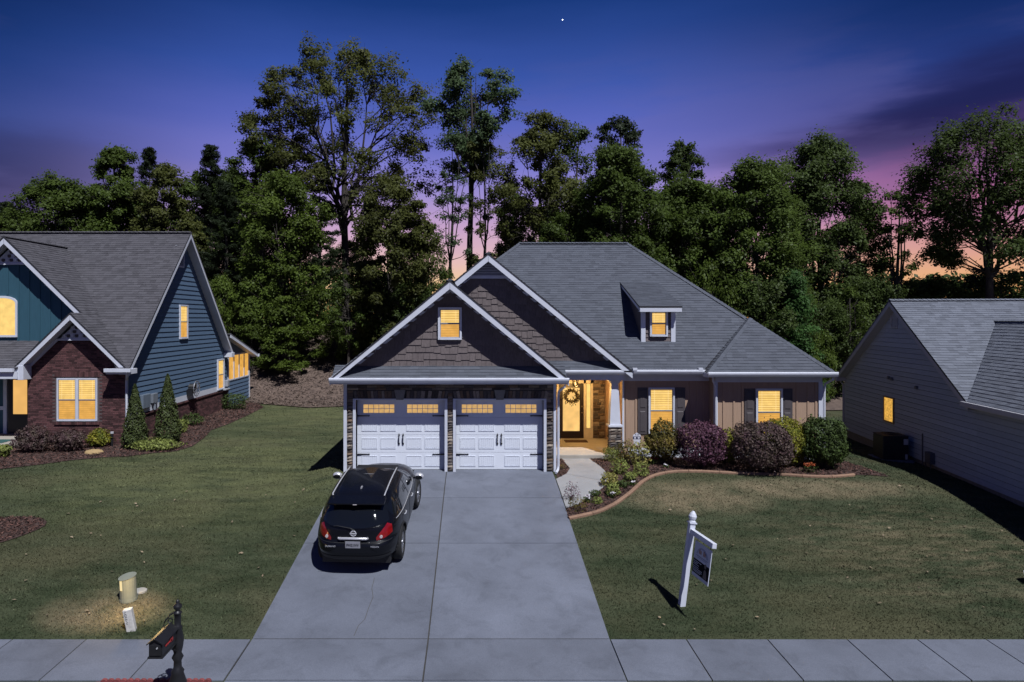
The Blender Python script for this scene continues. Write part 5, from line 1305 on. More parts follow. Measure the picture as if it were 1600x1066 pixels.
for z, l in ((1.01, 0.26), (0.98, 0.16), (0.95, 0.17), (0.91, 0.2), (0.88, 0.3), (0.85, 0.3), (0.825, 0.28)):
    y = -0.27
    while y > -0.27-l:
        w_ = random.uniform(0.012, 0.05); b.box(-0.0112, -0.0096, y-w_, y, z-0.012, z); y -= w_+0.01
b.build('print_lines', PNLW, panel)
b = MB(); b.xz([(0, 0)]*0 or [(0, 0), (0.001, 0), (0.001, 0.001)], 0, 0.001) if False else None
b.yz([(-0.72+0.035*math.cos(t), 1.02+0.045*math.sin(t)) for t in np.linspace(0, 2*math.pi, 13)[:-1]], -0.0115, -0.0097); b.yz([(-0.80, 0.80), (-0.66, 0.80), (-0.68, 0.93), (-0.72, 0.965), (-0.77, 0.93)], -0.0112, -0.0097)
b.build('portrait_print', mat('print_grey', (0.12, 0.1, 0.1), 0.6), panel)
b = MB()
for y in (-0.80, -0.31): b.tube([(0, y, 1.42), (0, y, 1.355)], 0.006, 5)
b.build('hook', IRON, panel)

# mailbox on a turned iron post
MX, MY = -4.41, 10.22; mz = g(MX, MY)
mbx = thing('mailbox', 'black cast iron mailbox with red flag on a turned post by the sidewalk', 'mailbox', (MX, MY, mz))
b = MB(); H = 0.42-mz
b.lathe([(0.15, 0), (0.155, 0.1), (0.12, 0.13), (0.13, 0.28), (0.085, 0.42), (0.095, 0.45), (0.06, 0.50), (0.055, 0.60), (0.085, 0.66), (0.055, 0.72), (0.075, 0.80), (0.09, 0.92), (0.06, 1.08), (0.07, 1.1), (0.048, 1.13), (0.048, 1.30), (0.06, 1.31), (0.06, 1.33), (0.035, 1.345), (0.03, 1.36), (0.062, 1.40), (0.06, 1.43), (0.025, 1.465), (0.03, 1.48), (0.018, 1.51), (0.0, 1.52)], (MX, MY, mz), 16)
b.build('post', IRON, mbx, smooth=True)
x0, x1, y0, y1, zb, zt = -4.587, -4.395, 9.68, 10.15, -0.157, 0.03
b = MB(); b.box(x0, x1, y0, y1, zb, zt); bx = b.build('box', IRON, mbx, bevel=0.004)
b = MB(); xm = (x0+x1)/2; b.xz([(x0-0.025, zt), (xm, zt+0.085), (x1+0.025, zt), (x1+0.02, zt-0.012), (xm, zt+0.068), (x0-0.02, zt-0.012)], y0-0.03, y1+0.02); b.xz([(x0, zt), (x1, zt), (xm, zt+0.07)], y0, y1); b.build('roof', IRON, mbx)
b = MB(); b.box(x0+0.018, x1-0.018, y0-0.012, y0, zb+0.02, zt-0.012); dr_ = b.build('door', IRON, mbx, bevel=0.003)
b = MB(); b.tube([(xm+0.03, y0-0.012, zb+0.13), (xm+0.03, y0-0.03, zb+0.13)], 0.011, 8); b.build('knob', CHROME, dr_)
b = MB(); b.box(x0-0.012, x1+0.012, y0-0.018, y1, zb-0.02, zb); b.build('base_tray', IRON, mbx)
b = MB(); b.box(x1, x1+0.01, y0+0.1, y0+0.30, zb+0.10, zb+0.118); b.box(x1, x1+0.01, y0+0.25, y0+0.33, zb+0.09, zb+0.15); b.build('flag', mat('flag_red', (0.34, 0.03, 0.03), 0.5), mbx)
b = MB(); b.tube([(MX-0.02+0.0, MY-0.03, 0.05+0.22), (MX-0.1, MY-0.04, 0.22), (MX-0.17, MY-0.05, 0.13), (MX-0.19, MY-0.05, 0.05)], 0.012, 6); b.tube([(MX-0.09+0.035*math.cos(t), MY-0.045, 0.14+0.035*math.sin(t)) for t in np.linspace(0, 6, 14)], 0.009, 5); b.build('scroll_bracket', IRON, mbx)
b = MB(); b.tube([(MX, MY-0.03, -0.34), (MX, MY-0.12, -0.26), (MX-0.03, MY-0.22, -0.18)], 0.014, 6); b.build('brace', IRON, mbx)
# ring of scalloped red edging pieces round the mailbox
PINK = mat('red_edging', (0.2, 0.05, 0.05), 0.9, 0.2, 20, 0.3, obj=0.15)
ed = thing('scalloped_edging', 'red scalloped edging pieces round the mailbox at the sidewalk edge', 'garden edging', (MX, 10.5, g(MX, 10.5)))
for k in range(17):
    x = -5.74+k*0.101; y = 10.655
    b = MB(); zg = g(x, y); b.xz([(x-0.048, zg-0.02), (x+0.048, zg-0.02), (x+0.048, zg+0.05)]+[(x+0.048*math.cos(t), zg+0.05+0.03*math.sin(t)) for t in np.linspace(0.3, math.pi-0.3, 5)]+[(x-0.048, zg+0.05)], y-0.03, y+0.02); b.build('edging_piece', PINK, ed)
for k in range(14):
    for sx_ in (-5.79, -4.07):
        if k > 6: continue
        y = 10.56-k*0.101; zg = g(sx_, y); b = MB(); b.yz([(y-0.048, zg-0.02), (y+0.048, zg-0.02), (y+0.048, zg+0.06), (y, zg+0.085), (y-0.048, zg+0.06)], sx_-0.02, sx_+0.03); b.build('edging_piece', PINK, ed)
sheet('mulch_bed', [(-5.77, 9.9), (-4.08, 9.9), (-4.08, 10.63), (-5.77, 10.63)], MULCH, 0.5, 0.015)

# utility pedestal, marker post, access lid
up = gp(201, 938)
ped_ = thing('utility_pedestal', 'pale green round utility pedestal with slanted cap and lit patch in the lawn', 'utility box', up, (0, R(-3), 0), local=True)
PALEG = mat('pedestal_green', (0.19, 0.205, 0.17), 0.6, 0.08, 6)
b = MB(); n = 20
lo = [(0.155*math.cos(t), 0.155*math.sin(t)) for t in np.linspace(0, 2*math.pi, n+1)[:-1]]
b.prism([(p[0], p[1], -0.1) for p in lo], [(p[0], p[1], 0.47+p[1]*0.16+p[0]*0.08) for p in lo]); b.build('shell', PALEG, ped_, bevel=0.01)
b = MB(); b.prism([(p[0]*1.04, p[1]*1.04, 0.0) for p in lo], [(p[0]*1.04, p[1]*1.04, 0.05) for p in lo]); b.build('base_ring', PALEG, ped_)
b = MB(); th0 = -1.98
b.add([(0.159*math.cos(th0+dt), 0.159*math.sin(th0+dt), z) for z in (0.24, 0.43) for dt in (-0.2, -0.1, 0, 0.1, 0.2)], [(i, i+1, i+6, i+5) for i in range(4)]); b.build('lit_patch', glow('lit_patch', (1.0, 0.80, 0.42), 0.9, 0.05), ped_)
gl = bpy.data.lights.new('pedestal_lamp', 'POINT'); gl.energy = 22.0; gl.color = (1.0, 0.66, 0.26); gl.shadow_soft_size = 0.06
glo = bpy.data.objects.new('pedestal_lamp', gl); glo.location = (up.x+0.30, up.y-0.62, up.z+0.5); C.objects.link(glo)
mp_ = gp(206, 985)
mk = thing('marker_post', 'short leaning white square marker post with faded stamps near the sidewalk', 'marker post', mp_, (R(4), R(-9), R(8)), local=True)
b = MB(); b.box(-0.075, 0.075, -0.055, 0.055, -0.1, 0.41); b.build('post', mat('weathered_white', (0.55, 0.53, 0.5), 0.7, 0.2, 14), mk, bevel=0.01)
b = MB()
for z, wd in ((0.36, 0.03), (0.315, 0.045), (0.27, 0.04), (0.23, 0.035), (0.17, 0.03)):
    b.tube([(-0.03+wd*0.5*math.cos(t), -0.057, z+0.018*math.sin(t)) for t in np.linspace(0.4, 5.2, 8)], 0.004, 4)
b.build('stamped_marks', mat('faded_print', (0.12, 0.12, 0.12), 0.8), mk)
lp = gp(219, 925)
b = MB(); b.lathe([(0.13, 0.0), (0.13, 0.035), (0.115, 0.045), (0.0, 0.047)], tuple(lp), 18); o = b.build('access_lid', mat('lid_grey', (0.33, 0.32, 0.29), 0.8, 0.1, 20), None, loc=tuple(lp)); tag(o, 'round pale plastic access lid set in the lawn by the pedestal', 'access lid')
# tipped yard sign at the right edge
ys_ = gp(1627, 915)
yg = thing('yard_sign', 'white yard sign tipped low over the grass at the right edge', 'sign', ys_, (0, 0, R(20)), local=True)
b = MB(); b.prism([(-0.30, 0.10, 0.10), (0.12, -0.08, 0.05), (0.22, 0.16, 0.22), (-0.16, 0.22, 0.24)], [(-0.30, 0.11, 0.108), (0.12, -0.07, 0.058), (0.22, 0.17, 0.228), (-0.16, 0.23, 0.248)]); b.build('panel', PNLW, yg)
b = MB(); b.tube([(0.0, 0.08, 0.13), (0.25, -0.05, -0.1)], 0.006, 5); b.tube([(-0.1, 0.15, 0.16), (-0.02, 0.0, -0.1)], 0.006, 5); b.build('stake', IRON, yg)
# security yard sign by the porch
sp_ = gp(995, 706); sp_.y = 22.2; sp_.x = (995-CX)*22.2/F; sp_.z = g(sp_.x, sp_.y)
ysn = thing('security_sign', 'small white and navy shield security sign on a thin stake by the porch column', 'sign', sp_)
sx_, sy_, sz_ = sp_.x, sp_.y, 0.50
b = MB(); b.tube([(sx_, sy_, sp_.z), (sx_, sy_, sz_+0.1)], 0.007, 5); b.build('stake', IRON, ysn)
sh_ = [(-0.10, 0.02), (0.10, 0.02), (0.105, 0.15), (0.135, 0.26), (0.12, 0.36), (0.05, 0.40), (0, 0.44), (-0.05, 0.40), (-0.12, 0.36), (-0.135, 0.26), (-0.105, 0.15)]
b = MB(); b.xz([(sx_+p[0], sz_+p[1]) for p in sh_], sy_-0.012, sy_); b.build('shield', mat('sign_white', (0.6, 0.6, 0.68), 0.5), ysn)
b = MB(); b.xz([(sx_+p[0], sz_+p[1]) for p in [(-0.125, 0.22), (0.125, 0.22), (0.132, 0.27), (0.12, 0.31), (-0.12, 0.31), (-0.132, 0.27)]], sy_-0.014, sy_-0.012)
b.xz([(sx_+p[0], sz_+p[1]) for p in [(-0.05, 0.345), (-0.02, 0.345), (-0.03, 0.39), (-0.055, 0.38)]], sy_-0.014, sy_-0.012); b.xz([(sx_+p[0], sz_+p[1]) for p in [(0.05, 0.345), (0.02, 0.345), (0.03, 0.39), (0.055, 0.38)]], sy_-0.014, sy_-0.012)
b.build('navy_band', mat('navy', (0.014, 0.016, 0.05), 0.5), ysn)
b = MB()
for dx in (-0.06, 0.06): b.xz([(sx_+dx+0.038*math.cos(t), sz_+0.265+0.03*math.sin(t)) for t in np.linspace(0, 2*math.pi, 13)[:-1]], sy_-0.016, sy_-0.014)
b.build('oval_mark', MATS['sign_white'], ysn)

# porch things: lantern, wreath, mat, wall decoration, pot
ln = thing('porch_lantern', 'dark metal lantern hanging from the porch ceiling before the front door', 'lantern', (3.62, 24.0, 2.7))
b = MB(); b.tube([(3.62, 24.0, 2.7), (3.62, 24.0, 2.56)], 0.012, 6); b.lathe([(0.07, 2.685), (0.07, 2.70)], (3.62, 24.0, 0), 10); b.build('chain', IRON, ln)
b = MB(); b.lathe([(0.02, 2.57), (0.12, 2.50), (0.13, 2.48), (0.0, 2.48)], (3.62, 24.0, 0), 6); b.lathe([(0.0, 2.24), (0.06, 2.25), (0.08, 2.27), (0.0, 2.27)], (3.62, 24.0, 0), 6)
for k in range(6):
    t = 2*math.pi*k/6; b.tube([(3.62+0.11*math.cos(t), 24+0.11*math.sin(t), 2.48), (3.62+0.075*math.cos(t), 24+0.075*math.sin(t), 2.27)], 0.012, 4)
b.build('cage', IRON, ln)
b = MB(); b.lathe([(0.03, 2.30), (0.035, 2.34), (0.02, 2.40), (0.0, 2.41)], (3.62, 24.0, 0), 8); b.build('bulb', glow('bulb', (1.0, 0.6, 0.2), 3.0), ln)
wr = thing('wreath', 'leafy twig wreath hanging on the glass of the front door', 'wreath', (3.70, 25.5, 1.74))
TWIG = mat('wreath_twig', (0.06, 0.045, 0.02), 0.8, 0.3, 20, tone=0.8)
b = MB(); b.tube([(3.70+0.2*math.cos(t), 25.53, 1.74+0.2*math.sin(t)) for t in np.linspace(0, 2*math.pi, 25)], 0.035, 6, caps=False); b.build('ring', TWIG, wr)
b = MB()
for k in range(260):
    t = random.uniform(0, 2*math.pi); r_ = 0.2+random.gauss(0, 0.045); d = random.uniform(0.05, 0.1); a = t+random.uniform(-0.9, 0.9)
    x, z = 3.70+r_*math.cos(t), 1.74+r_*math.sin(t); y = 25.53-random.uniform(0.0, 0.07); q = 0.02
    b.add([(x, y, z), (x+d*math.cos(a)*.5-q*math.sin(a), y-0.02, z+d*math.sin(a)*.5+q*math.cos(a)), (x+d*math.cos(a), y-0.005, z+d*math.sin(a)), (x+d*math.cos(a)*.5+q*math.sin(a), y-0.02, z+d*math.sin(a)*.5-q*math.cos(a))], [(0, 1, 2, 3)], random.uniform(0.2, 1.3))
b.build('leaves', TWIG, wr)
b = MB(); b.box(3.38, 4.2, 24.75, 25.2, 0.15, 0.168); o = b.build('door_mat', mat('mat_brown', (0.045, 0.02, 0.012), 0.95, 0.3, 40, 0.6), None, loc=(3.78, 25.0, 0.15)); tag(o, 'dark brown door mat on the porch floor before the front door', 'door mat')
pot = thing('planter', 'small dark planter of dry stems in the porch corner beside the door', 'planter', (3.05, 25.1, 0.15))
b = MB(); b.lathe([(0.10, 0.15), (0.14, 0.36), (0.15, 0.38), (0.12, 0.38), (0.11, 0.33), (0.0, 0.33)], (3.05, 25.1, 0), 12); b.build('pot', mat('pot_dark', (0.03, 0.02, 0.015), 0.6), pot)
b = MB()
for k in range(30):
    a = random.uniform(0, 6.28); b.tube([(3.05, 25.1, 0.33), (3.05+0.16*math.cos(a)*random.random(), 25.1+0.16*math.sin(a)*random.random(), random.uniform(0.45, 0.62))], 0.005, 3)
b.build('stems', TWIG, pot)
de = thing('wall_decoration', 'pale leaf shaped metal decoration hung on the porch side wall', 'wall decoration', (4.95, 24.05, 1.6))
b = MB(); pol = [(24.05+0.13*math.cos(t)*(1+0.15*math.sin(6*t)), 1.62+0.30*math.sin(t)*(1+0.08*math.sin(6*t))) for t in np.linspace(0, 2*math.pi, 31)[:-1]]
b.yz(pol, 4.93, 4.945); b.build('plaque', mat('plaque_cream', (0.55, 0.48, 0.34), 0.6), de)
b = MB(); b.tube([(4.925, 24.05, 1.36), (4.92, 24.05, 1.88)], 0.012, 5)
for z in (1.45, 1.55, 1.65, 1.75):
    for s in (-1, 1): b.tube([(4.922, 24.05, z), (4.922, 24.05+s*0.09, z+0.06)], 0.008, 4)
b.build('relief_veins', mat('plaque_dark', (0.2, 0.15, 0.08), 0.6), de)

# terracotta kerb along the bed, cut into blocks
edg = thing('garden_edging', 'curving terracotta concrete edging between mulch bed and front lawn', 'garden edging', (EDGE_PTS[8].x, EDGE_PTS[8].y, EDGE_PTS[8].z))
pts = [Vector((p.x, p.y, 0)) for p in EDGE_PTS]
dense = []
for i in range(len(pts)-1):
    p0 = pts[max(i-1, 0)]; p1 = pts[i]; p2 = pts[i+1]; p3 = pts[min(i+2, len(pts)-1)]
    for k in range(12):
        t = k/12; dense.append(0.5*((2*p1)+(p2-p0)*t+(2*p0-5*p1+4*p2-p3)*t*t+(3*p1-p0-3*p2+p3)*t**3))
dense.append(pts[-1])
acc = [0]
for a, c in zip(dense[:-1], dense[1:]): acc.append(acc[-1]+(c-a).length)
def along(s):
    i = int(np.searchsorted(acc, s)); i = min(max(i, 1), len(dense)-1); t = (s-acc[i-1])/max(1e-6, acc[i]-acc[i-1]); p = dense[i-1].lerp(dense[i], t); d = (dense[i]-dense[i-1]).normalized(); return p, Vector((-d.y, d.x, 0))
s = 0.0
while s < acc[-1]-0.1:
    e = min(s+random.uniform(0.7, 0.95), acc[-1]); secs = []
    nseg = 5
    for k in range(nseg+1):
        p, nrm = along(s+0.006+(e-s-0.012)*k/nseg); z = g(p.x, p.y)
        secs.append([(p.x+nrm.x*o_, p.y+nrm.y*o_, z+h) for o_, h in ((-0.05, -0.05), (-0.055, 0.045), (-0.03, 0.07), (0.025, 0.072), (0.05, 0.055), (0.055, -0.05))])
    b = MB(); vs = [q for se in secs for q in se]; m_ = 6; fs = []
    for k in range(nseg):
        for j in range(m_): fs.append((k*m_+j, k*m_+(j+1) % m_, (k+1)*m_+(j+1) % m_, (k+1)*m_+j))
    fs += [tuple(range(m_)), tuple(range(nseg*m_, nseg*m_+m_))]
    b.add(vs, fs); b.build('edging_block', EDGING, edg); s = e

# ================================================================== PLANTS
def leaves_at(P, Nrm, size, rng, asp=0.55, up=0.0, jitter=0.7):
    """rhombic leaves at points P facing roughly along Nrm -> (4N,3) vertices"""
    n = len(P); d = Nrm + rng.normal(0, jitter, (n, 3)); d[:, 2] += up; d /= np.linalg.norm(d, axis=1)[:, None]+1e-9
    a = rng.normal(0, 1, (n, 3)); a -= (a*d).sum(1)[:, None]*d; a /= np.linalg.norm(a, axis=1)[:, None]+1e-9
    c = np.cross(d, a); L = (size*rng.uniform(0.7, 1.35, n))[:, None]; w_ = L*asp
    return np.stack([P-a*L*0.5, P+c*w_*0.5+d*L*0.06, P+a*L*0.5, P-c*w_*0.5+d*L*0.06], 1).reshape(-1, 3)
def twigs(name, base, tips, r, parent, m_=BARK, seg=2):
    b = MB()
    for t in tips:
        base_ = Vector(base); t = Vector(t); mid = base_.lerp(t, 0.5)+Vector((random.uniform(-.1, .1), random.uniform(-.1, .1), random.uniform(0, .12)))*(t-base_).length
        b.tube([base_, mid, t], [r, r*0.7, r*0.35], 5)
    return b.build(name, m_, parent)
def bush(name, label, cat, x, y, rx, ry, h, m_, n, size, seed, group=None, lumpy=0.12, zb=0.12, openb=0.0, up=0.25, asp=0.55, inner=0.62, topmat=None):
    rng = np.random.default_rng(seed); z0 = g(x, y)
    root = thing(name, label, cat, (x, y, z0), group=group, local=True)
    d = rng.normal(0, 1, (n, 3)); d /= np.linalg.norm(d, axis=1)[:, None]
    lump = 1+lumpy*(np.sin(d[:, 0]*5+seed)*np.sin(d[:, 1]*4.3+seed*2)+np.sin(d[:, 2]*5.5+seed*3)*0.8)+0.5*lumpy*np.sin(d[:, 0]*13+d[:, 2]*11+seed)
    rad = (inner+(1-inner)*rng.random(n)**0.4)*lump
    hh = (h-zb)/2
    rad = np.where(rng.random(n) < 0.05, rad*rng.uniform(1.05, 1.2, n), rad)
    P = np.stack([d[:, 0]*rx*rad, d[:, 1]*ry*rad, zb+hh+d[:, 2]*hh*rad], 1)
    keep = P[:, 2] > 0.02; P = P[keep]; d = d[keep]; rad = rad[keep]; lump = lump[keep]
    V = leaves_at(P, d, size, rng, asp, up)
    tone = np.clip(0.35+0.75*rng.random(len(P)), 0, 1.3)
    me = fast_mesh('foliage', V, len(P), 4, m_, tone); o = bpy.data.objects.new('foliage', me); link(o, root)
    tips = [(rx*0.6*math.cos(a), ry*0.6*math.sin(a), h*random.uniform(0.4, 0.75)) for a in np.linspace(0, 6.28, 9)[:-1]]
    twigs('stems', (0, 0, -0.05), tips, 0.02 if h > 0.6 else 0.006, root)
    return root
def px_bush(cx, base, w_px, h_px, Y):  # picture size to metres
    return ((cx-CX)*Y/F, Y, w_px*Y/F/2, h_px*Y/F)
for (nm, lb_, cx, Y, wpx, hpx, m_, n, sz, sd, lump) in (
    ('shrub', 'rounded golden bronze shrub below the left front window nearest the porch', 1036, 21.75, 54, 66, B_GOLD, 5600, 0.07, 11, 0.15),
    ('shrub', 'clipped round burgundy shrub between golden shrub and second front window', 1096, 21.2, 76, 74, B_PURPLE, 7000, 0.07, 12, 0.09),
    ('shrub', 'small yellow green shrub tucked behind the two burgundy shrubs', 1137, 22.0, 46, 52, B_YELLOW, 2600, 0.075, 13, 0.10),
    ('shrub', 'largest clipped shrub, brownish burgundy, nearest the terracotta edging', 1191, 20.65, 94, 80, B_BRONZE, 9500, 0.07, 14, 0.08),
    ('shrub', 'golden topped rounded shrub below the right front window', 1224, 21.6, 84, 74, B_YELLOW, 8000, 0.07, 15, 0.10),
    ('shrub', 'dark green round boxwood shrub at the house corner, right end of bed', 1287, 21.2, 72, 78, B_GREEN, 10500, 0.075, 16, 0.10)):
    x, y, rx, h = px_bush(cx, 0, wpx, hpx, Y)
    bush(nm, lb_, 'shrub', x, y, rx, rx*0.95, h, m_, n, sz, sd, lumpy=lump, zb=0.10, group='clipped shrubs in the front bed')
# small plants of the front bed (picture position -> ground)
SMALL = [
 ('grass_clump', 'bright green spiky clump at the foot of the porch column', 'plant', 954, 722, 20, 20, B_LIME, 260, 0.10, 'spike'),
 ('perennial', 'bronze and green leafy perennial before the security sign', 'plant', 978, 720, 36, 26, B_GOLD, 420, 0.07, ''),
 ('perennial', 'cream variegated perennial right of the bronze one', 'plant', 999, 728, 30, 32, B_CREAM, 420, 0.075, ''),
 ('perennial', 'rounded lime green perennial beside the walk bend', 'plant', 969, 742, 24, 22, B_LIME, 460, 0.06, ''),
 ('perennial', 'yellow green perennial near the edging, right of the rounded lime one', 'plant', 1001, 745, 22, 18, B_LIME, 340, 0.06, ''),
 ('perennial', 'low compact lime mound close to the terracotta edging', 'plant', 985, 752, 17, 12, B_LIME, 260, 0.055, ''),
 ('perennial', 'pale lime mound beside the outer curve of the walk', 'plant', 952, 760, 23, 18, B_CREAM, 400, 0.06, ''),
 ('perennial', 'small dark green mound between lime mounds', 'plant', 973, 763, 15, 11, B_GREEN, 200, 0.055, ''),
 ('perennial', 'lime green mound with white bloom near middle of the edging', 'plant', 958, 775, 20, 16, B_LIME, 340, 0.06, ''),
 ('perennial', 'tiny dark green tuft in mulch below the walk', 'plant', 930, 777, 15, 10, B_GREEN, 160, 0.05, ''),
 ('perennial', 'low bright green tuft near lower end of the bed', 'plant', 934, 788, 13, 9, B_LIME, 160, 0.05, ''),
 ('dry_stems', 'wispy brown dried plant at lower tip of the bed', 'plant', 902, 800, 28, 22, B_GOLD, 190, 0.06, 'wisp'),
 ('rose_bush', 'small thin rose bush with reddish leaves beside the driveway', 'plant', 893, 783, 22, 24, B_PURPLE, 120, 0.06, 'wisp'),
 ('dry_stems', 'sparse brown seedlings in the small mulch patch by the downspout', 'plant', 879, 735, 12, 9, B_GOLD, 80, 0.04, 'wisp')]
for i, (nm, lb_, ct, cx, base, wpx, hpx, m_, n, sz, kind) in enumerate(SMALL):
    p = gp(cx, base); rx = wpx*p.y/F/2*1.18; h = hpx*p.y/F*1.2
    r_ = bush(nm, lb_, ct, p.x, p.y, rx, rx*0.9, h, m_, int(n*1.7), sz, 100+i, lumpy=0.2, zb=0.0, inner=0.3 if kind else 0.5, up=0.1 if kind else 0.3, asp=0.18 if kind == 'spike' else (0.3 if kind == 'wisp' else 0.5))
def flowers(name, label, cx, base, wpx, hpx, petal, n, green=B_GREEN, hgt=None):
    p = gp(cx, base); rx = wpx*p.y/F/2; h = hpx*p.y/F
    root = thing(name, label, 'flowers', p, local=True); rng = np.random.default_rng(int(cx)); m = 140
    P = np.stack([rng.normal(0, rx*0.5, m), rng.normal(0, rx*0.4, m), rng.uniform(0.02, h*0.75, m)], 1)
    me = fast_mesh('foliage', leaves_at(P, np.tile([0, 0, 1.0], (m, 1)), 0.06, rng), m, 4, green, rng.uniform(.4, 1.1, m)); link(bpy.data.objects.new('foliage', me), root)
    for k in range(n):
        c = Vector((random.gauss(0, rx*0.45), random.gauss(0, rx*0.35), h*random.uniform(0.7, 1.0))); q = 9
        P = np.array([c+Vector((random.gauss(0, .02), random.gauss(0, .02), random.gauss(0, .012))) for _ in range(q)])
        me = fast_mesh('blossom', leaves_at(P, np.tile([0, -.3, 1.0], (q, 1)), 0.05, rng, 0.8), q, 4, petal, rng.uniform(.5, 1.1, q)); link(bpy.data.objects.new('blossom', me), root)
flowers('flowers', 'bright red flowers at the foot of the golden bronze shrub', 1018, 727, 16, 12, B_RED, 12)
flowers('flowers', 'orange red flowers in the mulch before the boxwood shrub', 1266, 740, 20, 17, B_ORANGE, 12)
flowers('flowers', 'white flowers by the lowest lime mound near the edging', 955, 779, 9, 11, B_WHITE, 4)
flowers('flowers', 'white flowers in the middle of the lower bed', 919, 786, 14, 12, B_WHITE, 4)
flowers('flowers', 'small white flowers at the edging near the dark green mound', 988, 760, 8, 9, B_WHITE, 3)
flowers('flowers', 'tiny white flowers in the mulch before the largest burgundy shrubs', 1040, 732, 8, 7, B_WHITE, 2)
# left house bed
def px_at(cx, base, Y=None):
    return gp(cx, base)
for i, (nm, lb_, cx, base, wpx, hpx, m_, n, sz) in enumerate((
    ('shrub', 'dark burgundy shrub left of the brick gable window, nearest the porch', 52, 710, 54, 38, B_BRONZE, 2600, 0.085),
    ('shrub', 'dark burgundy shrub with golden tips below the brick gable window', 107, 708, 50, 34, B_BRONZE, 2200, 0.085),
    ('shrub', 'bright yellow low shrub above the flat rock by the brick wall', 155, 702, 36, 26, B_YELLOW, 1200, 0.09),
    ('shrub', 'spiky green clump at the far left edge of the picture', 4, 718, 22, 20, B_LIME, 400, 0.13),
    ('hedge_plant', 'low pale green spreading plants along the bed edge before conifers', 244, 707, 72, 17, B_LIME, 1800, 0.08),
    ('shrub', 'small light green shrub right of the taller conifer', 281, 680, 26, 22, B_LIME, 700, 0.08),
    ('shrub', 'loose green shrub beside the path light post', 301, 668, 34, 18, B_GREEN, 800, 0.08),
    ('shrub', 'broad green shrub at the far corner of the blue house', 365, 643, 42, 25, B_GREEN, 1700, 0.08))):
    p = gp(cx, base-3); rx = wpx*p.y/F/2; h = hpx*p.y/F*1.05
    if base > 700 and p.y > 26: p.y = 26.1; p.x = (cx-CX)*p.y/F
    bush(nm, lb_, 'shrub' if nm == 'shrub' else 'plant', p.x, p.y, rx, min(rx, 0.55)*0.95, h, m_, n, sz, 200+i, lumpy=0.16, zb=0.02, inner=0.5)
def conifer(label, cx, base, top, wpx, seed):
    p = gp(cx, base); h = (base-top)*p.y/F; r0 = wpx*p.y/F/2; rng = np.random.default_rng(seed)
    root = thing('conifer', label, 'conifer', p, group='narrow conifers by the blue side wall', local=True); n = 6500
    t = rng.random(n)**1.35; a = rng.uniform(0, 2*np.pi, n)
    prof_ = np.where(t < 0.12, 0.72+0.28*t/0.12, (1-(t-0.12)/0.88)**0.8)
    r_ = r0*prof_*(0.62+0.42*rng.random(n)**0.5)*(1+0.12*np.sin(a*5+t*22)); P = np.stack([r_*np.cos(a), r_*np.sin(a), 0.05+t*h], 1)
    N_ = np.stack([np.cos(a), np.sin(a), np.full(n, 0.5)], 1)
    me = fast_mesh('foliage', leaves_at(P, N_, 0.10, rng, 0.4, 0.2), n, 4, B_CONIF, 0.35+0.7*rng.random(n)); link(bpy.data.objects.new('foliage', me), root)
    b = MB(); b.tube([(0, 0, -0.1), (0, 0, h*0.5), (0, 0, h*0.95)], [0.06, 0.04, 0.01], 7); b.build('trunk', BARK, root)
conifer('narrow cone shaped conifer left, at the brick corner downspout', 211, 701, 603, 38, 31)
conifer('taller narrow cone shaped conifer right, before the blue siding', 262, 693, 587, 40, 32)
rk = gp(146, 709)
b = MB(); n = 14
for j, (r_, z) in enumerate(()): pass
rng = np.random.default_rng(5); prof_r = [(1.0, 0.0), (0.97, 0.07), (0.8, 0.12), (0.45, 0.145), (0.0, 0.15)]
vs = []; fs = []
for r_, z in prof_r:
    for k in range(n): a = 2*math.pi*k/n; q = 1+0.1*math.sin(3*a+1); vs.append((rk.x+0.33*r_*q*math.cos(a), rk.y+0.24*r_*q*math.sin(a), rk.z+z+0.01*math.sin(4*a)))
for i in range(4):
    for k in range(n): fs.append((i*n+k, i*n+(k+1) % n, (i+1)*n+(k+1) % n, (i+1)*n+k))
b.add(vs, fs); o = b.build('flat_rock', mat('sandstone', (0.36, 0.25, 0.12), 0.9, 0.2, 14, 0.4), None, smooth=True, loc=tuple(rk)); tag(o, 'flat yellowish rock lying in mulch below the yellow shrub', 'rock')
pp = gp(175, 700); pp.y = 26.2; pp.x = (175-CX)*26.2/F; pp.z = g(pp.x, pp.y)
vp = thing('vent_pipe', 'short dark standpipe with pale cap at the brick wall foot', 'pipe', pp)
b = MB(); b.tube([tuple(pp), (pp.x, pp.y, pp.z+0.5)], 0.05, 8); b.build('pipe', IRON, vp)
b = MB(); b.tube([(pp.x, pp.y, pp.z+0.5), (pp.x, pp.y, pp.z+0.57)], 0.065, 8); b.build('cap', GT, vp)
lpp = gp(291, 655)
lt_ = thing('path_light', 'black path light with white top in the side bed', 'path light', lpp)
b = MB(); b.tube([tuple(lpp), (lpp.x, lpp.y, lpp.z+0.62)], 0.045, 8); b.build('post', IRON, lt_)
b = MB(); b.lathe([(0.08, 0.62), (0.09, 0.70), (0.06, 0.74), (0.0, 0.75)], tuple(lpp), 10); b.build('lamp_head', mat('lamp_white', (0.7, 0.7, 0.7), 0.5), lt_)

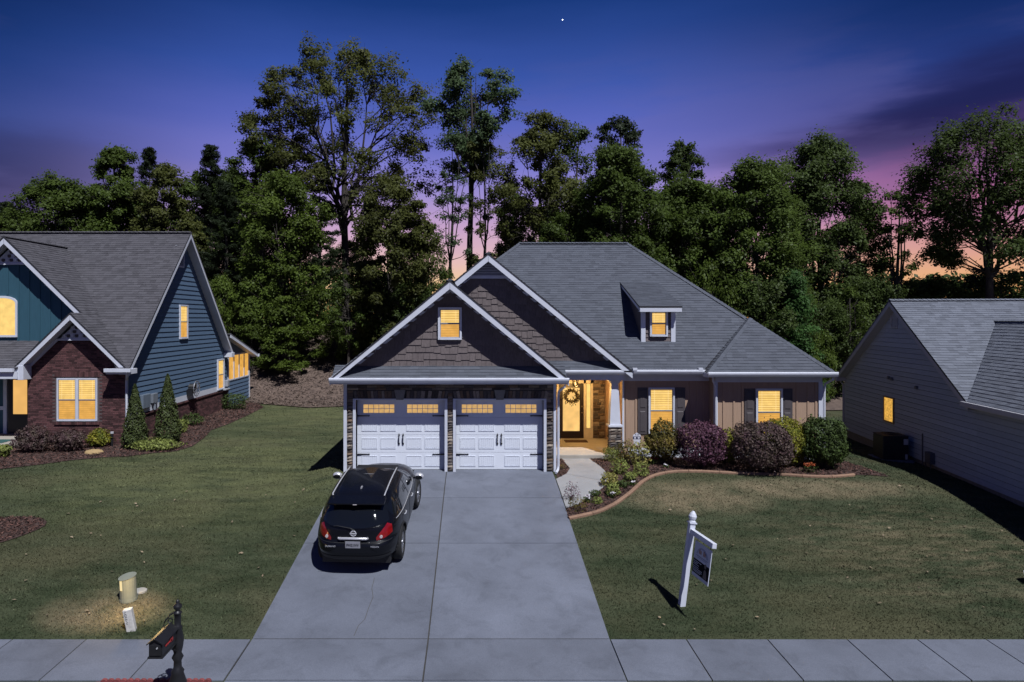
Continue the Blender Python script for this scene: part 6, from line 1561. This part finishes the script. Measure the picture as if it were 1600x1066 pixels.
# ------------------------------------------------------------------ loose mulch chips and lawn blades (nobody could count them)
def chips(name, poly, dens, size, m_, seed, dz=0.03):
    rng = np.random.default_rng(seed); xs = [p[0] for p in poly]; ys_ = [p[1] for p in poly]
    A = (max(xs)-min(xs))*(max(ys_)-min(ys_)); n = int(A*dens)
    X = rng.uniform(min(xs), max(xs), n); Y = rng.uniform(min(ys_), max(ys_), n); k = inside(poly, X, Y); X = X[k]; Y = Y[k]
    P = np.stack([X, Y, G(X, Y)+dz+rng.uniform(0, 0.02, len(X))], 1)
    V = leaves_at(P, np.tile([0, 0, 1.0], (len(X), 1)), size, rng, 0.3, 0, 0.5)
    me = fast_mesh(name, V, len(X), 4, m_, rng.uniform(-0.2, 1.2, len(X))); o = bpy.data.objects.new(name, me); C.objects.link(o); o['kind'] = 'stuff'
chips('mulch_chips', BED_MAIN, 420, 0.085, CHIP, 1); chips('mulch_chips', BED_SMALL, 420, 0.08, CHIP, 2)
chips('mulch_chips', [p for p in BED_LEFT if True], 160, 0.11, CHIP, 3); chips('mulch_chips', BED_ROUND, 500, 0.085, CHIP, 4)
chips('leaf_litter', [(-16, 40.5), (-9, 37.6), (-2, 39.5), (-2, 52), (-16, 52)], 60, 0.16, mat('litter', (0.16, 0.115, 0.09), 0.9, 0.3, 3, tone=0.8), 5, 0.07)
def lawn_blades():
    rng = np.random.default_rng(9); out = []; tone = []
    for (y0, y1, x0, x1, dens, hgt, wd) in ((12.06, 15, -10.5, 12.5, 1150, 0.032, 0.009), (15, 19, -14, 16, 800, 0.03, 0.011), (19, 26, -20, 18, 320, 0.03, 0.016), (26, 41, -14, 20, 70, 0.03, 0.025)):
        n = int((y1-y0)*(x1-x0)*dens); X = rng.uniform(x0, x1, n); Y = rng.uniform(y0, y1, n)
        k = ~on_concrete(X, Y)
        for poly in (BED_MAIN, BED_SMALL, BED_LEFT, BED_ROUND, WALK): k &= ~inside(poly, X, Y)
        k &= ~((X > -3.9) & (X < 11.6) & (Y > 20.6) & (Y < 34.5)); k &= ~((X < XS+0.1) & (Y > 26))
        k &= (np.abs(X) < 0.86*Y+1.5)
        X = X[k]; Y = Y[k]; n = len(X); Z = G(X, Y)
        a = rng.uniform(0, 2*np.pi, n); lean = rng.normal(0, hgt*0.9, (n, 2)); h = hgt*rng.uniform(0.5, 1.3, n)
        ca, sa = np.cos(a)*wd, np.sin(a)*wd
        V = np.stack([np.stack([X-ca, Y-sa, Z-0.004], 1), np.stack([X+ca, Y+sa, Z-0.004], 1), np.stack([X+lean[:, 0], Y+lean[:, 1], Z+h], 1)], 1)
        out.append(V.reshape(-1, 3)); tone.append(np.where(rng.random(n) < 0.07, rng.uniform(1.6, 2.6, n), rng.uniform(0.5, 1.0, n)))
    V = np.concatenate(out); t = np.concatenate(tone)
    me = fast_mesh('grass', V, len(t), 3, GRASS, t); o = bpy.data.objects.new('grass', me); C.objects.link(o); o['kind'] = 'stuff'
lawn_blades()
# a scatter of fallen leaves on the lawn
def fallen():
    rng = np.random.default_rng(77); n = 150; X = rng.uniform(-11, 13, n); Y = rng.uniform(12.2, 20, n)
    k = ~on_concrete(X, Y)
    for poly in (BED_MAIN, BED_SMALL, BED_LEFT, BED_ROUND, WALK): k &= ~inside(poly, X, Y)
    X = X[k]; Y = Y[k]; P = np.stack([X, Y, G(X, Y)+0.045], 1)
    me = fast_mesh('fallen_leaves', leaves_at(P, np.tile([0, 0, 1.0], (len(X), 1)), 0.075, rng, 0.6, 0, 0.4), len(X), 4, mat('dry_leaf', (0.26, 0.2, 0.13), 0.8, 0.3, 5, tone=0.4), rng.uniform(.3, 1, len(X)))
    o = bpy.data.objects.new('fallen_leaves', me); C.objects.link(o); o['kind'] = 'stuff'
fallen()
# ================================================================== TREES
ENV = {
 'oval': lambda t: np.sin(np.pi*np.clip(t*0.93+0.05, 0, 1))**0.6,
 'dome': lambda t: np.where(t < 0.45, 0.75+0.25*t/0.45, np.sqrt(np.clip(1-((t-0.45)/0.55)**2, 0, 1))),
 'vase': lambda t: np.clip(0.28+1.0*t, 0, 1)*np.sqrt(np.clip(1-np.clip((t-0.72)/0.28, 0, 1)**2, 0.02, 1)),
 'cone': lambda t: np.clip(1-t, 0.03, 1)**0.8*np.clip(t/0.1+0.5, 0, 1),
 'col': lambda t: np.where(t < 0.75, 0.85+0.15*np.sin(t*9), np.sqrt(np.clip(1-((t-0.75)/0.25)**2, 0, 1))),
}
def tree_data(H, base, R_, env, clumps, per, leafsize, m_, seed, clump_r=0.2, fork=0.55, trunk_r=None, lean=0.0, asp=0.62, flat=0.75, inner=0.35, skew=0.0, trunks=1):
    rng = np.random.default_rng(seed); rnd = random.Random(seed)
    tr = trunk_r or 0.011*H+0.05
    wob = lambda z, k=0: (math.sin(z*0.35+seed+k)*0.12+lean*z/H*R_, math.cos(z*0.28+seed*2+k)*0.12)
    b = MB()
    for q in range(trunks):
        ox, oy = (0, 0) if trunks == 1 else (rnd.uniform(-1, 1)*R_*0.5, rnd.uniform(-1, 1)*R_*0.5)
        top = base+(H-base)*(0.88 if trunks == 1 else rnd.uniform(0.6, 0.95))
        b.tube([(ox+wob(z, q)[0], oy+wob(z, q)[1], z) for z in np.linspace(-0.6, top, 9)], list(np.linspace(tr*1.15, tr*0.18, 9)), 7)
    t = np.sort(rng.random(clumps))
    a = np.arange(clumps)*2.399+rng.normal(0, 0.5, clumps)
    rr = ENV[env](t)*R_*(inner+(1-inner)*rng.random(clumps)**0.55)*(1+0.18*np.sin(a*2+seed))
    C_ = np.stack([rr*np.cos(a)+lean*t*R_+skew*R_*np.cos(a)*0, rr*np.sin(a), base+t*(H-base)*0.97], 1)
    cr = R_*clump_r*rng.uniform(0.65, 1.35, clumps)
    # leaders fork from the trunk, limbs run from the leaders out to the clumps
    path = [np.array([wob(z)[0], wob(z)[1], z]) for z in np.linspace(base*0.6, base+(H-base)*0.85, 12)]
    nl = 3+int(R_*1.1)
    for q in range(nl):
        aq = q*2.399+rnd.uniform(-.4, .4)+seed; f = rnd.uniform(0.35, 0.8); tt = rnd.uniform(0.45, 0.95)
        z0 = base*rnd.uniform(0.7, 1.0)+(H-base)*rnd.uniform(0.0, 0.22); p0 = np.array([wob(z0)[0], wob(z0)[1], z0]); rr_ = float(ENV[env](np.array([tt]))[0])*R_*f
        p3 = np.array([math.cos(aq)*rr_+lean*tt*R_, math.sin(aq)*rr_, base+(H-base)*tt]); p1 = p0*0.6+p3*0.4; p1[2] = p0[2]+(p3[2]-p0[2])*0.28; p1[:2] += rng.normal(0, 0.12*R_, 2)
        cv = [p0*(1-u)**2+2*p1*u*(1-u)+p3*u*u for u in np.linspace(0, 1, 8)]
        for k in range(1, 7): cv[k] = cv[k]+rng.normal(0, 0.035*R_, 3)
        b.tube([tuple(x) for x in cv], list(np.linspace(tr*0.5, 0.02, 8)), 6, caps=False)
        path += cv[2:]
    path = np.array(path)
    for i in range(clumps):
        c = C_[i]; d = np.linalg.norm((path-c)*np.array([1, 1, 0.7]), axis=1)+np.where(path[:, 2] > c[2]-0.15*R_, 2.5, 0); s0 = path[int(np.argmin(d))]
        ln = np.linalg.norm(c-s0); r0 = max(0.014, 0.012*ln+0.012)
        mid = s0*0.5+c*0.5+rng.normal(0, 0.09, 3)*ln; mid[2] += 0.08*ln
        b.tube([tuple(s0), tuple(mid), tuple(c)], [r0, r0*0.65, 0.008], 5, caps=False)
        for q in range(3):
            e = c+rng.normal(0, 1, 3)*cr[i]*np.array([0.8, 0.8, 0.5])
            b.tube([tuple(mid if q else (mid+c)/2), tuple(e)], [0.014, 0.005], 3, caps=False)
    tm = bpy.data.meshes.new('trunk'); tm.from_pydata(b.v, [], b.f); tm.attributes.new('tone', 'FLOAT', 'FACE').data.foreach_set('value', np.ones(len(b.f), np.float32)); tm.materials.append(BARK)
    tm.polygons.foreach_set('use_smooth', [True]*len(b.f))
    n = clumps*per; ci = np.repeat(np.arange(clumps), per)
    # sprays inside every clump make lumps and gaps
    sub = 7; sc = rng.normal(0, 1, (clumps, sub, 3)); sc /= np.linalg.norm(sc, axis=2)[..., None]+1e-6; sc *= (0.35+0.6*rng.random((clumps, sub, 1)))
    si = rng.integers(0, sub, n)
    off = sc[ci, si]+rng.normal(0, 0.27, (n, 3)); off[:, 2] *= flat
    P = C_[ci]+off*cr[ci][:, None]
    N_ = off+np.array([0.12, -0.25, 0.75]); N_ /= np.linalg.norm(N_, axis=1)[:, None]+1e-6
    V = leaves_at(P, N_, leafsize, rng, asp, 0.15, 0.5)
    tone = 0.55+0.25*rng.random(clumps)[ci]+0.35*(rng.random(n)-0.3)
    cm = fast_mesh('crown', V, n, 4, m_, np.clip(tone, 0.1, 1.3))
    return tm, cm
def pine_data(H, base, R_, seed, m_):
    rng = np.random.default_rng(seed); b = MB(); tr = 0.011*H+0.05
    b.tube([(0.1*math.sin(z*.4), 0.1*math.cos(z*.3), z) for z in np.linspace(-0.6, H*0.98, 8)], list(np.linspace(tr, 0.02, 8)), 7)
    Ps = []; Ns = []
    nb = int((H-base)*9)
    for k in range(nb):
        for q in range(1):
            z = base+(H-base)*rng.random()**0.9*0.97; L = R_*(1-(z-base)/(H-base))**0.75*rng.uniform(0.45, 1.15)+0.25
            a = rng.uniform(0, 6.28); e = np.array([math.cos(a)*L, math.sin(a)*L, z+L*rng.uniform(-0.15, 0.6)])
            b.tube([(0, 0, z), tuple(e)], [0.03, 0.008], 4, caps=False)
            for m in range(3):
                c = np.array([0, 0, z])*(1-(0.55+m*0.22))+e*(0.55+m*0.22) if m < 2 else e
                nn = 34; d = rng.normal(0, 1, (nn, 3)); d /= np.linalg.norm(d, axis=1)[:, None]; Ps.append(c+d*0.33*np.array([1, 1, 0.8])*rng.random((nn, 1))**0.4); Ns.append(d)
    P = np.concatenate(Ps); N_ = np.concatenate(Ns)
    cm = fast_mesh('crown', leaves_at(P, N_, 0.34, rng, 0.22, 0.1, 0.8), len(P), 4, m_, 0.4+0.6*rng.random(len(P)))
    tm = bpy.data.meshes.new('trunk'); tm.from_pydata(b.v, [], b.f); tm.attributes.new('tone', 'FLOAT', 'FACE').data.foreach_set('value', np.ones(len(b.f), np.float32)); tm.materials.append(BARK)
    return tm, cm
LIB = {}
def plant(name, label, cx, top, wpx, Y, data, H0, R0, group=None, rot=0.0, cat='tree'):
    """a tree whose top stands at picture row `top`, crown wpx wide, at distance Y"""
    x = (cx-CX)*Y/F; zg = g(x, Y); H = CAMZ-(top-CY)*Y/F-zg; sx = wpx*Y/F/2/R0; sz = H/H0
    root = thing(name, label, cat, (x, Y, zg), (0, 0, rot), group=group, local=True); root.scale = (sx, sx, sz)
    tm, cm = data
    for nm, me in (('trunk', tm), ('crown', cm)):
        link(bpy.data.objects.new(nm, me), root)
    return root
def own(name, label, cx, top, wpx, Y, m_, basefrac, env, clumps, per, leafsize, seed, group=None, **k):
    x = (cx-CX)*Y/F; zg = g(x, Y); H = CAMZ-(top-CY)*Y/F-zg; R_ = wpx*Y/F/2*0.96
    d = tree_data(H, H*basefrac, R_, env, clumps, per, leafsize, m_, seed, **k)
    root = thing(name, label, 'tree', (x, Y, zg), group=group, local=True)
    for nm, me in (('trunk', d[0]), ('crown', d[1])): link(bpy.data.objects.new(nm, me), root)
    return root, d, H, R_
L = LEAFS
# --- the trees that make the skyline
own('tall_tree', 'tallest tree, open spreading crown with dark branches showing against the sky', 540, 70, 270, 54, L['olive'], 0.42, 'dome', 112, 350, 0.202, 1, clump_r=0.145, fork=0.9, inner=0.5, trunk_r=0.34)
own('tall_tree', 'leaning side crown of the tallest tree reaching left over the wood', 446, 140, 130, 54.5, L['olive'], 0.62, 'oval', 34, 364, 0.202, 2, clump_r=0.24, lean=-0.2)
own('tall_tree', 'tall pale blue green tree right of the tallest one', 736, 98, 158, 52, L['blueg'], 0.58, 'vase', 52, 461, 0.202, 3, clump_r=0.22, inner=0.4)
own('slender_tree', 'slender airy tree with thin trunk, left of the three before the pink sky', 705, 205, 78, 50, L['blueg'], 0.36, 'col', 32, 166, 0.168, 4, clump_r=0.304, inner=0.3, trunk_r=0.12)
own('slender_tree', 'slender olive tree, middle of the three before the pink sky', 756, 200, 74, 50.5, L['olive'], 0.36, 'col', 34, 182, 0.168, 5, clump_r=0.304, inner=0.3, trunk_r=0.12)
own('slender_tree', 'thin twiggy tree, right of the three before the pink sky', 795, 250, 60, 51, L['olive'], 0.36, 'col', 24, 105, 0.168, 6, clump_r=0.304, inner=0.3, trunk_r=0.1)
own('broadleaf_tree', 'bushy topped olive tree directly behind the ridge left end', 846, 176, 132, 50, L['olive'], 0.18, 'dome', 91, 464, 0.193, 7, clump_r=0.276)
own('broadleaf_tree', 'dark tree between the bushy topped tree and the dense green one', 902, 198, 118, 55, L['dark'], 0.18, 'dome', 65, 539, 0.208, 8, clump_r=0.304)
own('pine_tree', 'sparse flat topped pine with bare twigs above the dense green tree', 968, 186, 74, 60, L['pine'], 0.67, 'dome', 41, 196, 0.217, 9, clump_r=0.276, inner=0.5)
own('broadleaf_tree', 'broad dense green tree behind the middle of the roof ridge', 968, 224, 148, 46, L['mid'], 0.10, 'dome', 136, 537, 0.186, 10, clump_r=0.276)
own('broadleaf_tree', 'tree with small dark tufted top right of the roof ridge', 1066, 221, 92, 55, L['dark'], 0.18, 'oval', 67, 539, 0.201, 11, clump_r=0.276)
own('broadleaf_tree', 'dusty green tree above the right end of the roof ridge', 1075, 268, 135, 47, L['mid'], 0.08, 'dome', 123, 537, 0.186, 12, clump_r=0.276)
own('broadleaf_tree', 'widest dense green tree above the right roof slope', 1182, 250, 178, 45, L['mid'], 0.06, 'dome', 162, 580, 0.178, 13, clump_r=0.248)
own('broadleaf_tree', 'tall dark rounded tree under the pink cloud', 1282, 217, 150, 50, L['dark'], 0.10, 'dome', 136, 580, 0.193, 14, clump_r=0.276)
own('young_tree', 'fresh green young tree at the wood edge above the roof corner', 1243, 428, 84, 41.6, L['light_green'], 0.05, 'cone', 71, 489, 0.131, 15, clump_r=0.331)
own('slender_tree', 'thin sparse sapling in the gap left of the big right tree', 1402, 296, 60, 48, L['mid'], 0.36, 'col', 23, 182, 0.168, 16, clump_r=0.359)
own('broadleaf_tree', 'big spreading dark tree at the right edge with sunset behind its trunks', 1545, 182, 250, 47, L['dark'], 0.46, 'dome', 135, 380, 0.202, 17, clump_r=0.2, inner=0.45, trunk_r=0.3, fork=0.7)
own('broadleaf_tree', 'mid green tree with pointed top behind the blue house ridge', 180, 228, 104, 56, L['mid'], 0.12, 'oval', 104, 562, 0.201, 18, clump_r=0.276)
own('broadleaf_tree', 'wide low green tree behind the far left of the blue roof', 88, 279, 132, 54, L['mid'], 0.07, 'dome', 104, 562, 0.201, 19, clump_r=0.276)
own('broadleaf_tree', 'olive green tree right of the pointed tree behind the blue roof', 258, 256, 100, 52, L['olive'], 0.12, 'dome', 91, 562, 0.193, 20, clump_r=0.276)
own('broadleaf_tree', 'bright green rounded tree left of the tallest tree', 440, 268, 140, 46.5, L['bright'], 0.13, 'dome', 100, 494, 0.178, 21, clump_r=0.276)
own('broadleaf_tree', 'uneven green tree with tufts above the bright rounded one', 405, 212, 100, 53, L['mid'], 0.20, 'vase', 61, 489, 0.201, 22, clump_r=0.276)
own('broadleaf_tree', 'yellowish olive tree below the tallest tree, right of its trunk', 612, 275, 150, 46, L['olive'], 0.08, 'dome', 123, 464, 0.178, 23, clump_r=0.235)
# --- pines
PD = pine_data(20, 5, 2.6, 41, L['pine'])
plant('pine_tree', 'dark pine with pointed top behind the olive tree at left', 233, 226, 66, 60, PD, 20, 2.6, 'pines of the back wood')
plant('pine_tree', 'dark pine with pointed top right of the blue roof peak', 330, 222, 80, 56, PD, 20, 2.6, 'pines of the back wood', 1.3)
plant('pine_tree', 'darker lower pine just right of the blue roof peak', 352, 280, 90, 50, PD, 20, 2.6, 'pines of the back wood', 2.3)
plant('pine_tree', 'shaded pine hidden between bright and tallest trees', 500, 250, 84, 52, PD, 20, 2.6, 'pines of the back wood', 3.9)
plant('pine_tree', 'pine at the far left edge behind the blue roof', 10, 312, 70, 62, PD, 20, 2.6, 'pines of the back wood', 0.4)
# --- understory made from a few kinds, every copy its own object
KINDS = {'bush': (tree_data(6, 0.5, 2.6, 'dome', 55, 289, 0.19, L['bright'], 61, clump_r=0.297), 6, 2.9), 'shade': (tree_data(7, 0.6, 2.6, 'dome', 55, 289, 0.2, L['dark'], 62, clump_r=0.297), 7, 2.9),
         'thin': (tree_data(8, 1.8, 2.0, 'oval', 40, 187, 0.18, L['mid'], 63, clump_r=0.297), 8, 2.2), 'layer': (tree_data(7, 0.8, 2.6, 'cone', 55, 255, 0.18, L['bright'], 64, clump_r=0.270, flat=0.45), 7, 2.9),
         'wood': (tree_data(15, 2.0, 4.2, 'dome', 72, 323, 0.28, L['dark'], 65, clump_r=0.270), 15, 4.6), 'wood2': (tree_data(15, 3.0, 4.0, 'oval', 67, 323, 0.28, L['mid'], 66, clump_r=0.270), 15, 4.4)}
UND = [('wood2', 806, 300, 84, 56, 'green background tree between thin twiggy tree and bushy topped tree'), ('wood2', 318, 268, 120, 58, 'green tree filling the gap right of the blue roof peak'), ('wood', 365, 262, 110, 57, 'dark tree under the uneven tufted tree at left'), ('bush', 345, 438, 78, 46.5, 'young bright tree just right of the blue gable on the bank'), ('layer', 392, 462, 84, 45, 'layered green sapling left in the gap between houses'),
 ('layer', 450, 462, 110, 44.5, 'layered green sapling in the middle of the gap between houses'), ('thin', 430, 400, 84, 49, 'mid height green tree in the gap, below the bright rounded tree'),
 ('thin', 470, 395, 70, 48, 'thin green tree behind the middle layered sapling'), ('thin', 545, 430, 76, 45, 'light green twiggy sapling left of the garage gable'), ('bush', 520, 490, 80, 47, 'low bright bush on the bank left of the garage eave'),
 ('shade', 600, 420, 110, 47, 'shaded bush behind the garage gable left slope'), ('thin', 668, 350, 74, 48, 'olive sapling behind the garage gable peak'), ('shade', 640, 440, 90, 45, 'shaded bush close behind the garage roof'),
 ('shade', 385, 500, 70, 50, 'dark shaded bush low on the bank by the sunroom'), ('shade', 320, 480, 60, 50, 'dark bush low behind the blue gable rake'), ('wood', 300, 330, 120, 60, 'shaded tree behind the blue roof peak'),
 ('wood', 470, 345, 90, 60, 'dark background tree behind the bright rounded tree'), ('wood2', 545, 375, 80, 62, 'background tree below the tallest tree crown'), ('wood', 640, 372, 80, 64, 'dark background tree left of the pink sky gap'),
 ('wood', 128, 300, 110, 64, 'background tree between two trees behind the blue roof'), ('wood2', 30, 330, 110, 58, 'background tree at the far left behind the roof'), ('wood', 1010, 300, 130, 54, 'dark tree behind the roof ridge right end'),
 ('wood2', 1130, 290, 120, 54, 'background tree between dusty and widest green trees'), ('wood', 1230, 300, 120, 56, 'dark tree behind the widest green tree'), ('wood2', 1345, 330, 100, 52, 'green tree right of the tall dark rounded tree'),
 ('shade', 1180, 430, 130, 42.5, 'shaded bush behind the right roof slope'), ('bush', 1110, 420, 110, 43, 'bright bush behind the upper right roof slope'), ('shade', 1290, 470, 90, 43, 'dark bush between the two houses at right'),
 ('thin', 1330, 450, 80, 43, 'light green sapling left of the grey roof peak'), ('bush', 1275, 520, 70, 42, 'low green bush at the wood edge between houses'), ('shade', 1360, 430, 100, 47, 'dark bush behind the grey roof left slope'),
 ('shade', 1450, 432, 140, 50, 'dark bush behind the grey roof ridge'), ('shade', 1560, 420, 150, 50, 'dark bush behind the grey roof at right edge'), ('wood', 930, 330, 110, 50, 'dark tree close behind the ridge middle'), ('wood2', 880, 330, 100, 48, 'green tree close behind the ridge left end'),
 ('wood2', 215, 300, 120, 60, 'background tree between the pointed and olive trees at left'), ('wood', 390, 300, 130, 58, 'dark background tree under the tufted tree'), 
 ('wood', 960, 300, 130, 56, 'dark background tree behind the dense green one'), ('wood2', 1060, 310, 130, 52, 'green background tree right of the ridge end'), ('shade', 820, 385, 80, 46, 'shaded bush behind the main ridge left end'), ('layer', 1185, 500, 80, 41.8, 'low layered sapling peeking over the right hip of the roof')]
for i, (kd, cx, top, wpx, Y, lb_) in enumerate(UND):
    d, H0, R0 = KINDS[kd]
    plant({'bush': 'understory_tree', 'shade': 'understory_tree', 'thin': 'sapling', 'layer': 'sapling', 'wood': 'woodland_tree', 'wood2': 'woodland_tree'}[kd], lb_, cx, top, wpx, Y, d, H0, R0, 'trees of the wood behind the houses', i*1.7)
# --- the far wood that reads as one mass
def far_wood():
    rng = np.random.default_rng(303); n = 26000; X = rng.uniform(-110, 130, n); Y = rng.uniform(95, 118, n)
    hmax = 6.0+1.5*np.sin(X*0.21)+1.2*np.sin(X*0.53+1); Z = G(X, Y)+rng.random(n)**0.8*np.clip(hmax, 2, 14)
    P = np.stack([X, Y, Z], 1); V = leaves_at(P, np.tile([0, -0.5, 0.8], (n, 1)), 0.9, rng, 0.7, 0, 0.8)
    me = fast_mesh('distant_woods', V, n, 4, L['dark'], rng.uniform(.3, 1, n)); o = bpy.data.objects.new('distant_woods', me); C.objects.link(o); o['kind'] = 'stuff'
far_wood()
# evening star
b = MB(); sp0 = at(879, 31, 900)
b.lathe([(0.0, -0.8), (0.6, -0.5), (0.8, 0), (0.6, 0.5), (0.0, 0.8)], tuple(sp0), 10); o = b.build('evening_star', glow('star', (0.9, 0.95, 1.0), 4.0, 0.0), None, loc=tuple(sp0)); o['kind'] = 'structure'; o['label'] = 'bright white evening star high in the blue sky';
